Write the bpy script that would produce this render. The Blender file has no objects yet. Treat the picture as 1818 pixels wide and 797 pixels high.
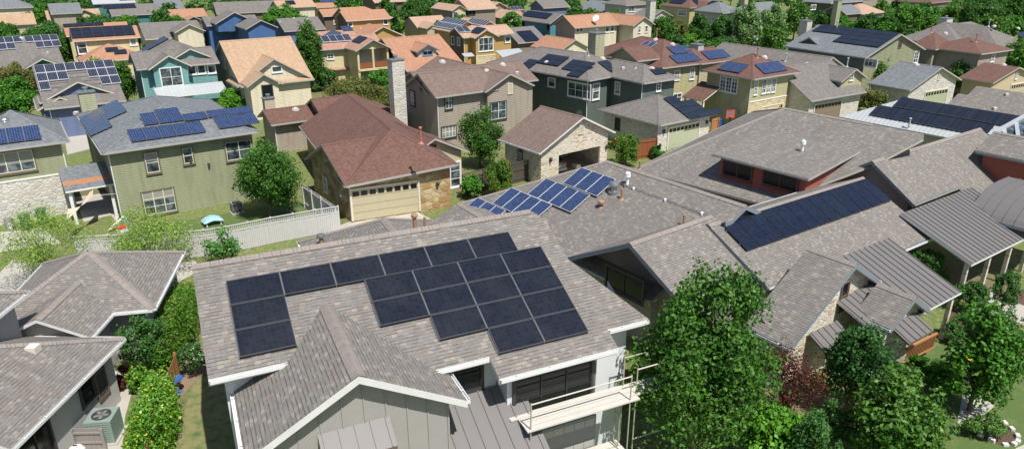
import bpy, bmesh, math, random
import numpy as np
from mathutils import Vector, Matrix
CONDUIT = [[6.157, 39.538, 5.684], [6.947, 38.51, 5.686], [8.369, 36.621, 5.679], [9.866, 34.59, 5.659], [10.196, 34.171, 5.663], [13.494, 42.044, 3.082]]
HOUSES = [{'name': 'A',
  'tname': 'house',
  'cat': 'house',
  'label': 'white stucco two storey house in front with the large black panel array',
  'wall': 'stucco',
  'roof': 'grey',
  'trim': 'white',
  'near': 1,
  'wings': [{'t': 'gg', 'p': [-10.489, 21.173, 24.84, 14.36, 4.07, 4.07, 8.88, 25.14], 'over': 0.5, 'Fpoly': [(0, -4.07), (4.7, -4.07), (4.7, -5.42), (8.24, -5.42), (8.24, -6.2), (12.65, -6.2), (12.65, -5.49), (14.36, -5.49), (12.72, -2.5), (12.72, -0.5), (12.3, 0), (0, 0)], 'wext': [(4.3, 9.2, 1.35), (8.24, 12.65, 2.13), (12.0, 14.3, 1.42)], 'Lb': 12.3},
            {'t': 'gg', 'p': [-6.246, 20.933, -65.16, 5.0, 3.14, 3.12, 7.8, 29.0], 'walls': {'R': 'batten', 'B': 'batten', 'F': 'stucco'}}, {'t': 'hg', 'p': [-8.576, 39.029, -64.681, 8.0, 3.97, 3.967, 5.026, 28.173]}],
  'wins': [([1.403, 20.393, 4.817], [0.907, 0.42, 0.0], [0.42, -0.907, -0.0], 2.9, 1.6, 3, 3, 'dark'), ([-1.763, 19.786, 5.564], [0.907, 0.42, 0.0], [0.42, -0.907, -0.0], 1.6, 1.25, 2, 2, 'dark')],
  'vents': [([-10.385, 35.707, 3.389], [-0.427, -0.202, 0.882], 'stub'), ([-4.804, 32.708, 5.404], [-0.427, -0.202, 0.882], 'stack'), ([-4.267, 32.487, 5.614], [-0.427, -0.202, 0.882], 'pipe_tan')],
  'chim': [],
  'sheds': [(-1.206, 14.451, 0.907, 0.42, 3.9, 2.35, 5.0, 2.5, 'bronze', 0), (-5.094, 15.571, 0.907, 0.42, 2.05, 5.48, 0.75, 0.5, 'bronze', 0)]},
 {'name': 'B',
  'tname': 'house',
  'cat': 'house',
  'label': 'single storey grey shingled house with pale walls left of the climbing hedge',
  'wall': 'greystucco',
  'roof': 'grey',
  'trim': 'white',
  'near': 1,
  'wings': [{'t': 'hh', 'p': [-24.122, 31.175, 12.311, 6.895, 3.387, 3.366, 4.643, 27.399]}, {'t': 'gg', 'p': [-20.538, 30.397, -84.998, 3.842, 2.037, 2.036, 3.835, 24.821]}, {'t': 'hg', 'p': [-21.718, 26.813, -91.023, 7.274, 5.0, 5.0, 5.223, 25.0]}, {'t': 'hg', 'p': [-24.004, 26.784, -86.0, 7.0, 3.5, 3.5, 6.632, 25.0]}],
  'wins': [([-17.209, 24.279, 1.959], [0.018, 1.0, -0.0], [1.0, -0.018, 0.0], 0.75, 1.1, 1, 2, 'dark'), ([-17.192, 25.234, 1.552], [0.018, 1.0, -0.0], [1.0, -0.018, 0.0], 0.7, 1.2, 1, 1, 'louverd'), ([-17.266, 21.05, 1.799], [0.018, 1.0, -0.0], [1.0, -0.018, 0.0], 1.6, 2.0, 2, 1, 'dark')],
  'vents': [([-18.81, 24.203, 3.845], [0.423, -0.008, 0.906], 'boxbig')],
  'chim': [],
  'sheds': []},
 {'name': 'C',
  'tname': 'house',
  'cat': 'house',
  'label': 'grey shingled house carrying the tilted blue array behind the front roof',
  'wall': 'taupestucco',
  'roof': 'grey',
  'trim': 'bluegrey',
  'near': 1,
  'wings': [{'t': 'hg', 'p': [1.792, 47.456, -52.672, 16.794, 6.706, 6.706, 6.233, 26.038]}, {'t': 'gg', 'p': [5.447, 30.503, 37.38, 6.0, 3.266, 4.193, 5.692, 27.849], 'over': 0.5, 'og_l': 1.5}, {'t': 'gg', 'p': [-3.214, 40.487, -56.484, 8.0, 2.863, 2.863, 4.066, 22.169]}],
  'wins': [([5.479, 31.113, 3.303], [0.607, -0.795, -0.0], [-0.795, -0.607, -0.0], 2.4, 1.1, 2, 1, 'dark')],
  'vents': [([5.887, 38.988, 5.316], [-0.349, -0.266, 0.899], 'turbine'), ([6.224, 38.095, 5.182], [-0.349, -0.266, 0.899], 'pipe_tan'), ([6.668, 39.163, 5.671], [-0.349, -0.266, 0.899], 'whitevent'), ([5.059, 38.024, 4.708], [-0.349, -0.266, 0.899], 'mushroom'), ([8.882, 34.232, 5.07], [-0.349, -0.266, 0.899], 'pipe_tan')],
  'chim': [],
  'sheds': []},
 {'name': 'D',
  'tname': 'house',
  'cat': 'house',
  'label': 'grey shingled house with a long black array and pale stone entrance gables',
  'wall': 'greystucco',
  'roof': 'grey',
  'trim': 'bluegrey',
  'near': 1,
  'wings': [{'t': 'gg', 'p': [9.813, 33.163, 34.413, 13.76, 3.841, 2.896, 5.555, 26.128], 'over': 0.6, 'ext': [(6.72, 13.76, 0.8)], 'og_l': 1.2}, {'t': 'gg', 'p': [13.955, 30.759, -52.961, 2.382, 4.444, 2.733, 5.38, 31.225], 'walls': {'R': 'stone_cream'}}, {'t': 'gg', 'p': [16.925, 29.609, -55.691, 1.78, 1.644, 1.676, 4.083, 33.389], 'walls': {'R': 'stone_cream'}}],
  'wins': [([19.786, 35.021, 2.522], [0.825, 0.565, 0.0], [0.565, -0.825, -0.0], 0.75, 0.6, 3, 2, 'dark'), ([20.741, 35.675, 2.508], [0.825, 0.565, 0.0], [0.565, -0.825, -0.0], 0.75, 0.6, 3, 2, 'dark'), ([21.713, 36.34, 2.487], [0.825, 0.565, 0.0], [0.565, -0.825, -0.0], 0.75, 0.6, 3, 2, 'dark'), ([15.218, 29.225, 3.618], [0.798, 0.602, 0.0], [0.602, -0.798, 0.0], 0.55, 1.35, 1, 2, 'brown')],
  'vents': [],
  'chim': [],
  'sheds': [(16.051, 27.184, 0.824, 0.566, 7.42, 2.7, 4.0, 1.5, 'bronze', 1), (13.667, 26.808, 0.824, 0.566, 2.12, 2.1, 0.9, 0.5, 'bronze', 0), (17.358, 27.019, 0.824, 0.566, 2.13, 2.4, 1.1, 0.5, 'bronze', 0)]},
 {'name': 'E',
  'tname': 'house',
  'cat': 'house',
  'label': 'brick red clerestory house under a broad grey shingle roof',
  'wall': 'red',
  'roof': 'grey',
  'trim': 'white',
  'near': 1,
  'wings': [{'t': 'hg', 'p': [17.277, 57.854, -51.259, 15.628, 10.4, 4.6, 7.0, 22.0], 'Fpoly': [(0, -10.4), (12.17, -9.87), (12.86, -6.76), (13.59, -5.58), (14.7, -3.67), (15.87, -0.5), (15.63, 0), (5.5, 0)], 'Lb': 12.3, 'il': 5.5}, {'t': 'gg', 'p': [19.095, 51.712, -51.259, 7.206, 6.732, 0.3, 5.903, 6.447], 'base': 2.5}],
  'wins': [([15.334, 46.356, 4.268], [0.626, -0.78, 0.0], [-0.78, -0.626, -0.0], 2.2, 1.0, 2, 1, 'darkred'), ([17.349, 43.844, 4.393], [0.626, -0.78, 0.0], [-0.78, -0.626, -0.0], 2.4, 1.0, 2, 1, 'darkred')],
  'vents': [([9.588, 51.236, 2.903], [-0.292, -0.234, 0.927], 'pipe_tan'), ([19.618, 46.573, 5.586], [-0.088, -0.07, 0.994], 'whitevent')],
  'chim': [],
  'sheds': []},
 {'name': 'G',
  'tname': 'house',
  'cat': 'house',
  'label': 'grey shingled house with bronze metal porch at the right edge',
  'wall': 'taupestucco',
  'roof': 'grey',
  'trim': 'bluegrey',
  'near': 1,
  'wings': [{'t': 'gg', 'p': [22.901, 43.632, 35.421, 15.0, 3.043, 3.092, 5.756, 33.292], 'over': 0.6, 'ext': [(5.65, 15.0, 1.91)]}, {'t': 'gg', 'p': [33.961, 49.044, -55.5, 5.0, 2.2, 2.2, 6.326, 25.0], 'walls': {'F': 'red', 'R': 'red', 'L': 'red'}, 'base': 2}],
  'wins': [([25.027, 41.949, 3.26], [0.815, 0.58, 0.0], [0.58, -0.815, -0.0], 0.8, 0.6, 3, 2, 'dark'), ([25.989, 42.633, 3.267], [0.815, 0.58, 0.0], [0.58, -0.815, -0.0], 0.8, 0.6, 3, 2, 'dark'), ([27.034, 43.376, 3.234], [0.815, 0.58, 0.0], [0.58, -0.815, -0.0], 0.8, 0.6, 3, 2, 'dark')],
  'vents': [],
  'chim': [],
  'sheds': [(24.551, 34.568, 0.824, 0.566, 8.35, 2.7, 4.2, 1.6, 'bronze', 1)]},
 {'name': 'WM',
  'tname': 'house',
  'cat': 'house',
  'label': 'house with white standing seam metal roof behind the grey roofs',
  'wall': 'greystucco',
  'roof': 'white_metal',
  'trim': 'white',
  'near': 1,
  'wings': [{'t': 'hg', 'p': [35.748, 72.356, -52.873, 14.94, 3.892, 3.89, 4.436, 26.169]}],
  'wins': [],
  'vents': [([36.847, 64.801, 2.626], [-0.352, -0.266, 0.897], 'pipe_grey')],
  'chim': [],
  'sheds': []},
 {'name': 'J',
  'tname': 'house',
  'cat': 'house',
  'label': 'sage green house with white stone ground floor at the left edge',
  'wall': 'sage',
  'roof': 'slate',
  'trim': 'white',
  'near': 1,
  'wings': [{'t': 'hh', 'p': [-39.023, 49.57, 34.864, 5.97, 3.996, 3.996, 7.333, 25.0], 'base_mat': ('stone_white', 3.0, 'FR')}],
  'wins': [([-35.009, 48.041, 4.388], [0.821, 0.572, 0.0], [0.572, -0.821, -0.0], 2.5, 1.45, 3, 1, 'olivef')],
  'vents': [([-36.342, 50.148, 6.839], [0.242, -0.347, 0.906], 'dome_grey')],
  'chim': [],
  'sheds': []},
 {'name': 'K',
  'tname': 'house',
  'cat': 'house',
  'label': 'sage green two storey house with lap siding and many blue panels',
  'wall': 'sage',
  'roof': 'slate',
  'trim': 'white',
  'near': 1,
  'wings': [{'t': 'hh', 'p': [-32.03, 61.718, -54.457, 14.517, 5.286, 5.324, 7.161, 18.74]}],
  'wins': [([-25.726, 48.928, 4.083], [0.814, 0.581, 0.0], [0.581, -0.814, 0.0], 0.85, 1.45, 1, 2, 'olivef'), ([-23.746, 50.343, 4.192], [0.814, 0.581, 0.0], [0.581, -0.814, 0.0], 0.65, 1.15, 1, 2, 'olivef'), ([-20.783, 52.459, 4.016], [0.814, 0.581, 0.0], [0.581, -0.814, 0.0], 1.9, 1.4, 2, 2, 'olivef'),
           ([-25.736, 48.921, 1.129], [0.814, 0.581, 0.0], [0.581, -0.814, 0.0], 2.1, 1.75, 3, 3, 'olivef')],
  'vents': [([-36.481, 58.837, 5.364], [-0.261, -0.187, 0.947], 'box')],
  'chim': [(-35.54, 59.24, 7.1, 1.2, 0.9, 'sage_plain', 36)],
  'sheds': [(-31.041, 46.829, 0.809, 0.588, 3.05, 2.6, 3.2, 0.9, 'slate_rust', 1)]},
 {'name': 'I',
  'tname': 'house',
  'cat': 'house',
  'label': 'one storey house with dark red brown roof and gold stone garage',
  'wall': 'stone_gold',
  'roof': 'brown',
  'trim': 'white',
  'near': 1,
  'wings': [{'t': 'gg', 'p': [-13.949, 50.442, 34.358, 5.0, 4.135, 4.132, 4.945, 25.738]}, {'t': 'gh', 'p': [-15.409, 66.581, -65.371, 19.302, 4.674, 3.676, 5.546, 29.265]}, {'t': 'gg', 'p': [-9.952, 59.871, -55.537, 7.0, 2.986, 2.986, 4.493, 26.537], 'walls': {'R': 'tan', 'B': 'tan'}}, {'t': 'gh', 'p': [-19.43, 68.277, 34.374, 8.0, 3.757, 3.756, 4.674, 25.337]},
            {'t': 'gg', 'p': [-23.716, 66.895, 34.782, 5.615, 2.168, 2.168, 3.873, 24.6], 'walls': {'F': 'taupe', 'L': 'taupe'}}],
  'wins': [([-9.157, 48.705, 1.25], [0.909, 0.417, 0.0], [0.417, -0.909, 0.0], 4.9, 2.3, 8, 4, 'garage_yellow'), ([-6.204, 54.434, 3.438], [0.824, 0.566, 0.0], [0.566, -0.824, 0.0], 0.4, 0.9, 2, 3, 'brown'), ([-14.15, 51.439, 1.58], [0.564, -0.826, -0.0], [-0.826, -0.564, -0.0], 0.6, 1.1, 1, 2, 'white'), ([-4.641, 55.507, 1.1], [0.824, 0.566, 0.0], [0.566, -0.824, 0.0], 0.9, 2.0, 1, 3, 'white')],
  'vents': [([-11.97, 53.474, 4.237], [-0.444, -0.204, 0.872], 'dome'), ([-20.951, 68.172, 3.631], [0.237, -0.342, 0.909], 'dome'), ([-6.307, 47.932, 5.827], [-0.444, -0.204, 0.872], 'pipe_red')],
  'chim': [(-23.96, 69.59, 4.45, 1.0, 0.8, 'beige', 34.5)],
  'sheds': []},
 {'name': 'P',
  'tname': 'house',
  'cat': 'house',
  'label': 'taupe two storey house with tall white stone chimney',
  'wall': 'taupe',
  'roof': 'taupe',
  'trim': 'white',
  'near': 1,
  'wings': [{'t': 'gg', 'p': [-8.933, 67.66, 35.231, 7.0, 3.28, 3.291, 7.19, 27.243]}, {'t': 'gg', 'p': [-8.359, 80.788, -54.294, 14.096, 2.901, 2.872, 6.902, 25.869]}, {'t': 'gg', 'p': [-9.893, 69.532, 34.536, 13.0, 3.37, 3.37, 7.033, 24.578]}],
  'wins': [([-9.73, 69.475, 4.495], [0.577, -0.817, -0.0], [-0.817, -0.577, -0.0], 0.9, 1.35, 3, 3, 'darkw'), ([-5.961, 66.291, 4.714], [0.817, 0.577, 0.0], [0.577, -0.817, -0.0], 0.7, 1.1, 2, 3, 'darkw'), ([-6.016, 66.251, 1.941], [0.817, 0.577, 0.0], [0.577, -0.817, -0.0], 1.5, 1.0, 4, 2, 'darkw'), ([-3.367, 69.636, 3.62], [0.584, -0.812, 0.0], [-0.812, -0.584, -0.0], 2.1, 1.3, 3, 3, 'darkw'),
           ([-1.341, 68.961, 3.38], [0.812, 0.584, 0.0], [0.584, -0.812, 0.0], 1.8, 1.65, 2, 2, 'darkw'), ([-0.203, 69.78, 5.362], [0.812, 0.584, 0.0], [0.584, -0.812, 0.0], 0.55, 1.0, 1, 6, 'louver'), ([-8.661, 67.961, 5.942], [0.577, -0.817, -0.0], [-0.817, -0.577, -0.0], 0.35, 0.8, 1, 6, 'louverd')],
  'vents': [([-7.002, 72.686, 7.472], [0.236, -0.343, 0.909], 'dome'), ([-2.589, 71.986, 6.683], [-0.354, -0.255, 0.9], 'dome'), ([-0.969, 75.105, 6.819], [0.236, -0.343, 0.909], 'dome'), ([-7.203, 74.66, 5.623], [-0.354, -0.255, 0.9], 'box'), ([-5.201, 72.566, 5.819], [-0.354, -0.255, 0.9], 'pipe_thin'), ([0.529, 74.212, 6.094], [0.236, -0.343, 0.909], 'box')],
  'chim': [(-10.76, 66.8, 8.6, 1.25, 1.0, 'stone_white', 34.5)],
  'sheds': []},
 {'name': 'Q',
  'tname': 'garage',
  'cat': 'garage',
  'label': 'open stone garage with brown gable roof and a parked car inside',
  'wall': 'stone_cream',
  'roof': 'taupe',
  'trim': 'white',
  'near': 1,
  'wings': [{'t': 'gg', 'p': [2.56, 62.832, -52.071, 5.577, 4.711, 3.818, 5.196, 26.063], 'openR': [-2.33, 2.48, 2.2]}],
  'wins': [([5.847, 58.826, 4.028], [0.789, 0.615, 0.0], [0.615, -0.789, 0.0], 0.5, 0.7, 1, 5, 'louver'), ([0.694, 58.288, 2.127], [0.615, -0.789, 0.0], [-0.789, -0.615, -0.0], 0.6, 1.2, 1, 2, 'olivef')],
  'vents': [],
  'chim': [],
  'sheds': []},
 {'name': 'N',
  'tname': 'house',
  'cat': 'house',
  'label': 'dark green two storey house with black panels on stepped hip roofs',
  'wall': 'darkgreen',
  'roof': 'greyf',
  'trim': 'white',
  'near': 1,
  'wings': [{'t': 'hh', 'p': [0.286, 88.356, -46.998, 16.0, 4.511, 4.528, 7.374, 22.706]}, {'t': 'hh', 'p': [9.792, 81.819, -55.315, 10.0, 2.74, 2.738, 6.767, 25.0]}],
  'wins': [([7.098, 75.092, 4.192], [0.682, -0.731, 0.0], [-0.731, -0.682, -0.0], 3.1, 1.5, 3, 2, 'white'), ([4.346, 78.043, 4.475], [0.682, -0.731, 0.0], [-0.731, -0.682, -0.0], 1.0, 0.9, 1, 1, 'white'), ([8.843, 75.068, 4.071], [0.731, 0.682, 0.0], [0.682, -0.731, 0.0], 1.0, 1.6, 1, 2, 'white'), ([11.239, 75.698, 4.309], [0.569, -0.822, 0.0], [-0.822, -0.569, -0.0], 0.7, 1.2, 2, 3, 'white'),
           ([15.196, 73.939, 4.819], [0.822, 0.569, 0.0], [0.569, -0.822, 0.0], 0.6, 0.95, 2, 3, 'white')],
  'vents': [([10.017, 79.669, 6.744], [0.263, -0.282, 0.923], 'dome'), ([14.669, 75.315, 6.365], [0.241, -0.348, 0.906], 'dome'), ([3.851, 80.44, 6.206], [-0.282, -0.263, 0.922], 'dome'), ([13.05, 75.756, 6.408], [-0.348, -0.24, 0.906], 'pipe_thin'), ([8.391, 79.458, 7.142], [0.263, -0.282, 0.923], 'pipe_thin'), ([11.85, 76.623, 6.178], [-0.348, -0.24, 0.906], 'box')],
  'chim': [(9.33, 80.79, 9.4, 1.3, 1.3, 'sage_plain', -55.5)],
  'sheds': []},
 {'name': 'NG',
  'tname': 'garage',
  'cat': 'garage',
  'label': 'white stone garage with hip roof carrying black panels',
  'wall': 'stone_white',
  'roof': 'greyf',
  'trim': 'white',
  'near': 1,
  'wings': [{'t': 'hh', 'p': [12.143, 74.229, -53.506, 8.288, 4.132, 4.156, 4.546, 22.095]}],
  'wins': [([10.606, 70.109, 1.766], [0.595, -0.804, 0.0], [-0.804, -0.595, -0.0], 0.6, 1.1, 1, 2, 'dark'), ([16.738, 67.873, 1.15], [0.804, 0.595, 0.0], [0.595, -0.804, 0.0], 4.4, 2.1, 8, 4, 'garage_sage')],
  'vents': [],
  'chim': [],
  'sheds': []},
 {'name': 'R',
  'tname': 'house',
  'cat': 'house',
  'label': 'olive yellow house with red brown hip roof and steep tilted panels',
  'wall': 'olive',
  'roof': 'brown',
  'trim': 'white',
  'near': 1,
  'wings': [{'t': 'hh', 'p': [13.549, 95.832, -57.321, 14.0, 4.987, 4.983, 7.76, 24.477]}, {'t': 'gg', 'p': [20.575, 86.692, 33.656, 5.148, 2.721, 2.721, 6.792, 25.897]}, {'t': 'gg', 'p': [12.732, 83.961, 34.293, 4.0, 2.606, 2.606, 7.439, 25.467], 'base': 4}],
  'wins': [([19.156, 83.326, 4.337], [0.842, 0.54, 0.0], [0.54, -0.842, 0.0], 0.8, 1.0, 2, 2, 'white'), ([21.225, 84.653, 4.307], [0.842, 0.54, 0.0], [0.54, -0.842, 0.0], 0.65, 1.25, 2, 3, 'white'), ([19.461, 83.521, 1.723], [0.842, 0.54, 0.0], [0.54, -0.842, 0.0], 1.3, 0.8, 2, 2, 'white')],
  'vents': [([19.301, 87.507, 7.26], [0.224, -0.349, 0.91], 'dome'), ([17.471, 89.021, 7.588], [-0.349, -0.224, 0.91], 'dome'), ([17.708, 89.542, 7.807], [-0.349, -0.224, 0.91], 'pipe_red')],
  'chim': [(22.41, 88.12, 7.2, 1.3, 1.0, 'greystucco', -55.5)],
  'sheds': [(19.004, 79.252, 0.566, -0.824, 3.08, 2.7, 3, 1.4, 'brown', 1)]},
 {'name': 'S',
  'tname': 'house',
  'cat': 'house',
  'label': 'olive hip roofed house with gold stone lower wall and two blue arrays',
  'wall': 'olive',
  'roof': 'brown',
  'trim': 'white',
  'near': 1,
  'wings': [{'t': 'hh', 'p': [24.433, 82.251, -55.442, 6.905, 4.004, 4.007, 7.391, 25.378], 'base_mat': ('stone_gold2', 2.9, 'R')}],
  'wins': [([23.062, 77.969, 4.372], [0.567, -0.824, 0.0], [-0.824, -0.567, -0.0], 0.7, 1.55, 2, 4, 'white'), ([23.51, 77.319, 4.354], [0.567, -0.824, 0.0], [-0.824, -0.567, -0.0], 0.7, 1.55, 2, 4, 'white'), ([23.942, 76.691, 4.361], [0.567, -0.824, 0.0], [-0.824, -0.567, -0.0], 0.7, 1.55, 2, 4, 'white'),
           ([25.795, 75.346, 4.407], [0.824, 0.567, 0.0], [0.567, -0.824, 0.0], 0.5, 1.45, 2, 4, 'white'), ([26.898, 76.106, 4.398], [0.824, 0.567, 0.0], [0.567, -0.824, 0.0], 0.55, 1.45, 2, 3, 'white'), ([27.569, 76.568, 4.403], [0.824, 0.567, 0.0], [0.567, -0.824, 0.0], 0.55, 1.45, 2, 3, 'white'), ([28.266, 77.048, 4.368], [0.824, 0.567, 0.0], [0.567, -0.824, 0.0], 0.55, 1.45, 2, 3, 'white'),
           ([28.477, 77.193, 1.1], [0.824, 0.567, 0.0], [0.567, -0.824, 0.0], 3.6, 2.0, 8, 4, 'garage_tan')],
  'vents': [([27.711, 79.31, 6.937], [0.274, -0.397, 0.876], 'dome'), ([26.706, 78.819, 7.028], [0.274, -0.397, 0.876], 'pipe_red')],
  'chim': [],
  'sheds': []},
 {'name': 'T',
  'tname': 'house',
  'cat': 'house',
  'label': 'grey roofed house with dormer above a tan garage door',
  'wall': 'stone_white',
  'roof': 'greyf',
  'trim': 'white',
  'near': 1,
  'wings': [{'t': 'gg', 'p': [29.393, 80.06, 31.583, 9.784, 5.0, 5.0, 5.794, 30.0]}, {'t': 'gg', 'p': [36.452, 84.701, -58.417, 4.5, 2.35, 2.35, 5.473, 27.0], 'walls': {'R': 'olive'}, 'base': 2.98}, {'t': 'gg', 'p': [29.438, 101.847, -54.804, 16.852, 5.531, 5.531, 5.712, 24.668]}],
  'wins': [([34.966, 78.14, 1.15], [0.852, 0.524, 0.0], [0.524, -0.852, -0.0], 4.6, 2.1, 8, 4, 'garage_brown'), ([38.43, 81.099, 4.62], [0.852, 0.524, 0.0], [0.524, -0.852, 0.0], 0.6, 0.9, 2, 3, 'white')],
  'vents': [([36.222, 88.601, 4.752], [-0.341, -0.241, 0.909], 'dome'), ([34.494, 91.063, 4.755], [-0.341, -0.241, 0.909], 'pipe_grey'), ([39.48, 84.873, 5.112], [0.262, -0.426, 0.866], 'pipe_grey')],
  'chim': [],
  'sheds': []},
 {'name': 'U',
  'tname': 'house',
  'cat': 'house',
  'label': 'green house with tall stone chimney and large black array',
  'wall': 'darkgreen',
  'roof': 'slate',
  'trim': 'white',
  'near': 1,
  'wings': [{'t': 'gg', 'p': [43.059, 103.443, -60.351, 12.584, 6.389, 5.811, 7.91, 21.252], 'walls': {'R': 'sage'}}, {'t': 'gg', 'p': [40.021, 98.416, 33.243, 7.0, 2.58, 2.567, 6.82, 28.903]}],
  'wins': [([53.07, 95.117, 4.674], [0.869, 0.495, 0.0], [0.495, -0.869, 0.0], 0.9, 1.4, 2, 3, 'white'), ([44.356, 89.151, 4.849], [0.495, -0.869, 0.0], [-0.869, -0.495, -0.0], 1.6, 0.9, 3, 1, 'white'), ([49.62, 93.153, 6.559], [0.869, 0.495, 0.0], [0.495, -0.869, 0.0], 0.6, 0.9, 1, 5, 'louverd'), ([39.679, 99.662, 4.699], [0.548, -0.836, -0.0], [-0.836, -0.548, -0.0], 1.6, 0.9, 3, 1, 'white'),
           ([40.281, 98.743, 5.855], [0.548, -0.836, -0.0], [-0.836, -0.548, -0.0], 0.5, 0.9, 1, 5, 'louverd')],
  'vents': [([43.916, 100.375, 6.546], [0.265, -0.404, 0.875], 'dome'), ([42.489, 98.827, 6.263], [0.265, -0.404, 0.875], 'box'), ([44.355, 100.29, 7.741], [-0.315, -0.179, 0.932], 'pipe_grey')],
  'chim': [(43.16, 108.08, 8.0, 1.3, 1.2, 'stone_white', -55.5)],
  'sheds': []},
 {'name': 'V',
  'tname': 'garage',
  'cat': 'garage',
  'label': 'white stone garage with slate grey gable roof',
  'wall': 'stone_white',
  'roof': 'slate',
  'trim': 'white',
  'near': 1,
  'wings': [{'t': 'gg', 'p': [47.836, 89.095, -59.256, 5.333, 5.589, 4.862, 5.065, 21.151]}],
  'wins': [([50.832, 85.132, 1.15], [0.859, 0.511, 0.0], [0.511, -0.859, 0.0], 4.6, 2.1, 8, 4, 'garage_sage'), ([50.735, 85.075, 3.878], [0.859, 0.511, 0.0], [0.511, -0.859, 0.0], 0.5, 0.8, 1, 5, 'louver')],
  'vents': [([48.749, 86.815, 4.918], [-0.31, -0.184, 0.933], 'dome')],
  'chim': [],
  'sheds': []},
 {'name': 'X',
  'tname': 'house',
  'cat': 'house',
  'label': 'taupe walled house with dark red brown stepped hip roofs',
  'wall': 'taupe',
  'roof': 'brown',
  'trim': 'white',
  'near': 0,
  'wings': [{'t': 'hh', 'p': [56.513, 101.377, -53.374, 3.807, 3.156, 3.17, 7.31, 30.138]}, {'t': 'hh', 'p': [59.196, 101.041, -59.114, 7.82, 3.943, 3.956, 6.922, 19.998]}],
  'wins': [([62.782, 101.849, 3.476], [0.803, 0.597, 0.0], [0.597, -0.803, 0.0], 0.5, 0.9, 2, 3, 'white'), ([62.922, 94.677, 4.738], [0.858, 0.513, 0.0], [0.513, -0.858, 0.0], 0.7, 1.1, 2, 3, 'white')],
  'vents': [([59.845, 101.009, 6.946], [0.414, -0.557, 0.72], 'dome'), ([57.321, 100.208, 7.282], [-0.403, -0.3, 0.865], 'pipe_red'), ([61.003, 95.899, 6.526], [-0.293, -0.176, 0.94], 'pipe_red')],
  'chim': [],
  'sheds': []},
 {'name': 'Y',
  'tname': 'house',
  'cat': 'house',
  'label': 'grey hip roofed house with white chimney behind the red brown roofs',
  'wall': 'taupe',
  'roof': 'greyf',
  'trim': 'white',
  'near': 0,
  'wings': [{'t': 'hh', 'p': [66.64, 120.588, -54.91, 14.0, 3.975, 3.981, 6.89, 33.127]}, {'t': 'hh', 'p': [64.414, 113.268, 34.5, 18.0, 5.0, 5.0, 6.632, 25.0]}],
  'wins': [],
  'vents': [([70.411, 116.171, 6.163], [0.239, -0.348, 0.906], 'dome'), ([73.029, 111.312, 6.822], [-0.447, -0.314, 0.837], 'dome'), ([80.062, 116.085, 5.991], [0.314, -0.447, 0.838], 'dome'), ([72.59, 111.938, 6.822], [-0.447, -0.314, 0.837], 'pipe_grey')],
  'chim': [(69.93, 118.83, 7.3, 2.0, 1.3, 'stone_white', 34.5)],
  'sheds': []},
 {'name': 'Z',
  'tname': 'garage',
  'cat': 'garage',
  'label': 'tan garage with red brown gable roof at the right edge',
  'wall': 'tan',
  'roof': 'brown',
  'trim': 'white',
  'near': 0,
  'wings': [{'t': 'gg', 'p': [60.553, 92.521, -60.275, 4.261, 5.203, 4.4, 4.396, 16.032]}],
  'wins': [([62.928, 89.427, 3.257], [0.868, 0.496, 0.0], [0.496, -0.868, 0.0], 0.4, 0.8, 2, 3, 'white'), ([64.319, 90.221, 1.1], [0.868, 0.496, 0.0], [0.496, -0.868, 0.0], 4.4, 2.0, 8, 4, 'garage_tan')],
  'vents': [([61.634, 90.325, 4.353], [-0.24, -0.137, 0.961], 'dome')],
  'chim': [],
  'sheds': []},
 {'name': 'AA', 'tname': 'house', 'cat': 'house', 'label': 'low grey shingled house between the white metal roof and the slate garage', 'wall': 'greystucco', 'roof': 'grey', 'trim': 'white', 'near': 0, 'wings': [{'t': 'gg', 'p': [46.943, 74.669, -55.511, 7.183, 3.297, 3.297, 3.928, 24.957]}], 'wins': [], 'vents': [([48.16, 70.274, 3.237], [-0.348, -0.239, 0.907], 'box')], 'chim': [], 'sheds': []},
 {'name': 'AB', 'tname': 'house', 'cat': 'house', 'label': 'low grey shingled house with a square roof vent at the right edge', 'wall': 'greystucco', 'roof': 'grey', 'trim': 'white', 'near': 0, 'wings': [{'t': 'gg', 'p': [50.719, 77.784, -55.432, 5.674, 3.295, 3.295, 4.127, 24.956]}], 'wins': [], 'vents': [([52.0, 74.608, 3.78], [-0.347, -0.239, 0.907], 'box')], 'chim': [], 'sheds': []},
 {'name': 'BL',
  'tname': 'house',
  'cat': 'house',
  'label': 'blue gabled house with rows of silver framed panels',
  'wall': 'blue',
  'roof': 'greyf',
  'trim': 'cream',
  'near': 1,
  'wings': [{'t': 'gg', 'p': [-50.789, 76.15, 34.996, 7.418, 6.938, 6.938, 6.491, 25.424]}, {'t': 'gg', 'p': [-50.625, 78.768, -55.383, 8.0, 2.128, 2.128, 4.038, 26.154]}, {'t': 'gg', 'p': [-46.992, 76.858, -55.558, 4.0, 3.648, 3.647, 5.37, 25.947]}],
  'wins': [([-46.306, 72.51, 3.165], [0.823, 0.568, 0.0], [0.568, -0.823, 0.0], 0.75, 0.8, 1, 1, 'white')],
  'vents': [],
  'chim': [],
  'sheds': []},
 {'name': 'GL',
  'tname': 'house',
  'cat': 'house',
  'label': 'grey roofed house with teal gable at the far left',
  'wall': 'teal_dark',
  'roof': 'greyf',
  'trim': 'cream',
  'near': 0,
  'wings': [{'t': 'gg', 'p': [-78.55, 95.235, 36.965, 16.0, 7.145, 7.145, 6.442, 24.394]}, {'t': 'gg', 'p': [-66.105, 100.978, -53.035, 6.0, 3.2, 3.2, 4.32, 27.0], 'base': 1.99}],
  'wins': [],
  'vents': [([-68.565, 102.058, 6.192], [0.248, -0.33, 0.911], 'dome'), ([-64.279, 100.406, 4.425], [0.248, -0.33, 0.911], 'box')],
  'chim': [],
  'sheds': []},
 {'name': 'YL',
  'tname': 'house',
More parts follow.
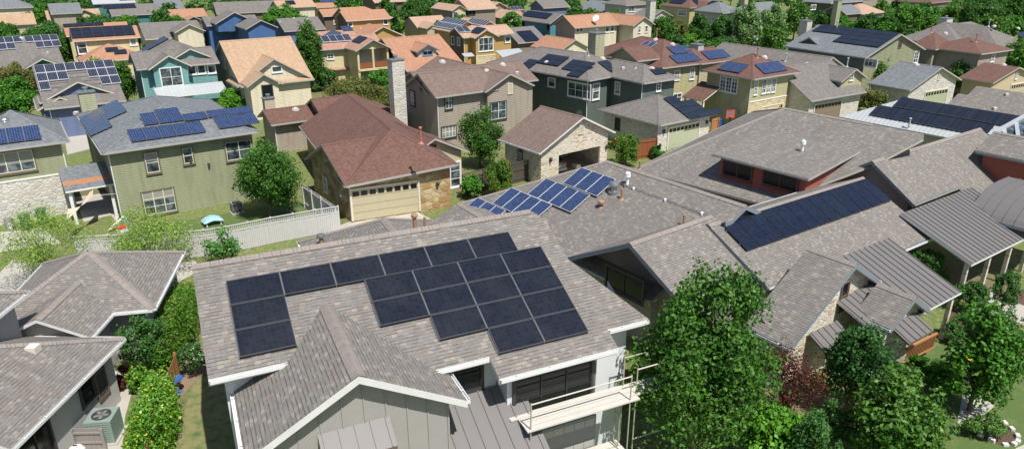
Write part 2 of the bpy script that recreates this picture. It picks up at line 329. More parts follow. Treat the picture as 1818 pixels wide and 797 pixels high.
  'cat': 'house',
  'label': 'pale yellow two storey house with a roof full of black panels',
  'wall': 'yellow',
  'roof': 'orange',
  'trim': 'cream',
  'near': 0,
  'wings': [{'t': 'gg', 'p': [-64.949, 107.537, 33.207, 8.917, 3.025, 3.025, 6.897, 25.284]}, {'t': 'hh', 'p': [-61.035, 109.409, -55.5, 7.0, 4.2, 4.2, 4.958, 25.0]}, {'t': 'gg', 'p': [-69.764, 114.08, 34.336, 8.955, 3.061, 3.061, 6.79, 24.829]}, {'t': 'gg', 'p': [-60.2, 107.006, -55.492, 3.0, 1.743, 1.743, 3.712, 25.048]}],
  'wins': [([-62.648, 105.961, 4.387], [0.837, 0.548, 0.0], [0.548, -0.837, -0.0], 1.1, 1.6, 1, 2, 'white'), ([-56.936, 109.7, 4.794], [0.837, 0.548, 0.0], [0.548, -0.837, -0.0], 0.8, 0.9, 1, 1, 'white'), ([-57.004, 109.655, 4.775], [0.837, 0.548, 0.0], [0.548, -0.837, -0.0], 0.8, 0.9, 1, 1, 'white')],
  'vents': [],
  'chim': [],
  'sheds': []},
 {'name': 'TL',
  'tname': 'house',
  'cat': 'house',
  'label': 'turquoise two storey house with white metal porch roof',
  'wall': 'teal',
  'roof': 'greyf',
  'trim': 'cream',
  'near': 1,
  'wings': [{'t': 'gg', 'p': [-43.864, 83.138, 34.003, 8.951, 3.274, 3.274, 6.987, 24.848]}, {'t': 'gg', 'p': [-41.035, 84.973, -55.145, 4.0, 2.258, 2.256, 6.84, 30.749], 'base_mat': ('stone_cream', 3.2, 'R')}, {'t': 'gg', 'p': [-39.698, 87.845, -55.997, 4.0, 2.1, 2.1, 7.218, 27.0], 'base': 5.45}, {'t': 'gh', 'p': [-46.065, 96.816, -55.5, 9.0, 3.4, 3.4, 7.085, 25.0]}],
  'wins': [([-38.995, 82.001, 4.378], [0.821, 0.572, 0.0], [0.572, -0.821, 0.0], 2.2, 2.0, 2, 2, 'white'), ([-37.452, 84.052, 4.809], [0.829, 0.559, 0.0], [0.559, -0.829, -0.0], 0.8, 0.95, 1, 1, 'white'), ([-36.572, 84.646, 4.81], [0.829, 0.559, 0.0], [0.559, -0.829, -0.0], 0.8, 0.95, 1, 1, 'white'), ([-35.631, 85.281, 4.755], [0.829, 0.559, 0.0], [0.559, -0.829, -0.0], 0.8, 0.95, 1, 1, 'white')],
  'vents': [],
  'chim': [],
  'sheds': [(-39.398, 78.777, 0.824, 0.566, 7.48, 2.6, 2.0, 0.8, 'white_metal', 1), (-43.438, 83.122, 0.824, 0.566, 1.38, 3.0, 0.8, 0.3, 'white_metal', 0)]},
 {'name': 'CL',
  'tname': 'house',
  'cat': 'house',
  'label': 'cream cottage with steep tan roof and white stone base',
  'wall': 'cream',
  'roof': 'tan',
  'trim': 'white',
  'near': 1,
  'wings': [{'t': 'gg', 'p': [-35.186, 87.542, 34.831, 8.703, 7.149, 7.149, 7.659, 31.459]}, {'t': 'gg', 'p': [-30.563, 88.353, -55.47, 5.0, 4.515, 4.515, 6.113, 31.918], 'base_mat': ('stone_white', 1.0, 'R')}, {'t': 'gg', 'p': [-29.232, 82.029, -55.939, 3.0, 1.949, 1.987, 5.129, 32.232]}],
  'wins': [([-27.728, 84.716, 4.792], [0.824, 0.567, 0.0], [0.567, -0.824, 0.0], 1.1, 0.6, 1, 1, 'white'), ([-26.839, 85.327, 2.275], [0.824, 0.567, 0.0], [0.567, -0.824, 0.0], 2.4, 1.7, 3, 2, 'white'), ([-27.535, 80.033, 2.72], [0.828, 0.56, 0.0], [0.56, -0.828, 0.0], 1.1, 2.1, 1, 1, 'dark'), ([-35.18, 88.228, 4.984], [0.571, -0.821, -0.0], [-0.821, -0.571, -0.0], 0.9, 1.2, 2, 2, 'white')],
  'vents': [],
  'chim': [],
  'sheds': []},
 {'name': 'HL',
  'tname': 'house',
  'cat': 'house',
  'label': 'beige gabled house with long grey roof behind the turquoise house',
  'wall': 'cream',
  'roof': 'greyf',
  'trim': 'cream',
  'near': 0,
  'wings': [{'t': 'gg', 'p': [-64.919, 127.859, 33.549, 9.599, 4.806, 4.806, 5.643, 25.268]}, {'t': 'gg', 'p': [-57.471, 128.701, -55.786, 5.0, 2.463, 2.491, 5.816, 26.325]}],
  'wins': [],
  'vents': [],
  'chim': [],
  'sheds': []},
 {'name': 'NL',
  'tname': 'house',
  'cat': 'house',
  'label': 'bright blue two storey house with a dark array',
  'wall': 'blue2',
  'roof': 'greyf',
  'trim': 'white',
  'near': 0,
  'wings': [{'t': 'gg', 'p': [-47.028, 129.676, -55.372, 10.0, 2.664, 2.667, 6.8, 26.199]}, {'t': 'gg', 'p': [-53.45, 127.138, 34.769, 9.0, 2.597, 2.597, 6.681, 24.551]}, {'t': 'gg', 'p': [-49.799, 129.306, -55.253, 5.0, 3.387, 3.387, 7.731, 27.126], 'base': 4.6}],
  'wins': [([-48.808, 127.741, 4.67], [0.821, 0.57, 0.0], [0.57, -0.821, -0.0], 0.9, 0.8, 2, 1, 'white')],
  'vents': [],
  'chim': [],
  'sheds': []},
 {'name': 'BG',
  'tname': 'house',
  'cat': 'house',
  'label': 'blue walled house with plain grey roof',
  'wall': 'blue',
  'roof': 'greyf',
  'trim': 'white',
  'near': 0,
  'wings': [{'t': 'gg', 'p': [-42.323, 132.196, 34.448, 7.66, 3.977, 3.977, 5.966, 24.875]}],
  'wins': [],
  'vents': [([-41.367, 131.466, 5.436], [0.238, -0.347, 0.907], 'box'), ([-39.529, 133.787, 5.842], [0.238, -0.347, 0.907], 'box'), ([-37.435, 134.467, 5.552], [0.238, -0.347, 0.907], 'box')],
  'chim': [],
  'sheds': []},
 {'name': 'OB',
  'tname': 'house',
  'cat': 'house',
  'label': 'brown and ochre two storey house with orange roof',
  'wall': 'ochre',
  'roof': 'orange',
  'trim': 'cream',
  'near': 0,
  'wings': [{'t': 'gg', 'p': [-31.624, 135.712, 33.391, 8.884, 2.943, 2.943, 6.941, 26.418], 'walls': {'L': 'brown'}}, {'t': 'gg', 'p': [-37.473, 143.535, 32.926, 7.0, 2.239, 2.239, 6.612, 26.514], 'walls': {'L': 'brown', 'F': 'brown'}}, {'t': 'gh', 'p': [-32.218, 138.061, 34.5, 9.0, 4.0, 4.0, 7.365, 25.0]}, {'t': 'hg', 'p': [-28.202, 134.612, -55.5, 11.0, 5.0, 5.0, 5.332, 25.0]},
            {'t': 'gg', 'p': [-24.546, 135.163, -55.322, 6.0, 2.417, 2.416, 4.155, 25.664]}],
  'wins': [([-29.484, 134.131, 4.868], [0.835, 0.55, 0.0], [0.55, -0.835, -0.0], 0.8, 0.9, 1, 1, 'white'), ([-23.683, 137.956, 4.827], [0.835, 0.55, 0.0], [0.55, -0.835, -0.0], 0.8, 0.9, 1, 1, 'white'), ([-34.279, 143.468, 4.305], [0.839, 0.544, 0.0], [0.544, -0.839, -0.0], 0.9, 0.8, 2, 1, 'white')],
  'vents': [([-26.567, 129.146, 4.516], [-0.348, -0.239, 0.906], 'box')],
  'chim': [],
  'sheds': []},
 {'name': 'YB',
  'tname': 'house',
  'cat': 'house',
  'label': 'pale yellow house with columned balcony and orange roof',
  'wall': 'yellow',
  'roof': 'orange2',
  'trim': 'white',
  'near': 1,
  'wings': [{'t': 'gg', 'p': [-26.956, 98.072, 32.409, 9.119, 2.606, 2.606, 6.786, 26.68], 'walls': {'L': 'cream'}}, {'t': 'gg', 'p': [-21.137, 100.339, -55.184, 5.0, 2.577, 2.584, 6.818, 27.121], 'porch': 1}],
  'wins': [([-27.414, 99.533, 4.09], [0.536, -0.844, -0.0], [-0.844, -0.536, -0.0], 0.9, 1.7, 1, 3, 'white'), ([-24.365, 97.159, 4.439], [0.844, 0.536, 0.0], [0.536, -0.844, -0.0], 0.8, 0.6, 2, 2, 'white')],
  'vents': [],
  'chim': [],
  'sheds': [(-24.906, 96.113, 0.824, 0.566, 4.06, 2.7, 1.7, 0.8, 'orange2', 0)]},
 {'name': 'SO',
  'tname': 'house',
  'cat': 'house',
  'label': 'low house with orange roof and panels behind the balcony house',
  'wall': 'ochre',
  'roof': 'orange2',
  'trim': 'white',
  'near': 0,
  'wings': [{'t': 'gg', 'p': [-32.742, 120.234, 35.251, 6.95, 3.879, 3.879, 4.997, 24.941]}, {'t': 'gg', 'p': [-28.745, 118.01, -55.818, 7.066, 4.067, 4.067, 5.503, 25.034]}],
  'wins': [],
  'vents': [],
  'chim': [],
  'sheds': []},
 {'name': 'OR',
  'tname': 'house',
  'cat': 'house',
  'label': 'house with broad orange roof and a grey dormer',
  'wall': 'brown',
  'roof': 'orange',
  'trim': 'bluegrey',
  'near': 1,
  'wings': [{'t': 'gg', 'p': [-17.974, 100.253, 34.229, 8.993, 7.299, 7.299, 6.433, 25.306]}, {'t': 'gg', 'p': [-13.86, 102.308, -55.771, 4.5, 1.75, 1.75, 5.895, 27.0], 'walls': {'R': 'greystucco', 'F': 'greystucco'}, 'base': 3.6}],
  'wins': [([-11.533, 98.928, 4.657], [0.827, 0.563, 0.0], [0.563, -0.827, 0.0], 1.4, 0.5, 2, 1, 'blue')],
  'vents': [],
  'chim': [],
  'sheds': []},
 {'name': 'OY',
  'tname': 'house',
  'cat': 'house',
  'label': 'ochre two storey house with many panels and a stone base',
  'wall': 'ochre',
  'roof': 'tan2',
  'trim': 'white',
  'near': 1,
  'wings': [{'t': 'gg', 'p': [-10.742, 123.384, -55.731, 6.493, 3.189, 3.189, 6.971, 25.172]}, {'t': 'gg', 'p': [-8.724, 110.747, 34.098, 8.0, 2.48, 2.481, 6.69, 25.672], 'walls': {'L': 'brown'}}, {'t': 'gg', 'p': [-6.591, 113.534, -55.273, 5.0, 2.18, 2.189, 6.593, 26.708], 'base_mat': ('stone_gold2', 2.7, 'R')}, {'t': 'gg', 'p': [-8.051, 123.534, -55.388, 8.0, 3.29, 3.289, 7.075, 25.648]},
            {'t': 'gg', 'p': [-7.548, 111.786, 33.922, 8.0, 2.401, 2.401, 6.663, 25.951]}],
  'wins': [([-3.946, 109.765, 4.412], [0.822, 0.57, 0.0], [0.57, -0.822, 0.0], 2.5, 1.9, 3, 2, 'white'), ([-9.058, 111.946, 4.7], [0.561, -0.828, -0.0], [-0.828, -0.561, -0.0], 0.7, 1.1, 1, 1, 'white'), ([-8.042, 110.445, 4.738], [0.561, -0.828, -0.0], [-0.828, -0.561, -0.0], 0.7, 1.1, 1, 1, 'white'), ([-1.587, 113.438, 4.642], [0.83, 0.558, 0.0], [0.558, -0.83, -0.0], 0.8, 0.9, 1, 1, 'white'),
           ([-0.695, 114.038, 4.633], [0.83, 0.558, 0.0], [0.558, -0.83, -0.0], 0.8, 0.9, 1, 1, 'white')],
  'vents': [],
  'chim': [],
  'sheds': [(-1.179, 106.194, 0.824, 0.566, 4.37, 2.8, 2.4, 0.9, 'white_metal', 1), (-7.006, 107.179, 0.824, 0.566, 1.75, 2.9, 0.9, 0.4, 'white_metal', 0)]},
 {'name': 'PT',
  'tname': 'house',
  'cat': 'house',
  'label': 'tan roofed house beyond with pale gable and teal windows',
  'wall': 'brown2',
  'roof': 'tan2',
  'trim': 'white',
  'near': 0,
  'wings': [{'t': 'gg', 'p': [-16.049, 161.776, -54.645, 9.001, 2.01, 2.003, 6.551, 28.11], 'walls': {'R': 'yellow'}}, {'t': 'gg', 'p': [-11.413, 158.873, 34.746, 7.452, 4.0, 4.0, 7.344, 25.0]}, {'t': 'gg', 'p': [-6.189, 169.602, -55.229, 6.0, 1.761, 1.761, 6.356, 26.047]}],
  'wins': [([-11.835, 154.214, 4.595], [0.816, 0.579, 0.0], [0.579, -0.816, 0.0], 1.1, 1.1, 1, 1, 'white'), ([-8.795, 156.363, 4.882], [0.822, 0.57, 0.0], [0.57, -0.822, -0.0], 0.8, 0.8, 1, 1, 'dark'), ([-8.207, 156.771, 4.846], [0.822, 0.57, 0.0], [0.57, -0.822, -0.0], 0.8, 0.8, 1, 1, 'dark')],
  'vents': [],
  'chim': [],
  'sheds': []},
 {'name': 'BE',
  'tname': 'house',
  'cat': 'house',
  'label': 'beige one storey house with carport behind the orange roof',
  'wall': 'beige',
  'roof': 'tan2',
  'trim': 'white',
  'near': 0,
  'wings': [{'t': 'gg', 'p': [-20.556, 147.073, 34.2, 7.412, 3.388, 3.389, 4.835, 27.005]}, {'t': 'gg', 'p': [-17.78, 146.849, -55.182, 5.0, 1.957, 1.957, 4.168, 26.419]}],
  'wins': [],
  'vents': [],
  'chim': [],
  'sheds': []},
 {'name': 'TB',
  'tname': 'house',
  'cat': 'house',
  'label': 'teal blue two storey house with a row of seven panels',
  'wall': 'teal2',
  'roof': 'greyf',
  'trim': 'white',
  'near': 0,
  'wings': [{'t': 'gg', 'p': [3.611, 137.421, -54.039, 8.948, 2.788, 2.788, 6.977, 28.374]}],
  'wins': [([2.172, 135.416, 4.736], [0.587, -0.809, 0.0], [-0.809, -0.587, -0.0], 0.6, 0.9, 1, 1, 'dark'), ([6.391, 129.601, 4.829], [0.587, -0.809, 0.0], [-0.809, -0.587, -0.0], 0.6, 0.9, 1, 1, 'dark')],
  'vents': [],
  'chim': [],
  'sheds': []},
 {'name': 'CO',
  'tname': 'house',
  'cat': 'house',
  'label': 'large cream two storey house with orange roof and satellite dish',
  'wall': 'cream',
  'roof': 'orange',
  'trim': 'white',
  'near': 1,
  'wings': [{'t': 'gg', 'p': [8.685, 124.59, 33.509, 10.058, 3.089, 3.088, 7.148, 28.654], 'walls': {'L': 'taupe'}}, {'t': 'gg', 'p': [16.948, 134.317, -54.701, 10.0, 2.614, 2.617, 6.87, 27.793]}],
  'wins': [([11.027, 122.971, 5.014], [0.834, 0.552, 0.0], [0.552, -0.834, -0.0], 0.6, 0.6, 1, 1, 'white'), ([11.617, 123.361, 5.012], [0.834, 0.552, 0.0], [0.552, -0.834, -0.0], 0.6, 0.6, 1, 1, 'white'), ([16.415, 126.538, 4.802], [0.834, 0.552, 0.0], [0.552, -0.834, -0.0], 0.7, 1.0, 1, 1, 'white'), ([17.376, 127.174, 4.803], [0.834, 0.552, 0.0], [0.552, -0.834, -0.0], 0.7, 1.0, 1, 1, 'white'),
           ([21.863, 126.029, 4.787], [0.816, 0.578, 0.0], [0.578, -0.816, 0.0], 0.6, 1.0, 1, 2, 'white'), ([23.247, 127.009, 4.75], [0.816, 0.578, 0.0], [0.578, -0.816, 0.0], 0.6, 1.0, 1, 2, 'white')],
  'vents': [([14.223, 124.887, 5.613], [0.265, -0.4, 0.878], 'dish'), ([20.532, 130.093, 6.081], [0.265, -0.4, 0.878], 'box')],
  'chim': [],
  'sheds': []},
 {'name': 'SC',
  'tname': 'house',
  'cat': 'house',
  'label': 'small cream house with orange gable roof below the large cream house',
  'wall': 'cream',
  'roof': 'orange',
  'trim': 'white',
  'near': 1,
  'wings': [{'t': 'gg', 'p': [5.617, 121.018, -53.538, 7.449, 3.279, 3.265, 4.447, 25.425]}],
  'wins': [([9.933, 115.437, 2.287], [0.804, 0.594, 0.0], [0.594, -0.804, 0.0], 0.5, 0.6, 1, 1, 'white')],
  'vents': [],
  'chim': [],
  'sheds': []},
 {'name': 'GP', 'tname': 'house', 'cat': 'house', 'label': 'small grey roofed house with six panels beside the ochre house', 'wall': 'brown2', 'roof': 'greyf', 'trim': 'white', 'near': 0, 'wings': [{'t': 'gg', 'p': [-1.377, 125.427, 34.598, 6.262, 4.216, 4.216, 5.063, 26.146]}], 'wins': [], 'vents': [], 'chim': [], 'sheds': []},
 {'name': 'F1', 'tname': 'house', 'cat': 'house', 'label': 'cream house with grey blue roof in the top left corner', 'wall': 'cream', 'roof': 'slate', 'trim': 'white', 'near': 0, 'wings': [{'t': 'hh', 'p': [-115.315, 161.675, 34.703, 9.135, 5.0, 5.0, 7.808, 25.0]}], 'wins': [], 'vents': [], 'chim': [], 'sheds': []},
 {'name': 'F2', 'tname': 'house', 'cat': 'house', 'label': 'house with plain tan roof at the left edge', 'wall': 'beige', 'roof': 'tan', 'trim': 'white', 'near': 0, 'wings': [{'t': 'gg', 'p': [-111.281, 146.201, 35.039, 14.0, 3.94, 3.94, 4.985, 24.467]}], 'wins': [], 'vents': [], 'chim': [], 'sheds': []},
 {'name': 'F3',
  'tname': 'house',
  'cat': 'house',
  'label': 'house with two pale gables and tan roof beyond the trees',
  'wall': 'yellow',
  'roof': 'tan',
  'trim': 'white',
  'near': 0,
  'wings': [{'t': 'gg', 'p': [-99.891, 158.21, 33.891, 10.213, 3.77, 3.77, 5.104, 24.652]}, {'t': 'gg', 'p': [-97.897, 162.115, -55.399, 4.0, 1.883, 1.875, 4.55, 26.906]}, {'t': 'gg', 'p': [-93.684, 161.698, -55.547, 4.0, 2.12, 2.132, 5.299, 27.565]}],
  'wins': [],
  'vents': [],
  'chim': [],
  'sheds': []},
 {'name': 'F4', 'tname': 'house', 'cat': 'house', 'label': 'house with plain slate roof behind the tan gables', 'wall': 'taupe', 'roof': 'slate', 'trim': 'white', 'near': 0, 'wings': [{'t': 'gg', 'p': [-96.905, 154.961, 34.477, 5.756, 3.874, 3.874, 6.794, 24.938]}], 'wins': [], 'vents': [], 'chim': [], 'sheds': []},
 {'name': 'F5',
  'tname': 'house',
  'cat': 'house',
  'label': 'teal house with black arrays and a pale porch gable',
  'wall': 'teal_dark',
  'roof': 'greyf',
  'trim': 'white',
  'near': 0,
  'wings': [{'t': 'gg', 'p': [-90.913, 166.661, 34.438, 10.032, 4.389, 4.389, 5.578, 24.657]}, {'t': 'gg', 'p': [-85.55, 172.397, -55.395, 5.0, 2.631, 2.626, 4.486, 26.121], 'walls': {'R': 'teal'}}],
  'wins': [],
  'vents': [],
  'chim': [],
  'sheds': []},
 {'name': 'F6', 'tname': 'house', 'cat': 'house', 'label': 'house with white metal roof and an array at the top of the view', 'wall': 'teal_dark', 'roof': 'white_metal', 'trim': 'white', 'near': 0, 'wings': [{'t': 'gg', 'p': [-99.101, 174.769, 34.462, 8.948, 5.0, 5.0, 7.808, 25.0]}], 'wins': [], 'vents': [], 'chim': [], 'sheds': []},
 {'name': 'F7', 'tname': 'house', 'cat': 'house', 'label': 'house with wide pale grey roof at the top of the view', 'wall': 'blue', 'roof': 'slate', 'trim': 'white', 'near': 0, 'wings': [{'t': 'gg', 'p': [-89.044, 183.874, 34.661, 6.325, 6.0, 6.0, 6.179, 25.0]}], 'wins': [], 'vents': [], 'chim': [], 'sheds': []},
 {'name': 'F8',
  'tname': 'house',
  'cat': 'house',
  'label': 'small house with orange roof behind the beige gabled house',
  'wall': 'brown',
  'roof': 'orange',
  'trim': 'white',
  'near': 0,
  'wings': [{'t': 'gg', 'p': [-77.752, 165.454, 34.391, 8.427, 3.244, 3.244, 4.668, 24.647]}, {'t': 'gg', 'p': [-70.673, 161.947, -55.475, 4.0, 1.469, 1.469, 3.888, 25.17]}],
  'wins': [],
  'vents': [],
  'chim': [],
  'sheds': []},
 {'name': 'F9', 'tname': 'house', 'cat': 'house', 'label': 'grey roofed house half hidden behind a round tree', 'wall': 'brown', 'roof': 'greyf', 'trim': 'white', 'near': 0, 'wings': [{'t': 'gg', 'p': [-67.25, 167.092, 27.491, 16.0, 4.197, 4.197, 6.129, 26.966]}], 'wins': [], 'vents': [], 'chim': [], 'sheds': []},
 {'name': 'F10', 'tname': 'house', 'cat': 'house', 'label': 'cream gabled house with tan roof and one dark panel', 'wall': 'cream', 'roof': 'tan', 'trim': 'white', 'near': 0, 'wings': [{'t': 'gg', 'p': [-52.144, 162.436, 34.513, 8.584, 2.948, 2.948, 6.834, 24.766]}, {'t': 'gg', 'p': [-51.007, 168.924, -55.525, 5.0, 2.112, 2.112, 6.458, 24.535]}], 'wins': [], 'vents': [], 'chim': [], 'sheds': []},
 {'name': 'F11', 'tname': 'house', 'cat': 'house', 'label': 'far house with orange roof and blue panels behind the brown house', 'wall': 'ochre', 'roof': 'orange', 'trim': 'white', 'near': 0, 'wings': [{'t': 'gg', 'p': [-51.692, 193.013, 34.605, 5.291, 2.279, 2.279, 4.018, 24.456]}], 'wins': [], 'vents': [], 'chim': [], 'sheds': []},
 {'name': 'F12', 'tname': 'house', 'cat': 'house', 'label': 'dark brown and teal house at the top edge above the orange roofs', 'wall': 'brown', 'roof': 'tan2', 'trim': 'white', 'near': 0, 'wings': [{'t': 'gg', 'p': [-33.388, 171.562, 34.554, 8.093, 4.0, 4.0, 7.848, 25.0]}], 'wins': [], 'vents': [], 'chim': [], 'sheds': []},
 {'name': 'F13',
  'tname': 'house',
  'cat': 'house',
  'label': 'small house with tan gable roof at the top beyond the ochre house',
  'wall': 'yellow',
  'roof': 'tan2',
  'trim': 'white',
  'near': 0,
  'wings': [{'t': 'gg', 'p': [-7.549, 191.219, -55.268, 8.0, 2.728, 2.728, 4.709, 25.744]}, {'t': 'gg', 'p': [-5.118, 169.166, -55.213, 9.0, 3.034, 3.034, 4.866, 25.918]}],
  'wins': [],
  'vents': [],
  'chim': [],
  'sheds': []},
 {'name': 'F14', 'tname': 'house', 'cat': 'house', 'label': 'dark blue cottage with four silver framed panels', 'wall': 'blue', 'roof': 'orange', 'trim': 'white', 'near': 0, 'wings': [{'t': 'gg', 'p': [-0.68, 168.281, 33.807, 2.706, 3.074, 3.073, 4.962, 27.074]}], 'wins': [], 'vents': [], 'chim': [], 'sheds': []},
 {'name': 'F15', 'tname': 'house', 'cat': 'house', 'label': 'navy gabled house with wide grey roof at the top of the view', 'wall': 'blue', 'roof': 'greyf', 'trim': 'white', 'near': 0, 'wings': [{'t': 'gg', 'p': [5.552, 173.663, 33.423, 7.883, 3.148, 3.139, 6.128, 26.408]}], 'wins': [], 'vents': [], 'chim': [], 'sheds': []},
 {'name': 'F16', 'tname': 'house', 'cat': 'house', 'label': 'house with blue grey roof and a small array right of the navy gable', 'wall': 'sage', 'roof': 'slate', 'trim': 'white', 'near': 0, 'wings': [{'t': 'gg', 'p': [19.735, 186.422, -56.433, 14.0, 5.27, 5.27, 5.354, 20.414]}], 'wins': [], 'vents': [], 'chim': [], 'sheds': []},
 {'name': 'F17',
  'tname': 'house',
  'cat': 'house',
  'label': 'grey hip roofed house beside a pale stone chimney',
  'wall': 'greystucco',
  'roof': 'greyf',
  'trim': 'white',
  'near': 0,
  'wings': [{'t': 'hh', 'p': [23.326, 170.14, 34.206, 7.117, 4.0, 4.0, 7.362, 25.0]}, {'t': 'gg', 'p': [29.802, 167.567, -56.12, 6.0, 3.462, 3.462, 4.879, 23.092]}],
  'wins': [([27.135, 168.432, 4.664], [0.827, 0.562, 0.0], [0.562, -0.827, -0.0], 2.0, 1.2, 4, 1, 'white')],
  'vents': [],
  'chim': [(25.81, 138.06, 8.6, 1.4, 1.2, 'stone_white', 34.5)],
  'sheds': []},
 {'name': 'F18',
  'tname': 'house',
  'cat': 'house',
  'label': 'yellow house with brown roofs and several dark arrays at the top',
  'wall': 'olive2',
  'roof': 'brown',
  'trim': 'white',
  'near': 0,
  'wings': [{'t': 'hh', 'p': [37.431, 171.087, -56.05, 9.424, 5.0, 5.0, 7.819, 25.0]}, {'t': 'gg', 'p': [39.57, 167.021, -55.379, 8.0, 2.469, 2.468, 6.657, 25.163]}],
  'wins': [([44.13, 160.929, 5.082], [0.823, 0.568, 0.0], [0.568, -0.823, 0.0], 0.8, 1.1, 1, 1, 'white'), ([37.545, 162.764, 4.303], [0.558, -0.83, 0.0], [-0.83, -0.558, -0.0], 2.4, 1.2, 3, 1, 'white')],
  'vents': [],
  'chim': [],
  'sheds': []},
 {'name': 'F19',
  'tname': 'house',
  'cat': 'house',
  'label': 'grey walled house with slate hip roof behind the pale trees',
  'wall': 'greystucco',
  'roof': 'slate',
  'trim': 'white',
  'near': 0,
  'wings': [{'t': 'hh', 'p': [40.006, 151.564, 33.924, 6.268, 4.0, 4.0, 7.36, 25.0]}, {'t': 'hg', 'p': [45.306, 147.758, 34.5, 10.0, 4.0, 4.0, 7.365, 25.0]}],
  'wins': [],
  'vents': [],
  'chim': [(50.34, 161.29, 7.6, 1.2, 1.2, 'beige', 34.5)],
  'sheds': []},
 {'name': 'F20',
  'tname': 'house',
  'cat': 'house',
  'label': 'dark olive house with slate roof and square chimney',
  'wall': 'darkolive',
  'roof': 'slate',
  'trim': 'white',
  'near': 0,
  'wings': [{'t': 'hh', 'p': [75.151, 186.409, -55.919, 5.399, 4.0, 4.0, 7.355, 25.0]}, {'t': 'hh', 'p': [71.566, 175.219, 33.462, 13.561, 4.0, 4.0, 7.398, 25.0]}, {'t': 'gg', 'p': [78.244, 181.026, -55.473, 6.0, 2.696, 2.694, 4.645, 24.766], 'walls': {'R': 'olive'}}, {'t': 'gg', 'p': [74.304, 171.256, 34.161, 7.0, 3.289, 3.289, 5.101, 27.399]}],
  'wins': [([68.613, 169.007, 4.941], [0.834, 0.551, 0.0], [0.551, -0.834, -0.0], 1.8, 1, 3, 1, 'white')],
  'vents': [],
  'chim': [(69.0, 157.5, 7.2, 1.4, 1.1, 'sage_plain', 34.5)],
  'sheds': []},
 {'name': 'F21', 'tname': 'house', 'cat': 'house', 'label': 'taupe house with flat roofed porch at the top right', 'wall': 'taupe', 'roof': 'tan2', 'trim': 'white', 'near': 0, 'wings': [{'t': 'hh', 'p': [88.868, 195.822, 33.581, 14.224, 4.0, 4.0, 7.397, 25.0]}, {'t': 'hh', 'p': [78.86, 174.472, 32.777, 9.737, 4.0, 4.0, 5.077, 25.0]}], 'wins': [], 'vents': [], 'chim': [], 'sheds': []},
 {'name': 'F22', 'tname': 'house', 'cat': 'house', 'label': 'brown roofed house with white chimney above the trees at the right', 'wall': 'taupe', 'roof': 'brown', 'trim': 'white', 'near': 0, 'wings': [{'t': 'hh', 'p': [95.654, 176.78, 36.748, 10.367, 4.0, 4.0, 7.373, 25.0]}], 'wins': [], 'vents': [], 'chim': [], 'sheds': []}]
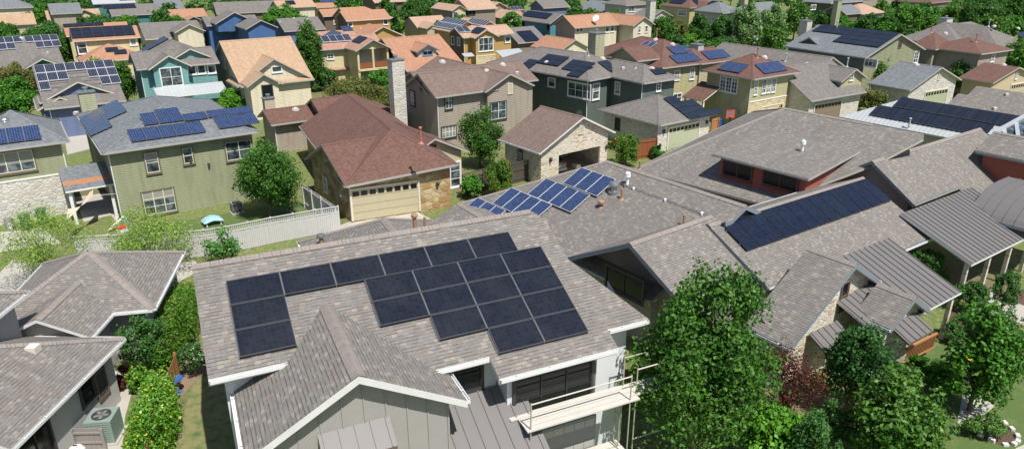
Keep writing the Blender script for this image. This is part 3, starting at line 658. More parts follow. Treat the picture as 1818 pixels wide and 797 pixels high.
ARRAYS = [{'org': [-9.251, 20.695, 8.454], 'ex': [0.907, 0.42, 0.0], 'ey': [-0.38, 0.822, 0.425], 'ez': [0.178, -0.386, 0.905], 'blocks': [(0.0, 0.0, ['111111', '1', '1'])], 'o': 'L', 'st': 'near', 'label': 'L shaped black panel array with a long top row on the front roof', 'sz': (1.01, 1.67)},
 {'org': [-5.009, 21.694, 8.044], 'ex': [0.907, 0.42, 0.0], 'ey': [-0.38, 0.822, 0.425], 'ez': [0.178, -0.386, 0.905], 'blocks': [(0.0, 0.0, ['1111', '1111', '0111', '0011'])], 'o': 'L', 'st': 'near', 'label': 'largest stepped block of black panels on the front roof', 'sz': (1.01, 1.67)},
 {'org': [4.311, 42.21, 5.68], 'ex': [0.606, -0.795, 0.0], 'ey': [0.714, 0.545, 0.439], 'ez': [-0.349, -0.266, 0.899], 'blocks': [(0.0, 0.0, ['111']), (-1.457, -1.754, ['1111']), (-3.084, -3.43, ['1111']), (-4.603, -5.152, ['111'])], 'o': 'P', 'st': 'bluew', 'label': 'stepped blue panels with white frames beside the roof vents', 'sz': (1.0, 1.66)},
 {'org': [10.472, 33.346, 5.469], 'ex': [0.825, 0.565, 0.0], 'ey': [-0.507, 0.741, 0.44], 'ez': [0.249, -0.363, 0.898], 'blocks': [(0.0, 0.0, ['1111111111111'])], 'o': 'P', 'st': 'navy', 'label': 'single long row of dark navy panels below the ridge', 'sz': (1.0, 1.95)},
 {'org': [38.16, 69.417, 4.532], 'ex': [0.604, -0.797, 0.0], 'ey': [0.716, 0.542, 0.441], 'ez': [-0.352, -0.266, 0.897], 'blocks': [(0.0, 0.0, ['1111111111'])], 'o': 'P', 'st': 'black', 'label': 'upper row of black panels on the white metal roof', 'sz': (1.04, 1.7)},
 {'org': [36.074, 69.484, 3.734], 'ex': [0.604, -0.797, 0.0], 'ey': [0.716, 0.542, 0.441], 'ez': [-0.352, -0.266, 0.897], 'blocks': [(0.0, 0.0, ['1111111111'])], 'o': 'P', 'st': 'black', 'label': 'lower row of black panels on the white metal roof', 'sz': (1.04, 1.7)},
 {'org': [-36.649, 48.677, 6.38], 'ex': [0.821, 0.572, 0.0], 'ey': [-0.518, 0.744, 0.423], 'ez': [0.242, -0.347, 0.906], 'blocks': [(0.0, 0.0, ['111'])], 'o': 'P', 'st': 'blue', 'label': 'blue panels cut by the left edge above the white stone wall', 'sz': (1.0, 1.66)},
 {'org': [-27.578, 49.789, 6.14], 'ex': [0.814, 0.581, 0.0], 'ey': [-0.551, 0.771, 0.32], 'ez': [0.186, -0.261, 0.947], 'blocks': [(0.0, 0.0, ['11111'])], 'o': 'P', 'st': 'blue', 'label': 'row of five upright blue panels nearest the sage wall eave', 'sz': (1.0, 1.66)},
 {'org': [-22.782, 53.422, 6.197], 'ex': [0.814, 0.581, 0.0], 'ey': [-0.551, 0.771, 0.32], 'ez': [0.186, -0.261, 0.947], 'blocks': [(0.0, 0.0, ['111'])], 'o': 'P', 'st': 'blue', 'label': 'three upright blue panels at the right corner of the sage house', 'sz': (1.0, 1.66)},
 {'org': [-27.653, 52.059, 6.779], 'ex': [0.814, 0.581, 0.0], 'ey': [-0.551, 0.771, 0.32], 'ez': [0.186, -0.261, 0.947], 'blocks': [(0.0, 0.0, ['1'])], 'o': 'P', 'st': 'blue', 'label': 'single upright blue panel left of a stacked pair', 'sz': (1.0, 1.66)},
 {'org': [-26.968, 52.938, 6.886], 'ex': [0.814, 0.581, 0.0], 'ey': [-0.551, 0.771, 0.32], 'ez': [0.186, -0.261, 0.947], 'blocks': [(0.0, 0.0, ['1', '1'])], 'o': 'L', 'st': 'blue', 'label': 'two stacked landscape blue panels near the slate hip ridge', 'sz': (1.0, 1.66)},
 {'org': [-24.974, 53.047, 6.524], 'ex': [0.814, 0.581, 0.0], 'ey': [-0.551, 0.771, 0.32], 'ez': [0.186, -0.261, 0.947], 'blocks': [(0.0, 0.0, ['1'])], 'o': 'L', 'st': 'blue', 'label': 'lone landscape blue panel between two groups on the sage house', 'sz': (1.0, 1.66)},
 {'org': [-23.587, 54.098, 6.541], 'ex': [0.814, 0.581, 0.0], 'ey': [-0.551, 0.771, 0.32], 'ez': [0.186, -0.261, 0.947], 'blocks': [(0.0, 0.0, ['11'])], 'o': 'L', 'st': 'blue', 'label': 'two landscape blue panels in a row above three upright ones', 'sz': (1.0, 1.66)},
 {'org': [-33.778, 57.716, 5.91], 'ex': [0.581, -0.814, 0.0], 'ey': [0.771, 0.551, 0.321], 'ez': [-0.261, -0.187, 0.947], 'blocks': [(0.0, 0.0, ['1111111'])], 'o': 'P', 'st': 'blue', 'label': 'long row of blue panels beside the sage chimney', 'sz': (1.0, 1.66)},
 {'org': [-32.901, 58.988, 6.403], 'ex': [0.581, -0.814, 0.0], 'ey': [0.771, 0.551, 0.321], 'ez': [-0.261, -0.187, 0.947], 'blocks': [(0.0, 0.0, ['11111'])], 'o': 'P', 'st': 'blue', 'label': 'row of blue panels higher up than the row beside the chimney', 'sz': (1.0, 1.66)},
 {'org': [-50.641, 76.2, 6.492], 'ex': [0.819, 0.574, 0.0], 'ey': [-0.518, 0.74, 0.429], 'ez': [0.246, -0.352, 0.903], 'blocks': [(0.0, 0.0, ['11111111', '11100111', '10000011'])], 'o': 'P', 'st': 'silver', 'label': 'U shaped silver framed array on the blue gabled house', 'sz': (0.93, 1.55)},
 {'org': [-68.49, 102.521, 6.361], 'ex': [0.799, 0.601, 0.0], 'ey': [-0.548, 0.728, 0.413], 'ez': [0.248, -0.33, 0.911], 'blocks': [(0.0, 0.0, ['1111', '0111'])], 'o': 'P', 'st': 'silver', 'label': 'seven silver framed panels right of the white roof dome', 'sz': (1.0, 1.66)},
 {'org': [-71.234, 100.618, 6.42], 'ex': [0.799, 0.601, 0.0], 'ey': [-0.548, 0.728, 0.413], 'ez': [0.248, -0.33, 0.911], 'blocks': [(0.0, 0.0, ['111', '110'])], 'o': 'P', 'st': 'silver', 'label': 'silver framed panels left of the white roof dome', 'sz': (1.0, 1.66)},
 {'org': [-64.901, 107.536, 6.907], 'ex': [0.837, 0.548, 0.0], 'ey': [-0.495, 0.757, 0.427], 'ez': [0.234, -0.357, 0.904], 'blocks': [(0.0, 0.0, ['111111', '111111', '111111'])], 'o': 'L', 'st': 'black', 'label': 'black array covering the whole front slope of the yellow house', 'sz': (0.93, 1.38)},
 {'org': [-59.019, 105.303, 4.409], 'ex': [0.824, 0.566, 0.0], 'ey': [-0.494, 0.719, 0.489], 'ez': [0.277, -0.403, 0.872], 'blocks': [(0.0, 0.0, ['1'])], 'o': 'L', 'st': 'black', 'label': 'higher small black panel on the orange hip roof', 'sz': (1.0, 1.66)},
 {'org': [-57.882, 105.342, 4.066], 'ex': [0.824, 0.566, 0.0], 'ey': [-0.494, 0.719, 0.489], 'ez': [0.277, -0.403, 0.872], 'blocks': [(0.0, 0.0, ['1'])], 'o': 'L', 'st': 'black', 'label': 'lower small black panel on the orange hip roof', 'sz': (1.0, 1.66)},
 {'org': [-69.733, 114.1, 6.811], 'ex': [0.826, 0.564, 0.0], 'ey': [-0.512, 0.749, 0.42], 'ez': [0.237, -0.347, 0.908], 'blocks': [(0.0, 0.0, ['1111'])], 'o': 'L', 'st': 'black', 'label': 'black panels showing behind the ridge of the yellow house', 'sz': (0.93, 1.38)},
 {'org': [-45.854, 96.453, 7.093], 'ex': [0.566, -0.824, 0.0], 'ey': [0.747, 0.513, 0.423], 'ez': [-0.348, -0.239, 0.906], 'blocks': [(0.0, 0.0, ['111', '111'])], 'o': 'P', 'st': 'navy', 'label': 'large navy array behind the turquoise gables', 'sz': (1.0, 1.66)},
 {'org': [-47.692, 129.914, 6.62], 'ex': [0.568, -0.823, 0.0], 'ey': [0.738, 0.51, 0.441], 'ez': [-0.363, -0.251, 0.897], 'blocks': [(0.0, 0.0, ['1111'])], 'o': 'P', 'st': 'navy', 'label': 'square navy array on the bright blue house', 'sz': (1.0, 1.66)},
 {'org': [-26.827, 98.258, 6.852], 'ex': [0.844, 0.536, 0.0], 'ey': [-0.479, 0.754, 0.449], 'ez': [0.241, -0.379, 0.894], 'blocks': [(0.0, 0.0, ['11111'])], 'o': 'P', 'st': 'silver', 'label': 'row of five silver lined panels on the balcony house', 'sz': (1.0, 1.66)},
 {'org': [-20.683, 99.571, 6.806], 'ex': [0.571, -0.821, 0.0], 'ey': [0.731, 0.508, 0.456], 'ez': [-0.374, -0.26, 0.89], 'blocks': [(0.0, 0.0, ['111'])], 'o': 'P', 'st': 'navy', 'label': 'small navy array beside the balcony gable', 'sz': (0.85, 1.4)},
 {'org': [-28.883, 118.028, 5.476], 'ex': [0.562, -0.827, 0.0], 'ey': [0.75, 0.509, 0.423], 'ez': [-0.35, -0.238, 0.906], 'blocks': [(0.0, 0.0, ['1111'])], 'o': 'P', 'st': 'blue', 'label': 'blue panels just behind the balcony house ridge', 'sz': (1.0, 1.66)},
 {'org': [-29.041, 123.923, 5.426], 'ex': [0.817, 0.577, 0.0], 'ey': [-0.523, 0.74, 0.422], 'ez': [0.243, -0.344, 0.907], 'blocks': [(0.0, 0.0, ['11'])], 'o': 'P', 'st': 'blue', 'label': 'small upright pair of panels above the balcony house', 'sz': (0.9, 1.5)},
 {'org': [-10.921, 123.508, 6.957], 'ex': [0.563, -0.826, 0.0], 'ey': [0.748, 0.51, 0.425], 'ez': [-0.351, -0.24, 0.905], 'blocks': [(0.0, 0.0, ['11111111', '11111111'])], 'o': 'P', 'st': 'silver', 'label': 'big two row silver lined array on the ochre house', 'sz': (0.9, 1.5)},
 {'org': [-6.464, 121.077, 7.054], 'ex': [0.568, -0.823, 0.0], 'ey': [0.742, 0.512, 0.433], 'ez': [-0.356, -0.246, 0.901], 'blocks': [(0.0, 0.0, ['1111111'])], 'o': 'P', 'st': 'silver', 'label': 'single row of silver lined panels above the ochre gables', 'sz': (0.8, 1.6)},
 {'org': [-8.626, 110.904, 6.748], 'ex': [0.828, 0.561, 0.0], 'ey': [-0.505, 0.746, 0.433], 'ez': [0.243, -0.359, 0.901], 'blocks': [(0.0, 0.0, ['11'])], 'o': 'P', 'st': 'silver', 'label': 'pair of panels above the drain pipe of the ochre house', 'sz': (1.0, 1.66)},
 {'org': [-5.285, 111.781, 6.653], 'ex': [0.57, -0.822, 0.0], 'ey': [0.734, 0.509, 0.449], 'ez': [-0.369, -0.256, 0.893], 'blocks': [(0.0, 0.0, ['111'])], 'o': 'P', 'st': 'navy', 'label': 'three navy panels beside the stone based ochre gable', 'sz': (0.85, 1.5)},
 {'org': [3.025, 137.638, 6.812], 'ex': [0.587, -0.809, 0.0], 'ey': [0.712, 0.517, 0.475], 'ez': [-0.385, -0.279, 0.88], 'blocks': [(0.0, 0.0, ['1111111'])], 'o': 'P', 'st': 'navy', 'label': 'row of seven navy panels on the teal blue house', 'sz': (1.05, 1.7)},
 {'org': [0.692, 125.257, 4.44], 'ex': [0.823, 0.568, 0.0], 'ey': [-0.51, 0.739, 0.441], 'ez': [0.25, -0.363, 0.898], 'blocks': [(0.0, 0.0, ['111', '111'])], 'o': 'P', 'st': 'navy', 'label': 'six navy panels on the small grey roof beside the ochre house', 'sz': (1.0, 1.6)},
 {'org': [-91.782, 166.133, 5.625], 'ex': [0.825, 0.566, 0.0], 'ey': [-0.514, 0.75, 0.417], 'ez': [0.236, -0.344, 0.909], 'blocks': [(0.0, 0.0, ['1111', '1111'])], 'o': 'L', 'st': 'black', 'label': 'black array left of the pale porch gable', 'sz': (1.0, 1.66)},
 {'org': [-92.579, 175.355, 6.334], 'ex': [0.824, 0.566, 0.0], 'ey': [-0.513, 0.747, 0.423], 'ez': [0.239, -0.348, 0.906], 'blocks': [(0.0, 0.0, ['1111'])], 'o': 'L', 'st': 'navy', 'label': 'panels on the far white metal roof', 'sz': (1.0, 1.66)},
 {'org': [-49.971, 163.382, 6.647], 'ex': [0.824, 0.567, 0.0], 'ey': [-0.514, 0.748, 0.419], 'ez': [0.237, -0.345, 0.908], 'blocks': [(0.0, 0.0, ['11'])], 'o': 'P', 'st': 'navy', 'label': 'dark panel pair on the cream gabled house', 'sz': (1.0, 1.66)},
 {'org': [-50.722, 195.307, 4.649], 'ex': [0.823, 0.568, 0.0], 'ey': [-0.517, 0.749, 0.414], 'ez': [0.235, -0.341, 0.91], 'blocks': [(0.0, 0.0, ['1111'])], 'o': 'P', 'st': 'blue', 'label': 'blue panels on the far orange roof', 'sz': (1.0, 1.66)},
 {'org': [-5.21, 169.26, 4.878], 'ex': [0.571, -0.821, 0.0], 'ey': [0.739, 0.513, 0.437], 'ez': [-0.359, -0.249, 0.899], 'blocks': [(0.0, 0.0, ['1111', '1110'])], 'o': 'P', 'st': 'navy', 'label': 'dark panels left of the dark blue cottage', 'sz': (1.0, 1.66)},
 {'org': [-0.661, 168.422, 5.038], 'ex': [0.831, 0.556, 0.0], 'ey': [-0.495, 0.74, 0.455], 'ez': [0.253, -0.378, 0.89], 'blocks': [(0.0, 0.0, ['111', '001'])], 'o': 'P', 'st': 'silver', 'label': 'silver framed panels on the dark blue cottage', 'sz': (1.0, 1.66)},
 {'org': [24.499, 177.86, 5.091], 'ex': [0.553, -0.833, 0.0], 'ey': [0.781, 0.518, 0.349], 'ez': [-0.291, -0.193, 0.937], 'blocks': [(0.0, 0.0, ['1111'])], 'o': 'P', 'st': 'navy', 'label': 'short row of panels on the blue grey roof', 'sz': (1.0, 1.66)},
 {'org': [36.507, 167.973, 6.673], 'ex': [0.558, -0.83, 0.0], 'ey': [0.752, 0.506, 0.423], 'ez': [-0.351, -0.236, 0.906], 'blocks': [(0.0, 0.0, ['1111'])], 'o': 'P', 'st': 'navy', 'label': 'left group of dark panels on the far brown roof', 'sz': (1.0, 1.66)},
 {'org': [39.643, 164.184, 6.729], 'ex': [0.83, 0.558, 0.0], 'ey': [-0.5, 0.743, 0.444], 'ez': [0.248, -0.368, 0.896], 'blocks': [(0.0, 0.0, ['11', '11'])], 'o': 'P', 'st': 'navy', 'label': 'right group of dark panels on the far brown roof', 'sz': (0.9, 1.2)},
 {'org': [43.489, 161.792, 6.799], 'ex': [0.568, -0.823, 0.0], 'ey': [0.745, 0.514, 0.425], 'ez': [-0.35, -0.242, 0.905], 'blocks': [(0.0, 0.0, ['111'])], 'o': 'P', 'st': 'navy', 'label': 'dark panels beside the far yellow gable', 'sz': (1.0, 1.66)},
 {'org': [2.001, 82.453, 6.236], 'ex': [0.682, -0.731, 0.0], 'ey': [0.675, 0.629, 0.386], 'ez': [-0.282, -0.263, 0.922], 'blocks': [(0.0, 0.0, ['1', '1', '1', '1'])], 'o': 'L', 'st': 'black', 'label': 'leftmost black panel column on the stepped hip roof', 'sz': (1.0, 1.66)},
 {'org': [4.11, 82.279, 6.832], 'ex': [0.682, -0.731, 0.0], 'ey': [0.675, 0.629, 0.386], 'ez': [-0.282, -0.263, 0.922], 'blocks': [(0.0, 0.0, ['11', '11'])], 'o': 'L', 'st': 'black', 'label': 'upper left black panels behind a pale dome', 'sz': (1.0, 1.66)},
 {'org': [6.691, 79.028, 6.693], 'ex': [0.682, -0.731, 0.0], 'ey': [0.675, 0.629, 0.386], 'ez': [-0.282, -0.263, 0.922], 'blocks': [(0.0, 0.0, ['11', '11', '01'])], 'o': 'L', 'st': 'black', 'label': 'middle black panel cluster on the stepped hip roof', 'sz': (1.0, 1.66)},
 {'org': [9.221, 78.268, 6.564], 'ex': [0.731, 0.682, 0.0], 'ey': [-0.629, 0.675, 0.385], 'ez': [0.263, -0.282, 0.923], 'blocks': [(0.0, 0.0, ['1', '1', '1'])], 'o': 'L', 'st': 'black', 'label': 'three stacked black panels facing the white garage', 'sz': (1.0, 1.66)},
 {'org': [14.342, 74.923, 6.324], 'ex': [0.822, 0.569, 0.0], 'ey': [-0.516, 0.745, 0.423], 'ez': [0.241, -0.348, 0.906], 'blocks': [(0.0, 0.0, ['1'])], 'o': 'L', 'st': 'black', 'label': 'lone black panel at the right corner of the stepped roof', 'sz': (1.0, 1.66)},
 {'org': [14.955, 70.242, 4.271], 'ex': [0.804, 0.595, 0.0], 'ey': [-0.551, 0.745, 0.375], 'ez': [0.223, -0.302, 0.927], 'blocks': [(0.0, 0.0, ['1', '11', '110', '111'])], 'o': 'L', 'st': 'black', 'label': 'stair stepped black panels on the white stone garage', 'sz': (1.0, 1.66)},
 {'org': [16.458, 89.493, 7.338], 'ex': [0.54, -0.842, 0.0], 'ey': [0.766, 0.491, 0.414], 'ez': [-0.349, -0.224, 0.91], 'blocks': [(0.0, 0.0, ['11', '11'])], 'o': 'P', 'st': 'bluew', 'label': 'steep upright blue panels on the red brown roof', 'sz': (1.0, 1.66)},
 {'org': [18.272, 86.335, 7.085], 'ex': [0.842, 0.54, 0.0], 'ey': [-0.491, 0.766, 0.414], 'ez': [0.224, -0.349, 0.91], 'blocks': [(0.0, 0.0, ['111'])], 'o': 'P', 'st': 'blue', 'label': 'upper blue trio on the red brown roof', 'sz': (1.0, 1.66)},
 {'org': [18.237, 84.393, 6.349], 'ex': [0.842, 0.54, 0.0], 'ey': [-0.491, 0.766, 0.414], 'ez': [0.224, -0.349, 0.91], 'blocks': [(0.0, 0.0, ['1111'])], 'o': 'P', 'st': 'blue', 'label': 'lower blue foursome on the red brown roof', 'sz': (1.0, 1.66)},
 {'org': [22.594, 87.059, 6.419], 'ex': [0.832, 0.554, 0.0], 'ey': [-0.499, 0.749, 0.437], 'ez': [0.242, -0.364, 0.9], 'blocks': [(0.0, 0.0, ['1111'])], 'o': 'P', 'st': 'blue', 'label': 'blue panels near the roof pipe left of the olive hip house', 'sz': (0.95, 1.66)},
 {'org': [23.711, 79.611, 6.421], 'ex': [0.567, -0.824, 0.0], 'ey': [0.744, 0.512, 0.429], 'ez': [-0.353, -0.243, 0.903], 'blocks': [(0.0, 0.0, ['111'])], 'o': 'P', 'st': 'blue', 'label': 'three blue panels on the left face of the olive hip house', 'sz': (1.0, 1.66)},
 {'org': [25.845, 77.026, 6.506], 'ex': [0.824, 0.567, 0.0], 'ey': [-0.497, 0.721, 0.482], 'ez': [0.274, -0.397, 0.876], 'blocks': [(0.0, 0.0, ['1111'])], 'o': 'P', 'st': 'blue', 'label': 'four blue panels on the right face of the olive hip house', 'sz': (1.0, 1.66)},
 {'org': [43.415, 102.858, 7.939], 'ex': [0.495, -0.869, 0.0], 'ey': [0.81, 0.461, 0.362], 'ez': [-0.315, -0.179, 0.932], 'blocks': [(0.0, 0.0, ['1111111', '1111111', '0001111', '0001111'])], 'o': 'L', 'st': 'black', 'label': 'large black array with pale rails on the dark green house', 'sz': (1.05, 1.66)},
 {'org': [78.386, 113.981, 5.521], 'ex': [0.818, 0.575, 0.0], 'ey': [-0.482, 0.685, 0.546], 'ez': [0.314, -0.447, 0.838], 'blocks': [(0.0, 0.0, ['11', '11'])], 'o': 'L', 'st': 'black', 'label': 'dark array at the right edge of the grey hip roof', 'sz': (1.0, 1.66)}]
TREES = [('oak', 6.95, 22.54, 3.05, 1.24, 8.86, 25.1, 'tall dense dark green tree in front of the stone gable house'),
 ('light', 9.92, 22.2, 1.94, 0.1, 2.7, 26.5, 'bright light green small tree at the bottom edge'), ('oak2', 14.35, 25.2, 1.71, 0.3, 4.93, 28.9, 'dark green tree before the low metal awnings'),
 ('maple', 14.06, 21.62, 1.98, 0.29, 4.9, 25.5, 'medium green maple with pale leaf tips at the bottom right'),
 ('maple2', 19.65, 25.5, 1.69, 0.3, 5.04, 29.1, 'green maple with bare lower trunk standing in a stone edged bed'),
 ('shrub', 23.59, 36.63, 1.42, 0.1, 3.04, 40.0, 'leafy shrub tree between two bronze metal porches'),
 ('shrub', 24.79, 34.23, 1.1, 0.1, 1.86, 38.0, 'multi stemmed shrub with pink flowers beside the walkway'),
 ('oak', -17.74, 48.77, 2.73, 0.1, 6.02, 50.3, 'round dark green tree against the sage green wall'), ('oak', -2.78, 61.27, 2.18, 0.32, 5.26, 62.2, 'green tree beside the taupe two storey house'),
 ('olive', -17.38, 79.07, 4.45, 0.1, 5.3, 78.2, 'broad olive brown bush below the balcony'), ('light2', -17.05, 92.11, 2.62, 0.1, 3.6, 91.1, 'fresh green bush beside the white stone chimney'),
 ('shrub', -24.95, 96.34, 1.86, 0.1, 3.6, 95.3, 'dark shrub in front of the balcony house porch'),
 ('light', -32.35, 82.34, 2.22, 0.1, 3.27, 82.2, 'bright green small tree right of the white metal porch'),
 ('light2', -53.85, 77.07, 2.82, 0.1, 5.62, 76.7, 'bright leafy tree in front of the blue gabled house'),
 ('olive', -63.85, 92.21, 2.95, 0.1, 4.8, 90.9, 'dull olive tree behind the bright leafy tree at the left edge'),
 ('oak', -26.75, 95.63, 2.03, 0.52, 8.68, 93.5, 'tall dark tree behind the steep tan roof'), ('oak', -47.09, 86.71, 1.52, 0.37, 6.1, 85.9, 'dark tree between the blue house and the turquoise house'),
 ('oak', -70.03, 113.57, 1.67, 0.34, 5.6, 110.9, 'dark narrow tree left of the yellow house'),
 ('oak3', -79.89, 124.08, 4.83, 0.1, 6.68, 119.7, 'wide dark green tree mass behind the silver framed panels'),
 ('oak3', -99.68, 143.74, 2.91, 0.1, 4.7, 138.8, 'dark tree cut by the left edge above the grey roof'),
 ('light2', -110.23, 173.2, 2.21, 0.32, 5.33, 166.3, 'bright green tree between two tan roofs at the far left'),
 ('oak3', -89.4, 156.72, 3.7, 0.1, 4.82, 150.7, 'dark bushy tree in front of the two pale gables'), ('light2', -83.32, 158.08, 3.43, 0.1, 4.35, 152.1, 'green hedge tree before the dark teal house'),
 ('oak3', -128.6, 203.06, 4.13, 0.1, 5.39, 193.5, 'dark tree at the top edge above the left tan roof'),
 ('oak3', -123.22, 206.69, 3.59, 0.1, 4.85, 197.1, 'dark tree at the top edge above the slate roof'), ('light2', -114.53, 203.33, 2.62, 0.1, 3.3, 194.6, 'small green tree right of the slate roof'),
 ('lime', -61.53, 129.02, 3.46, 0.1, 4.45, 125.0, 'yellow green tree in front of the long grey roof'), ('light2', -70.28, 152.03, 3.47, 0.1, 4.9, 146.3, 'green hedge below the small orange roof'),
 ('shrub', -58.15, 136.82, 0.95, 0.1, 2.27, 133.4, 'small dark conifer left of the steep tan roof'), ('shrub', -56.81, 136.79, 0.83, 0.1, 1.86, 133.5, 'tiny green conifer beside a taller one'),
 ('shrub', -54.99, 141.53, 0.98, 0.1, 2.97, 137.6, 'small dark cypress against the bright blue wall'),
 ('pale', -85.4, 200.72, 3.03, 0.1, 4.95, 191.7, 'pale olive tree at the top edge near a white framed array'),
 ('oak3', -64.42, 173.99, 4.86, 0.1, 5.95, 166.2, 'round dark green tree behind the bright blue house'),
 ('light2', -49.32, 161.11, 5.06, 0.1, 6.1, 154.1, 'large fresh green tree behind the plain grey roof'),
 ('oak3', -46.93, 207.18, 2.97, 0.1, 5.1, 197.7, 'green tree at the top edge above the brown ochre house'),
 ('oak3', -26.73, 162.29, 2.89, 1.09, 7.82, 155.3, 'dark tree right of the brown ochre house'), ('oak3', -21.86, 167.98, 3.94, 0.1, 7.22, 160.6, 'very dark round tree beside the tan roofed house'),
 ('lime', -23.66, 154.19, 2.37, 0.1, 4.34, 148.8, 'lime green spiky tree beside the ochre wall'), ('pale', -21.29, 183.09, 1.87, 0.1, 3.76, 175.9, 'small pale tree left of the pale gable'),
 ('light2', -0.11, 147.92, 2.71, 0.1, 5.8, 142.6, 'round green tree left of the teal blue house'), ('light', 2.49, 119.0, 1.24, 0.1, 2.45, 116.7, 'bright shrub below the small grey roof'),
 ('shrub', -6.53, 115.17, 1.6, 0.1, 1.94, 113.1, 'shrub before the stone base of the ochre house'),
 ('light2', 18.96, 137.21, 2.71, 0.1, 2.9, 133.2, 'feathery green bush in front of the large cream house'), ('oak3', 1.94, 214.0, 2.75, 0.1, 4.03, 204.3, 'green tree above the navy gable'),
 ('oak3', 17.75, 217.73, 3.12, 0.1, 4.09, 207.7, 'dark green tree left of the sage chimney stub'), ('pale', 21.2, 193.29, 3.51, 0.1, 4.36, 184.8, 'small mottled tree in front of the blue grey roof'),
 ('oak', 28.0, 135.84, 2.67, 0.92, 6.56, 131.1, 'tall green tree right of the cream gable'), ('olive', 32.94, 143.57, 2.34, 0.1, 4.91, 138.8, 'olive bush behind the red brown roof'),
 ('oak3', 36.51, 143.66, 2.63, 0.1, 5.96, 138.6, 'dense green tree below the yellow gable'), ('oak3', 37.89, 132.21, 2.63, 0.66, 6.79, 127.7, 'dark blue green tree left of the pale tall tree'),
 ('light', 30.31, 125.46, 2.49, 0.1, 4.44, 122.0, 'bright lime tree beside the low grey chimney'), ('oak3', 35.11, 123.8, 3.24, 0.1, 4.29, 120.3, 'long dark hedge behind the grey ridge'),
 ('red', 29.96, 137.0, 1.54, 0.1, 2.47, 133.4, 'dark red leaved shrub beside the bright lime tree'), ('pale', 40.67, 128.74, 2.53, 0.53, 8.78, 124.2, 'tall pale leaved tree at the top centre right'),
 ('pale', 49.47, 139.77, 3.08, 1.2, 8.54, 134.2, 'speckled silvery tree behind the small street lamp'), ('maple', 57.02, 148.09, 3.25, 1.2, 8.58, 141.9, 'tall leafy tree left of the stone chimney'),
 ('light2', 45.94, 128.85, 2.87, 0.1, 3.87, 125.1, 'low green tree in front of the speckled silvery tree'), ('oak3', 66.28, 160.2, 2.8, 0.1, 5.65, 154.0, 'green tree behind the stone chimney'),
 ('light2', 72.52, 162.39, 3.21, 0.1, 4.3, 156.2, 'mid green tree above the big black array'), ('light', 74.99, 162.05, 2.08, 0.1, 2.88, 156.4, 'yellow green tree before the far small gable'),
 ('oak3', 74.67, 154.35, 2.9, 0.1, 5.01, 148.6, 'round green tree right of the far small gable'), ('light2', 81.16, 152.86, 4.17, 0.1, 8.05, 146.3, 'large bright green tree above the sage gable'),
 ('oak3', 77.02, 150.55, 2.57, 0.2, 5.56, 145.1, 'low green tree right behind the black array'), ('light2', 88.7, 156.36, 3.21, 0.1, 5.75, 150.3, 'green tree left of the white chimney on grey hips'),
 ('maple', 102.9, 176.17, 4.13, 0.1, 5.65, 168.5, 'dark leafy tree above the white chimney'), ('oak3', 102.94, 160.97, 5.35, 0.1, 7.73, 153.6, 'broad green tree at the top right'),
 ('maple', 101.49, 162.62, 4.01, 0.1, 6.42, 155.8, 'glossy leaved tree in the top right tree belt'), ('oak3', 110.94, 162.49, 3.57, 0.4, 7.82, 155.5, 'dark tree cut by the right edge at the top'),
 ('light2', 100.48, 148.23, 3.73, 0.1, 5.15, 142.7, 'bushy tree behind the grey hip roof at the right'), ('oak3', 112.35, 207.55, 4.3, 0.1, 5.4, 197.7, 'dark tree at the very top right of centre'),
 ('oak', 46.41, 92.12, 2.66, 0.1, 5.22, 90.8, 'big dark tree between the tan garage and slate garage'),
 ('olive', 42.13, 82.32, 2.15, 0.1, 3.08, 82.2, 'olive yellow bush right of the white brick garage'), ('oak', 61.42, 104.11, 2.67, 0.1, 4.24, 102.1, 'dark tree right of the sage gable'),
 ('oak', 59.58, 94.62, 2.48, 0.1, 4.55, 93.3, 'dense green tree right of the slate roofed garage'),
 ('oak', 74.19, 106.43, 2.77, 0.1, 5.28, 104.1, 'dark green tree at the right edge near the red brown roof'),
 ('light', 33.72, 82.69, 0.44, 0.1, 1.2, 83.4, 'tiny bright shrub at the foot of the gold stone wall'),
 ('light2', 50.28, 88.13, 0.9, 0.1, 1.2, 88.3, 'little green shrub against the white brick garage'),
 ('light2', 8.66, 80.76, 1.73, 0.1, 1.95, 81.1, 'leafy green shrub between the open garage and white stone garage'),
 ('flower', -1.07, 53.29, 1.54, 0.1, 3.44, 55.3, 'round bush dotted with red flowers beside dark fence'),
 ('light2', -3.15, 52.71, 0.93, 0.1, 1.98, 55.3, 'thin leafy shrub beside the tall garage side window'),
 ('flower', 10.04, 61.45, 1.65, 0.1, 2.99, 63.0, 'red flowering bush in front of the white stone garage'),
 ('box', 13.53, 63.51, 0.85, 0.1, 1.6, 65.4, 'clipped round green bush before the sage garage door'), ('shrub', -34.94, 81.58, 0.87, 0.1, 1.2, 82.3, 'low shrub by the turquoise house porch'),
 ('shrub', 26.49, 34.16, 0.87, 0.1, 2.52, 37.9, 'rose bush with pink blooms against the stone wall'),
 ('sparse', -18.05, 40.43, 1.47, 0.1, 2.45, 43.6, 'thin young tree in front of the pale lattice fence'), ('verde', -26.96, 37.46, 3.0, 0.1, 5.17, 39.9, 'feathery yellow green tree at the left edge'),
 ('verde', -22.16, 39.19, 3.45, 0.1, 4.3, 41.6, 'wispy yellow green branches in front of the lattice fence'),
 ('shrub', -17.04, 28.51, 1.35, 0.1, 3.02, 32.4, 'dark glossy shrub between the garage wall and the vines'),
 ('roses', -14.61, 28.17, 0.81, 0.1, 2.0, 32.5, 'white flowering bush beside the lawn edge'), ('red', -17.41, 27.14, 0.45, 0.1, 1.2, 31.8, 'low dark red shrub by the patio corner'),
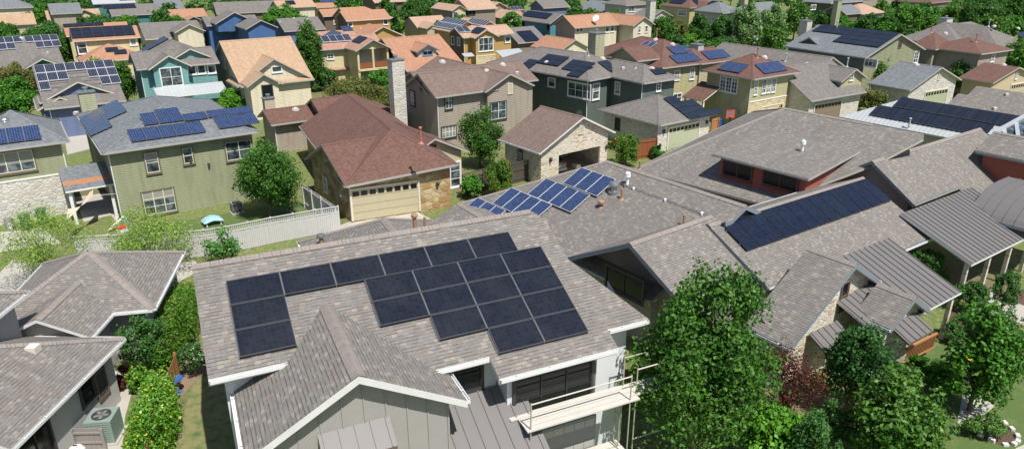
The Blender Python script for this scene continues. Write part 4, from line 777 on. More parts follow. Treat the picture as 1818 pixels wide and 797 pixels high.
 ('redtree', 11.33, 24.8, 1.61, 0.23, 3.83, 28.7, 'purple leaved shrub in front of the pale stone wall'), ('shrub', 22.21, 31.27, 0.91, 0.1, 1.28, 35.5, 'grey green mounded shrub beside the porch'),
 ('box', 19.26, 28.1, 1.05, 0.1, 1.27, 32.5, 'blue green rounded bush below the porch railing'), ('shrub', 23.5, 31.56, 1.42, 0.1, 1.53, 35.5, 'low flowering plants along the walkway'),
 ('shrub', 23.58, 29.8, 1.17, 0.1, 2.46, 33.8, 'leafy bush in front of the rose bed'), ('grass', 19.27, 23.68, 0.98, 0.1, 1.2, 28.4, 'strappy grass clump in the stone edged bed'),
 ('vine', -16.61, 26.87, 0.59, 0.1, 1.32, 31.4, 'vine with white and yellow blooms beside the air conditioner'), ('light2', -22.4, 67.7, 1.23, 0.1, 1.35, 69.2, 'small shrub by the sage wall corner'),
 ('oak3', -30.08, 88.41, 1.76, 0.1, 2.45, 88.1, 'green shrub right of the cream cottage'), ('oak3', -44.73, 107.99, 1.23, 0.1, 1.32, 106.7, 'dark shrub between the turquoise and cream houses'),
 ('shrub', -42.41, 56.87, 0.79, 0.1, 1.23, 59.3, 'small shrub near the white stone wall'),
 ('shrub', 10.75, 20.79, 1.17, 0.1, 3.45, 25.2, 'understorey shrub between the bright light green tree and the maple'),
 ('shrub', 16.96, 26.96, 0.9, 0.1, 1.75, 31.4, 'dark rounded shrub left of the porch railing'), ('olive', 16.19, 23.19, 0.93, 0.1, 1.48, 27.9, 'loose shrub behind the strappy grass bed'),
 ('oak3', 18.31, 105.94, 1.11, 0.1, 1.81, 104.7, 'small shrub between the dark green house and the olive house'),
 ('light2', -7.4, 79.16, 0.99, 0.1, 1.22, 80.0, 'small shrub against the taupe siding'), ('shrub', -26.26, 95.77, 1.1, 0.1, 1.2, 95.4, 'low bush under the dark tall tree'),
 ('shrub', 12.65, 23.24, 1.11, 0.1, 2.26, 27.8, 'dark glossy shrub in the shade between the red leaved shrub and the maple'),
 ('light2', 19.36, 26.96, 0.91, 0.1, 1.32, 31.4, 'bright loose shrub between the maple and the tree with bare trunk'),
 ('shrub', 10.71, 27.0, 0.42, 0.1, 1.2, 31.6, 'tiny dark shrub beside the trunk of the tall dense tree')]
PTS = {'ac1': [(-16.49, 23.77, 0.0)],
 'ac1fence': [(-17.25, 23.01, 0.0), (-16.1, 23.05, 0.0)],
 'ac2': [(-20.49, 49.68, 0.0)],
 'alley': [(-37.24, 40.4, 0.0), (-33.24, 42.31, 0.0), (-30.1, 43.8, 0.0), (-33.09, 46.53, 0.0), (-35.57, 45.8, 0.0), (-40.04, 44.0, 0.0)],
 'alley2': [(-32.18, 33.9, 0.0), (-30.78, 37.64, 0.0), (-31.7, 41.08, 0.0), (-28.9, 40.57, 0.0), (-20.68, 40.74, 0.0), (-20.11, 41.08, 0.0), (-19.04, 39.74, 0.0), (-21.54, 33.9, 0.0), (-28.71, 29.45, 0.0)],
 'barrel': [(-35.04, 46.18, 0.0)],
 'barrelroof': [(27.8, 40.62, 3.3), (29.35, 38.58, 3.3)],
 'bed': [(-16.56, 30.68, 0.0), (-15.13, 30.89, 0.0), (-14.44, 28.48, 0.0), (-14.65, 26.69, 0.0), (-14.43, 25.07, 0.0), (-13.04, 21.32, 0.0), (-13.67, 21.32, 0.0), (-15.03, 25.07, 0.0), (-16.08, 28.48, 0.0)],
 'bin1': [(-33.96, 46.29, 0.0)],
 'bin2': [(-33.58, 47.48, 0.0)],
 'birdbath': [(-14.97, 26.84, 0.0)],
 'bluebin': [(22.27, 75.22, 0.0)],
 'car': [(4.94, 61.81, 0.0)],
 'driveway': [(-12.41, 46.85, 0.0), (-11.09, 48.63, 0.0), (-7.27, 50.04, 0.0), (-6.14, 48.63, 0.0), (-4.28, 46.0, 0.0), (-5.24, 40.4, 0.0), (-12.27, 40.4, 0.0)],
 'fence': [(-11.97, 45.98, 1.85), (-13.34, 45.31, 1.85), (-14.66, 44.55, 1.85), (-15.93, 43.82, 1.85), (-17.14, 43.0, 1.85), (-18.3, 42.22, 1.85), (-19.51, 41.64, 1.85), (-21.12, 41.27, 1.85), (-23.15, 41.08, 1.85),
           (-25.11, 40.8, 1.85), (-27.05, 40.53, 1.85)],
 'fence2': [(-15.69, 50.78, 1.8), (-13.64, 48.08, 1.8), (-12.1, 45.98, 1.8)],
 'fence3': [(-3.93, 53.29, 1.8), (-2.35, 54.78, 1.8), (-0.19, 56.19, 1.8), (1.27, 57.33, 1.8)],
 'fence4': [(11.41, 63.52, 1.8), (13.46, 64.53, 1.8)],
 'flowers': [(21.54, 29.3, 0.3), (21.73, 29.12, 0.3), (21.65, 28.76, 0.3)],
 'garage_apron': [(3.71, 58.97, 0.0), (8.36, 62.35, 0.0), (11.3, 57.7, 0.0), (14.99, 65.13, 0.0), (20.06, 70.28, 0.0), (24.17, 72.55, 0.0), (21.57, 60.62, 0.0), (8.14, 50.53, 0.0)],
 'gate2': [(20.65, 72.49, 0.0), (21.62, 73.38, 0.0)],
 'glider': [(27.21, 38.52, 0.5)],
 'grill': [(-16.48, 21.9, 0.9)],
 'hoop': [(23.25, 74.91, 0.0)],
 'hose': [(-24.26, 45.05, 0.5)],
 'kidslide': [(-16.02, 50.04, 0.0)],
 'kpatio': [(-30.82, 47.7, 0.0), (-29.59, 49.07, 0.0), (-28.27, 47.48, 0.0), (-29.13, 49.31, 0.0), (-32.54, 54.18, 0.0), (-34.55, 53.08, 0.0)],
 'kyard': [(-12.38, 47.07, 0.0), (-16.28, 44.19, 0.0), (-26.37, 45.38, 0.0), (-27.16, 45.8, 0.0), (-19.9, 50.29, 0.0), (-16.02, 52.43, 0.0), (-12.89, 49.33, 0.0)],
 'lamp1': [(48.18, 128.95, 2.6)],
 'lamp2': [(42.47, 126.66, 2.6)],
 'lamp3': [(-1.8, 110.19, 2.6)],
 'lamp4': [(-28.86, 87.41, 0.1)],
 'lawn': [(-12.87, 21.32, 0.0), (-13.58, 22.91, 0.0), (-14.02, 25.07, 0.0), (-14.51, 27.56, 0.0), (-14.36, 28.96, 0.0), (-11.76, 26.69, 0.0), (-9.91, 21.32, 0.0)],
 'meters': [(22.52, 73.45, 1.5)],
 'path1': [(19.92, 26.48, 0.0), (20.81, 27.04, 0.0), (20.95, 25.82, 0.0), (19.96, 25.13, 0.0), (18.92, 24.29, 0.0), (18.57, 24.57, 0.0)],
 'path2': [(27.64, 36.83, 0.0), (27.99, 35.71, 0.0), (28.91, 33.88, 0.0), (27.57, 31.97, 0.0), (26.92, 32.9, 0.0), (26.62, 33.45, 0.0), (26.51, 34.52, 0.0), (26.63, 35.71, 0.0)],
 'path3': [(20.05, 23.07, 0.0), (20.98, 23.5, 0.0), (20.35, 22.58, 0.0), (19.59, 22.58, 0.0)],
 'patio': [(-18.57, 28.72, 0.0), (-17.87, 28.48, 0.0), (-17.09, 27.12, 0.0), (-16.41, 25.07, 0.0), (-14.98, 21.93, 0.0), (-16.5, 21.02, 0.0), (-18.59, 21.02, 0.0), (-19.82, 22.91, 0.0), (-19.02, 27.12, 0.0)],
 'playtable': [(-21.36, 47.29, 0.0)],
 'pots': [(-14.82, 26.02, 0.0), (-14.59, 25.04, 0.0), (-14.9, 25.52, 0.0)],
 'purple': [(12.34, 27.12, 0.0)],
 'railing': [(18.38, 28.58, 1.1), (20.45, 29.9, 1.1)],
 'rbed': [(23.93, 34.78, 0.0), (27.4, 36.55, 0.0), (26.55, 34.39, 0.0), (26.59, 33.51, 0.0), (24.66, 31.97, 0.0), (23.04, 31.97, 0.0), (22.61, 32.67, 0.0)],
 'rbed2': [(28.21, 36.69, 0.0), (30.62, 37.27, 0.0), (28.91, 34.78, 0.0), (28.2, 35.31, 0.0)],
 'redgate': [(4.72, 25.65, 2.0), (6.0, 25.86, 2.0)],
 'ring': [(19.15, 24.39, 0.0), (19.43, 24.75, 0.0), (20.02, 25.04, 0.0), (20.6, 24.85, 0.0), (20.65, 24.02, 0.0), (20.47, 23.5, 0.0), (19.99, 23.2, 0.0), (19.49, 23.28, 0.0), (19.17, 23.67, 0.0), (18.99, 23.93, 0.0)],
 'rlawn': [(14.56, 23.01, 0.0), (18.73, 29.45, 0.0), (22.66, 31.55, 0.0), (24.96, 31.55, 0.0), (26.86, 29.45, 0.0), (20.94, 21.32, 0.0), (13.75, 21.32, 0.0)],
 'sail': [(-29.32, 43.62, 2.0), (-30.09, 48.63, 2.0), (-29.11, 46.7, 2.0), (-30.13, 45.33, 2.0)],
 'sailpole': [(-27.34, 46.41, 2.6), (-29.13, 48.0, 2.6)],
 'sky': [(38.01, 55.19, 4.2), (46.84, 62.66, 4.2), (34.33, 43.34, 4.2), (36.16, 50.06, 4.2)],
 'stones': [(26.07, 35.46, 0.0), (25.79, 34.53, 0.0), (25.92, 34.15, 0.0), (24.53, 33.71, 0.0)],
 'toys': [(-27.6, 46.18, 0.0), (-27.09, 45.87, 0.0)],
 'tub': [(-5.41, 51.1, 0.0)],
 'vinefence': [(-15.19, 27.78, 1.5), (-14.64, 25.35, 1.5), (-14.04, 23.06, 1.5), (-13.35, 21.07, 1.5), (-12.81, 19.61, 1.5)],
 'walk_left': [(-47.74, 77.0, 0.0), (-46.77, 78.05, 0.0), (-40.84, 67.72, 0.0), (-42.1, 65.13, 0.0), (-45.37, 70.28, 0.0)],
 'walllamp': [(-11.03, 47.1, 1.9)],
 'yardhose': [(-16.19, 49.92, 0.0)]}
MOUNDS = [('hedge', -16.87, 31.92, 1.05, 5.49, 1.2, 1.2, -163.8, 'loose bright green hedge between the pale garage and the front house', 'hedge'),
 ('vine', -14.23, 23.54, 0.95, 3.72, 1.0, 1.0, -165.3, 'yellow green flowering vine smothering the wooden fence', 'vine')]
SUN = 5.0; SKY = 0.08; EXPO = 0.27

R = math.radians
scn = bpy.context.scene
COL = scn.collection
rng = np.random.default_rng(7)
random.seed(5)
NEAR = 75.0

# ------------------------------------------------------------------ materials
MATS = {}
def newmat(name):
    m = bpy.data.materials.new(name); m.use_nodes = True
    nt = m.node_tree; b = nt.nodes['Principled BSDF']
    MATS[name] = m
    return m, nt, b
def N(nt, t, **kw):
    n = nt.nodes.new(t)
    for k_, v in kw.items():
        if k_ in n.inputs: n.inputs[k_].default_value = v
        else: setattr(n, k_, v)
    return n
def L(nt, a, b): nt.links.new(a, b)
def math_(nt, op, a, b=None, c=None):
    n = nt.nodes.new('ShaderNodeMath'); n.operation = op
    for i, x in enumerate((a, b, c)):
        if x is None: continue
        if isinstance(x, (int, float)): n.inputs[i].default_value = x
        else: L(nt, x, n.inputs[i])
    return n.outputs[0]
def ramp(nt, fac, stops, interp='LINEAR'):
    n = nt.nodes.new('ShaderNodeValToRGB'); cr = n.color_ramp; cr.interpolation = interp
    while len(cr.elements) < len(stops): cr.elements.new(0.5)
    for e, (p, c) in zip(cr.elements, stops): e.position = p; e.color = (*c, 1)
    L(nt, fac, n.inputs[0]); return n.outputs[0]
def mixc(nt, fac, a, b, mode='MIX'):
    n = nt.nodes.new('ShaderNodeMix'); n.data_type = 'RGBA'; n.blend_type = mode
    if isinstance(fac, (int, float)): n.inputs[0].default_value = fac
    else: L(nt, fac, n.inputs[0])
    for i, x in ((6, a), (7, b)):
        if isinstance(x, tuple): n.inputs[i].default_value = (*x, 1)
        else: L(nt, x, n.inputs[i])
    return n.outputs[2]
def noise(nt, vec, scale, detail=3, rough=.6):
    n = nt.nodes.new('ShaderNodeTexNoise'); n.inputs['Scale'].default_value = scale; n.inputs['Detail'].default_value = detail
    n.inputs['Roughness'].default_value = rough
    if vec is not None: L(nt, vec, n.inputs['Vector'])
    return n.outputs['Fac']
def bump(nt, b, h, strength=.4, dist=.02):
    n = nt.nodes.new('ShaderNodeBump'); n.inputs['Strength'].default_value = strength; n.inputs['Distance'].default_value = dist
    L(nt, h, n.inputs['Height']); L(nt, n.outputs[0], b.inputs['Normal'])
def objco(nt):
    return nt.nodes.new('ShaderNodeTexCoord').outputs['Object']
def geopos(nt):
    return nt.nodes.new('ShaderNodeNewGeometry').outputs['Position']

def mat_plain(name, col, rough=.6, var=.12, metal=0, scale=3.0):
    m, nt, b = newmat(name)
    p = geopos(nt)
    f = noise(nt, p, scale, 4)
    c = mixc(nt, f, tuple(x*(1-var) for x in col), tuple(min(1, x*(1+var)) for x in col))
    L(nt, c, b.inputs['Base Color']); b.inputs['Roughness'].default_value = rough; b.inputs['Metallic'].default_value = metal
    return m
def mat_shingle(name, cols, row=.132, tab=.19, contrast=1.0):
    m, nt, b = newmat(name)
    uv = nt.nodes.new('ShaderNodeUVMap').outputs[0]
    sep = nt.nodes.new('ShaderNodeSeparateXYZ'); L(nt, uv, sep.inputs[0])
    r = math_(nt, 'DIVIDE', sep.outputs[1], row); ri = math_(nt, 'FLOOR', r); rf = math_(nt, 'FRACT', r)
    wn = N(nt, 'ShaderNodeTexWhiteNoise', noise_dimensions='1D'); L(nt, ri, wn.inputs['W'])
    u = math_(nt, 'ADD', math_(nt, 'DIVIDE', sep.outputs[0], tab), math_(nt, 'MULTIPLY', wn.outputs['Value'], 3.0))
    ui = math_(nt, 'FLOOR', u); uf = math_(nt, 'FRACT', u)
    cv = nt.nodes.new('ShaderNodeCombineXYZ'); L(nt, ui, cv.inputs[0]); L(nt, ri, cv.inputs[1])
    w2 = N(nt, 'ShaderNodeTexWhiteNoise', noise_dimensions='2D'); L(nt, cv.outputs[0], w2.inputs['Vector'])
    stops = [(i/len(cols), c) for i, c in enumerate(cols)]
    c = ramp(nt, w2.outputs['Value'], stops, 'CONSTANT')
    # wide weathering
    big = noise(nt, geopos(nt), .35, 3); gr = noise(nt, geopos(nt), 60, 2)
    c = mixc(nt, math_(nt, 'MULTIPLY', big, .28), c, tuple(x*.72 for x in cols[0]))
    mps = nt.nodes.new('ShaderNodeMapping'); mps.inputs['Scale'].default_value = (2.2, .25, 1); L(nt, uv, mps.inputs[0])
    c = mixc(nt, math_(nt, 'MULTIPLY', ramp(nt, noise(nt, mps.outputs[0], 1.0, 5), [(.46, (0, 0, 0)), (.72, (1, 1, 1))]), .5), c, tuple(x*.6 for x in cols[0]))
    c = mixc(nt, math_(nt, 'MULTIPLY', gr, .25), c, tuple(min(1, x*1.35) for x in cols[0]))
    # butt edge of each course: thicker tab, shade under it painted as dark line
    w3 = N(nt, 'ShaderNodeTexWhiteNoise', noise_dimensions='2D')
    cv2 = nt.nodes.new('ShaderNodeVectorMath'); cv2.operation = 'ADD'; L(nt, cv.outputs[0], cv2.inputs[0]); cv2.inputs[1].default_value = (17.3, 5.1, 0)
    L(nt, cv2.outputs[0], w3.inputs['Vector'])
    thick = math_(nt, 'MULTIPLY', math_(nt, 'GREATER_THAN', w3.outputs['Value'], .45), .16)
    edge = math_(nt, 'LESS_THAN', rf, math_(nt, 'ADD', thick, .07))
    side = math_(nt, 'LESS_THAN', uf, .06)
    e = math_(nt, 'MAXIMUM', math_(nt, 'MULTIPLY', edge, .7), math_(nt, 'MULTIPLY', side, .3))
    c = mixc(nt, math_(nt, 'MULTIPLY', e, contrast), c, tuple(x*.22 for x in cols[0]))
    L(nt, c, b.inputs['Base Color']); b.inputs['Roughness'].default_value = .9
    h = math_(nt, 'SUBTRACT', math_(nt, 'SUBTRACT', 1, rf), math_(nt, 'MULTIPLY', edge, .6))
    h = math_(nt, 'ADD', h, math_(nt, 'MULTIPLY', gr, .3))
    bump(nt, b, h, .5, .012)
    return m
def mat_siding(name, col, exp=.17, var=.08):
    m, nt, b = newmat(name)
    sep = nt.nodes.new('ShaderNodeSeparateXYZ'); L(nt, geopos(nt), sep.inputs[0])
    f = math_(nt, 'FRACT', math_(nt, 'DIVIDE', sep.outputs[2], exp))
    line = math_(nt, 'LESS_THAN', f, .13)
    n1 = noise(nt, geopos(nt), 1.2, 4)
    c = mixc(nt, n1, tuple(x*(1-var) for x in col), tuple(x*(1+var) for x in col))
    mp = nt.nodes.new('ShaderNodeMapping'); mp.inputs['Scale'].default_value = (3, 3, .35); L(nt, geopos(nt), mp.inputs[0])
    stn = noise(nt, mp.outputs[0], 1.0, 5); c = mixc(nt, math_(nt, 'MULTIPLY', ramp(nt, stn, [(.45, (0, 0, 0)), (.75, (1, 1, 1))]), .6), c, tuple(x*.62 for x in col))
    c = mixc(nt, math_(nt, 'MULTIPLY', line, .6), c, tuple(x*.3 for x in col))
    L(nt, c, b.inputs['Base Color']); b.inputs['Roughness'].default_value = .65
    bump(nt, b, math_(nt, 'SUBTRACT', 1, f), .7, .03)
    return m
def mat_stone(name, cols, scale=2.2, mortar=(.55, .52, .46), flat=.55, bw=None):
    m, nt, b = newmat(name)
    mp = nt.nodes.new('ShaderNodeMapping'); mp.inputs['Scale'].default_value = (1, 1, 1/flat); L(nt, geopos(nt), mp.inputs[0])
    dn = nt.nodes.new('ShaderNodeTexNoise'); dn.inputs['Scale'].default_value = 2.5; L(nt, mp.outputs[0], dn.inputs['Vector'])
    av = mixc(nt, .12, mp.outputs[0], dn.outputs['Color'], 'ADD')
    v = nt.nodes.new('ShaderNodeTexVoronoi'); v.inputs['Scale'].default_value = scale; L(nt, av, v.inputs['Vector'])
    v2 = nt.nodes.new('ShaderNodeTexVoronoi'); v2.feature = 'DISTANCE_TO_EDGE'; v2.inputs['Scale'].default_value = scale; L(nt, av, v2.inputs['Vector'])
    s = nt.nodes.new('ShaderNodeSeparateColor'); L(nt, v.outputs['Color'], s.inputs[0])
    c = ramp(nt, s.outputs[0], [(i/len(cols), c_) for i, c_ in enumerate(cols)], 'CONSTANT')
    n1 = noise(nt, geopos(nt), 9, 4)
    c = mixc(nt, math_(nt, 'MULTIPLY', n1, .45), c, tuple(x*.6 for x in cols[0]))
    e = math_(nt, 'LESS_THAN', v2.outputs['Distance'], .035)
    c = mixc(nt, math_(nt, 'MULTIPLY', e, .7), c, mortar)
    L(nt, c, b.inputs['Base Color']); b.inputs['Roughness'].default_value = .85
    h = math_(nt, 'ADD', math_(nt, 'MINIMUM', v2.outputs['Distance'], .12), math_(nt, 'MULTIPLY', n1, .06))
    bump(nt, b, h, .8, .25)
    return m
def mat_leaf(name, stops, trans=.25):
    m, nt, b = newmat(name)
    g = nt.nodes.new('ShaderNodeNewGeometry')
    c = ramp(nt, g.outputs['Random Per Island'], stops)
    n1 = noise(nt, g.outputs['Position'], .8, 2)
    n0 = ramp(nt, noise(nt, g.outputs['Position'], 1.25, 2), [(.42, (0, 0, 0)), (.58, (1, 1, 1))])
    c = mixc(nt, math_(nt, 'MULTIPLY', n0, .22), c, tuple(min(.8, x*1.1) for x in stops[-1][1]) if name not in ('leaf_flower', 'leaf_roses', 'leaf_vine') else stops[2][1])
    c = mixc(nt, math_(nt, 'MULTIPLY', n1, .55), c, tuple(x*.5 for x in stops[0][1]))
    L(nt, c, b.inputs['Base Color']); b.inputs['Roughness'].default_value = .48
    b.inputs['Specular IOR Level'].default_value = .2
    t = nt.nodes.new('ShaderNodeBsdfTranslucent'); L(nt, mixc(nt, .45, c, (.16, .34, .01)), t.inputs['Color'])
    mx = nt.nodes.new('ShaderNodeMixShader'); mx.inputs[0].default_value = trans
    L(nt, b.outputs[0], mx.inputs[1]); L(nt, t.outputs[0], mx.inputs[2])
    L(nt, mx.outputs[0], nt.nodes['Material Output'].inputs[0])
    return m
def mat_panel(name, cell, line, frame_w, linew, spec=.5, ncx=6, ncy=10, rough=.22):
    m, nt, b = newmat(name)
    uv = nt.nodes.new('ShaderNodeUVMap').outputs[0]
    sep = nt.nodes.new('ShaderNodeSeparateXYZ'); L(nt, uv, sep.inputs[0])
    fx = math_(nt, 'FRACT', math_(nt, 'MULTIPLY', sep.outputs[0], ncx)); fy = math_(nt, 'FRACT', math_(nt, 'MULTIPLY', sep.outputs[1], ncy))
    lx = math_(nt, 'LESS_THAN', fx, linew); ly = math_(nt, 'LESS_THAN', fy, linew)
    ln = math_(nt, 'MAXIMUM', lx, ly)
    cv = nt.nodes.new('ShaderNodeCombineXYZ')
    L(nt, math_(nt, 'FLOOR', math_(nt, 'MULTIPLY', sep.outputs[0], ncx)), cv.inputs[0]); L(nt, math_(nt, 'FLOOR', math_(nt, 'MULTIPLY', sep.outputs[1], ncy)), cv.inputs[1])
    oi = nt.nodes.new('ShaderNodeObjectInfo'); L(nt, math_(nt, 'MULTIPLY', oi.outputs['Random'], 40), cv.inputs[2])
    w = N(nt, 'ShaderNodeTexWhiteNoise', noise_dimensions='3D'); L(nt, cv.outputs[0], w.inputs['Vector'])
    c = mixc(nt, w.outputs['Value'], tuple(x*.72 for x in cell), tuple(x*1.3 for x in cell))
    c = mixc(nt, ln, c, line)
    du = noise(nt, geopos(nt), .9, 5); c = mixc(nt, math_(nt, 'MULTIPLY', ramp(nt, du, [(.4, (0, 0, 0)), (.75, (1, 1, 1))]), .012), c, (.30, .28, .25))
    L(nt, c, b.inputs['Base Color']); L(nt, math_(nt, 'ADD', math_(nt, 'MULTIPLY', du, .25), rough-.08), b.inputs['Roughness'])
    b.inputs['Specular IOR Level'].default_value = spec
    b.inputs['Coat Weight'].default_value = .25; b.inputs['Coat Roughness'].default_value = .06
    return m

SH = {
 'grey': [(.194, .179, .164), (.226, .208, .19), (.165, .156, .147), (.204, .19, .177), (.196, .163, .143), (.288, .257, .218), (.18, .17, .16), (.176, .169, .164)],
 'greyf': [(.17, .157, .148), (.205, .188, .175), (.135, .124, .118), (.185, .163, .148)],
 'slate': [(.16, .178, .19), (.20, .218, .23), (.125, .138, .15), (.178, .192, .205)],
 'taupe': [(.18, .13, .108), (.21, .15, .126), (.15, .106, .09), (.19, .136, .115)],
 'brown': [(.145, .075, .058), (.175, .09, .068), (.115, .06, .047), (.155, .083, .066)],
 'orange': [(.39, .20, .125), (.44, .235, .15), (.34, .175, .108), (.41, .22, .14)],
 'orange2': [(.38, .215, .16), (.45, .26, .20), (.31, .17, .125), (.41, .235, .175)],
 'tan': [(.42, .285, .185), (.47, .32, .21), (.37, .25, .16), (.44, .30, .195)],
 'tan2': [(.43, .285, .205), (.50, .335, .245), (.36, .235, .17), (.45, .305, .22)],
}
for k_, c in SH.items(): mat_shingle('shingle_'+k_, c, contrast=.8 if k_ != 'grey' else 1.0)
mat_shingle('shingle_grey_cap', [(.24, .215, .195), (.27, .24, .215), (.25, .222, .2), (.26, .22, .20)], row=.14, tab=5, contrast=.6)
# gold rust streak on the slate carport roof
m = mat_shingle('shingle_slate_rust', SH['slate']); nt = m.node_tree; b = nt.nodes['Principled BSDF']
src = b.inputs['Base Color'].links[0].from_socket
sep = nt.nodes.new('ShaderNodeSeparateXYZ'); L(nt, nt.nodes.new('ShaderNodeUVMap').outputs[0], sep.inputs[0])
d = math_(nt, 'ABSOLUTE', math_(nt, 'SUBTRACT', math_(nt, 'ADD', sep.outputs[1], math_(nt, 'MULTIPLY', noise(nt, geopos(nt), 1.5), .5)), 1.3))
f = math_(nt, 'LESS_THAN', d, .33)
L(nt, mixc(nt, math_(nt, 'MULTIPLY', f, .7), src, (.42, .17, .05)), b.inputs['Base Color'])

WALLC = {'stucco': (.62, .64, .66), 'greystucco': (.42, .41, .39), 'taupestucco': (.30, .26, .245), 'red': (.33, .10, .075), 'ochre': (.44, .28, .10), 'brown': (.16, .115, .085),
 'brown2': (.26, .21, .165), 'beige': (.46, .40, .29), 'tan': (.50, .41, .27), 'olive2': (.44, .40, .20), 'batten': (.33, .315, .295), 'cmu': (.26, .26, .25), 'darkolive_plain': (.13, .125, .10)}
for k_, c in WALLC.items():
    m = mat_plain('wall_'+k_, c, .85, .07, 0, 2.2); nt = m.node_tree
    bump(nt, nt.nodes['Principled BSDF'], noise(nt, geopos(nt), 45, 3), .35, .02)
SIDC = {'sage': (.275, .29, .175), 'sage_plain': (.36, .36, .24), 'taupe': (.34, .295, .235), 'darkgreen': (.105, .135, .115), 'darkolive': (.12, .125, .085), 'olive': (.43, .40, .23), 'cream': (.66, .60, .45),
 'yellow': (.60, .53, .31), 'teal': (.15, .33, .33), 'teal2': (.075, .24, .30), 'teal_dark': (.05, .19, .19), 'blue': (.13, .165, .29), 'blue2': (.05, .12, .29)}
for k_, c in SIDC.items(): mat_siding('wall_'+k_, c)
mat_stone('wall_stone_white', [(.60, .58, .52), (.68, .66, .60), (.52, .50, .45), (.63, .57, .46), (.66, .65, .62)], 2.4, (.5, .48, .43), .5)
mat_stone('wall_stone_cream', [(.66, .61, .50), (.72, .68, .58), (.58, .47, .30), (.69, .64, .53), (.64, .59, .48), (.70, .66, .56), (.67, .63, .53), (.50, .33, .19), (.72, .68, .58)], 3.0, (.58, .54, .45), .42)
mat_stone('wall_stone_gold', [(.44, .31, .15), (.52, .40, .22), (.38, .22, .09), (.56, .45, .27), (.47, .33, .17), (.33, .19, .10)], 1.7, (.30, .25, .17), .75)
mat_stone('wall_stone_gold2', [(.62, .52, .31), (.68, .59, .40), (.55, .43, .22), (.66, .57, .36)], 2.4, (.60, .53, .38), .7)
PL = {'trim_white': (.72, .72, .70), 'trim_cream': (.66, .62, .50), 'trim_brown': (.16, .11, .085), 'trim_bluegrey': (.28, .33, .37), 'trim_dark': (.045, .045, .045), 'trim_olive': (.15, .13, .085),
 'trim_darkred': (.14, .05, .04), 'trim_blue': (.16, .22, .33), 'soffit': (.42, .40, .36), 'gutter': (.70, .71, .71), 'garage_yellow': (.46, .41, .27), 'garage_sage': (.38, .42, .29), 'garage_tan': (.50, .44, .31), 'garage_brown': (.23, .18, .13),
 'louver': (.55, .50, .36), 'louverd': (.10, .085, .075), 'concrete': (.42, .395, .35), 'plank': (.54, .52, .47), 'wood_red': (.26, .085, .035), 'wood_grey': (.27, .25, .235), 'wood_dark': (.085, .07, .06), 'wood_deck': (.40, .18, .08),
 'ac_green': (.22, .29, .25), 'ac_grey': (.20, .21, .215), 'black': (.02, .02, .02), 'plastic_white': (.75, .75, .74), 'plastic_blue': (.03, .10, .30), 'plastic_green': (.04, .09, .07), 'cloth_tan': (.62, .52, .38), 'cloth_blue': (.28, .50, .60),
 'pipe_tan': (.33, .20, .12), 'pipe_red': (.36, .15, .11), 'pipe_grey': (.38, .42, .41), 'dome': (.46, .42, .41), 'rust': (.3, .12, .05), 'orange_toy': (.75, .16, .03), 'red_toy': (.6, .03, .03), 'bark': (.14, .105, .08), 'bark_pale': (.25, .21, .17), 'mulch': (.11, .065, .045), 'dirt': (.24, .17, .12), 'fence_pale': (.52, .51, .50), 'fence_brown': (.32, .15, .05), 'stone_edge': (.62, .60, .55),
 'paint_yellowgreen': (.38, .40, .28), 'yellow_toy': (.8, .55, .03), 'purple_toy': (.10, .09, .45), 'car_silver': (.30, .29, .26), 'car_light': (.5, .02, .02), 'plate': (.7, .7, .7), 'tyre': (.02, .02, .02)}
for k_, c in PL.items(): mat_plain(k_, c, .6 if not k_.startswith('car') else .25, .1)
for k_, c in {'white': (.66, .66, .65), 'pale': (.42, .40, .36), 'cream': (.55, .52, .42), 'brown': (.16, .11, .085), 'bluegrey': (.20, .24, .28)}.items(): mat_plain('fascia_'+k_, c, .6, .1)
mat_plain('gutter_pale', (.36, .36, .34), .5, .1)
mat_plain('white_metal', (.50, .53, .54), .35, .06, .25, 1.2)
mat_plain('bronze', (.15, .142, .14), .5, .07, .0, 1.5)
mat_plain('galv', (.42, .44, .45), .35, .1, .8)
m, nt, b = newmat('glass'); b.inputs['Base Color'].default_value = (.045, .06, .07, 1); b.inputs['Roughness'].default_value = .05; b.inputs['Specular IOR Level'].default_value = .8
oi = nt.nodes.new('ShaderNodeObjectInfo'); sz_ = nt.nodes.new('ShaderNodeSeparateXYZ'); L(nt, nt.nodes.new('ShaderNodeTexCoord').outputs['Generated'], sz_.inputs[0])
gp = nt.nodes.new('ShaderNodeSeparateXYZ'); L(nt, geopos(nt), gp.inputs[0])
fc = noise(nt, geopos(nt), 1.7, 2); L(nt, ramp(nt, fc, [(.35, (.02, .025, .03)), (.5, (.05, .075, .085)), (.65, (.16, .20, .21))]), b.inputs['Base Color'])
bl = math_(nt, 'GREATER_THAN', sz_.outputs[2], math_(nt, 'ADD', math_(nt, 'MULTIPLY', oi.outputs['Random'], 1.5), .1))
st_ = math_(nt, 'ADD', math_(nt, 'MULTIPLY', math_(nt, 'GREATER_THAN', math_(nt, 'FRACT', math_(nt, 'MULTIPLY', gp.outputs[2], 14)), .3), .5), .5)
cur = mixc(nt, st_, (.10, .10, .095), (.34, .34, .31))
L(nt, mixc(nt, bl, b.inputs['Base Color'].links[0].from_socket, cur), b.inputs['Base Color'])
m, nt, b = newmat('glass_dark'); b.inputs['Base Color'].default_value = (.012, .015, .017, 1); b.inputs['Roughness'].default_value = .12; b.inputs['Specular IOR Level'].default_value = .35
mat_panel('panel_blue', (.013, .030, .098), (.20, .26, .35), .03, .06, .4)
mat_panel('panel_navy', (.008, .012, .027), (.014, .022, .043), .02, .07, .35)
mat_panel('panel_black', (.014, .019, .032), (.05, .06, .08), .02, .04, .45, 6, 1)
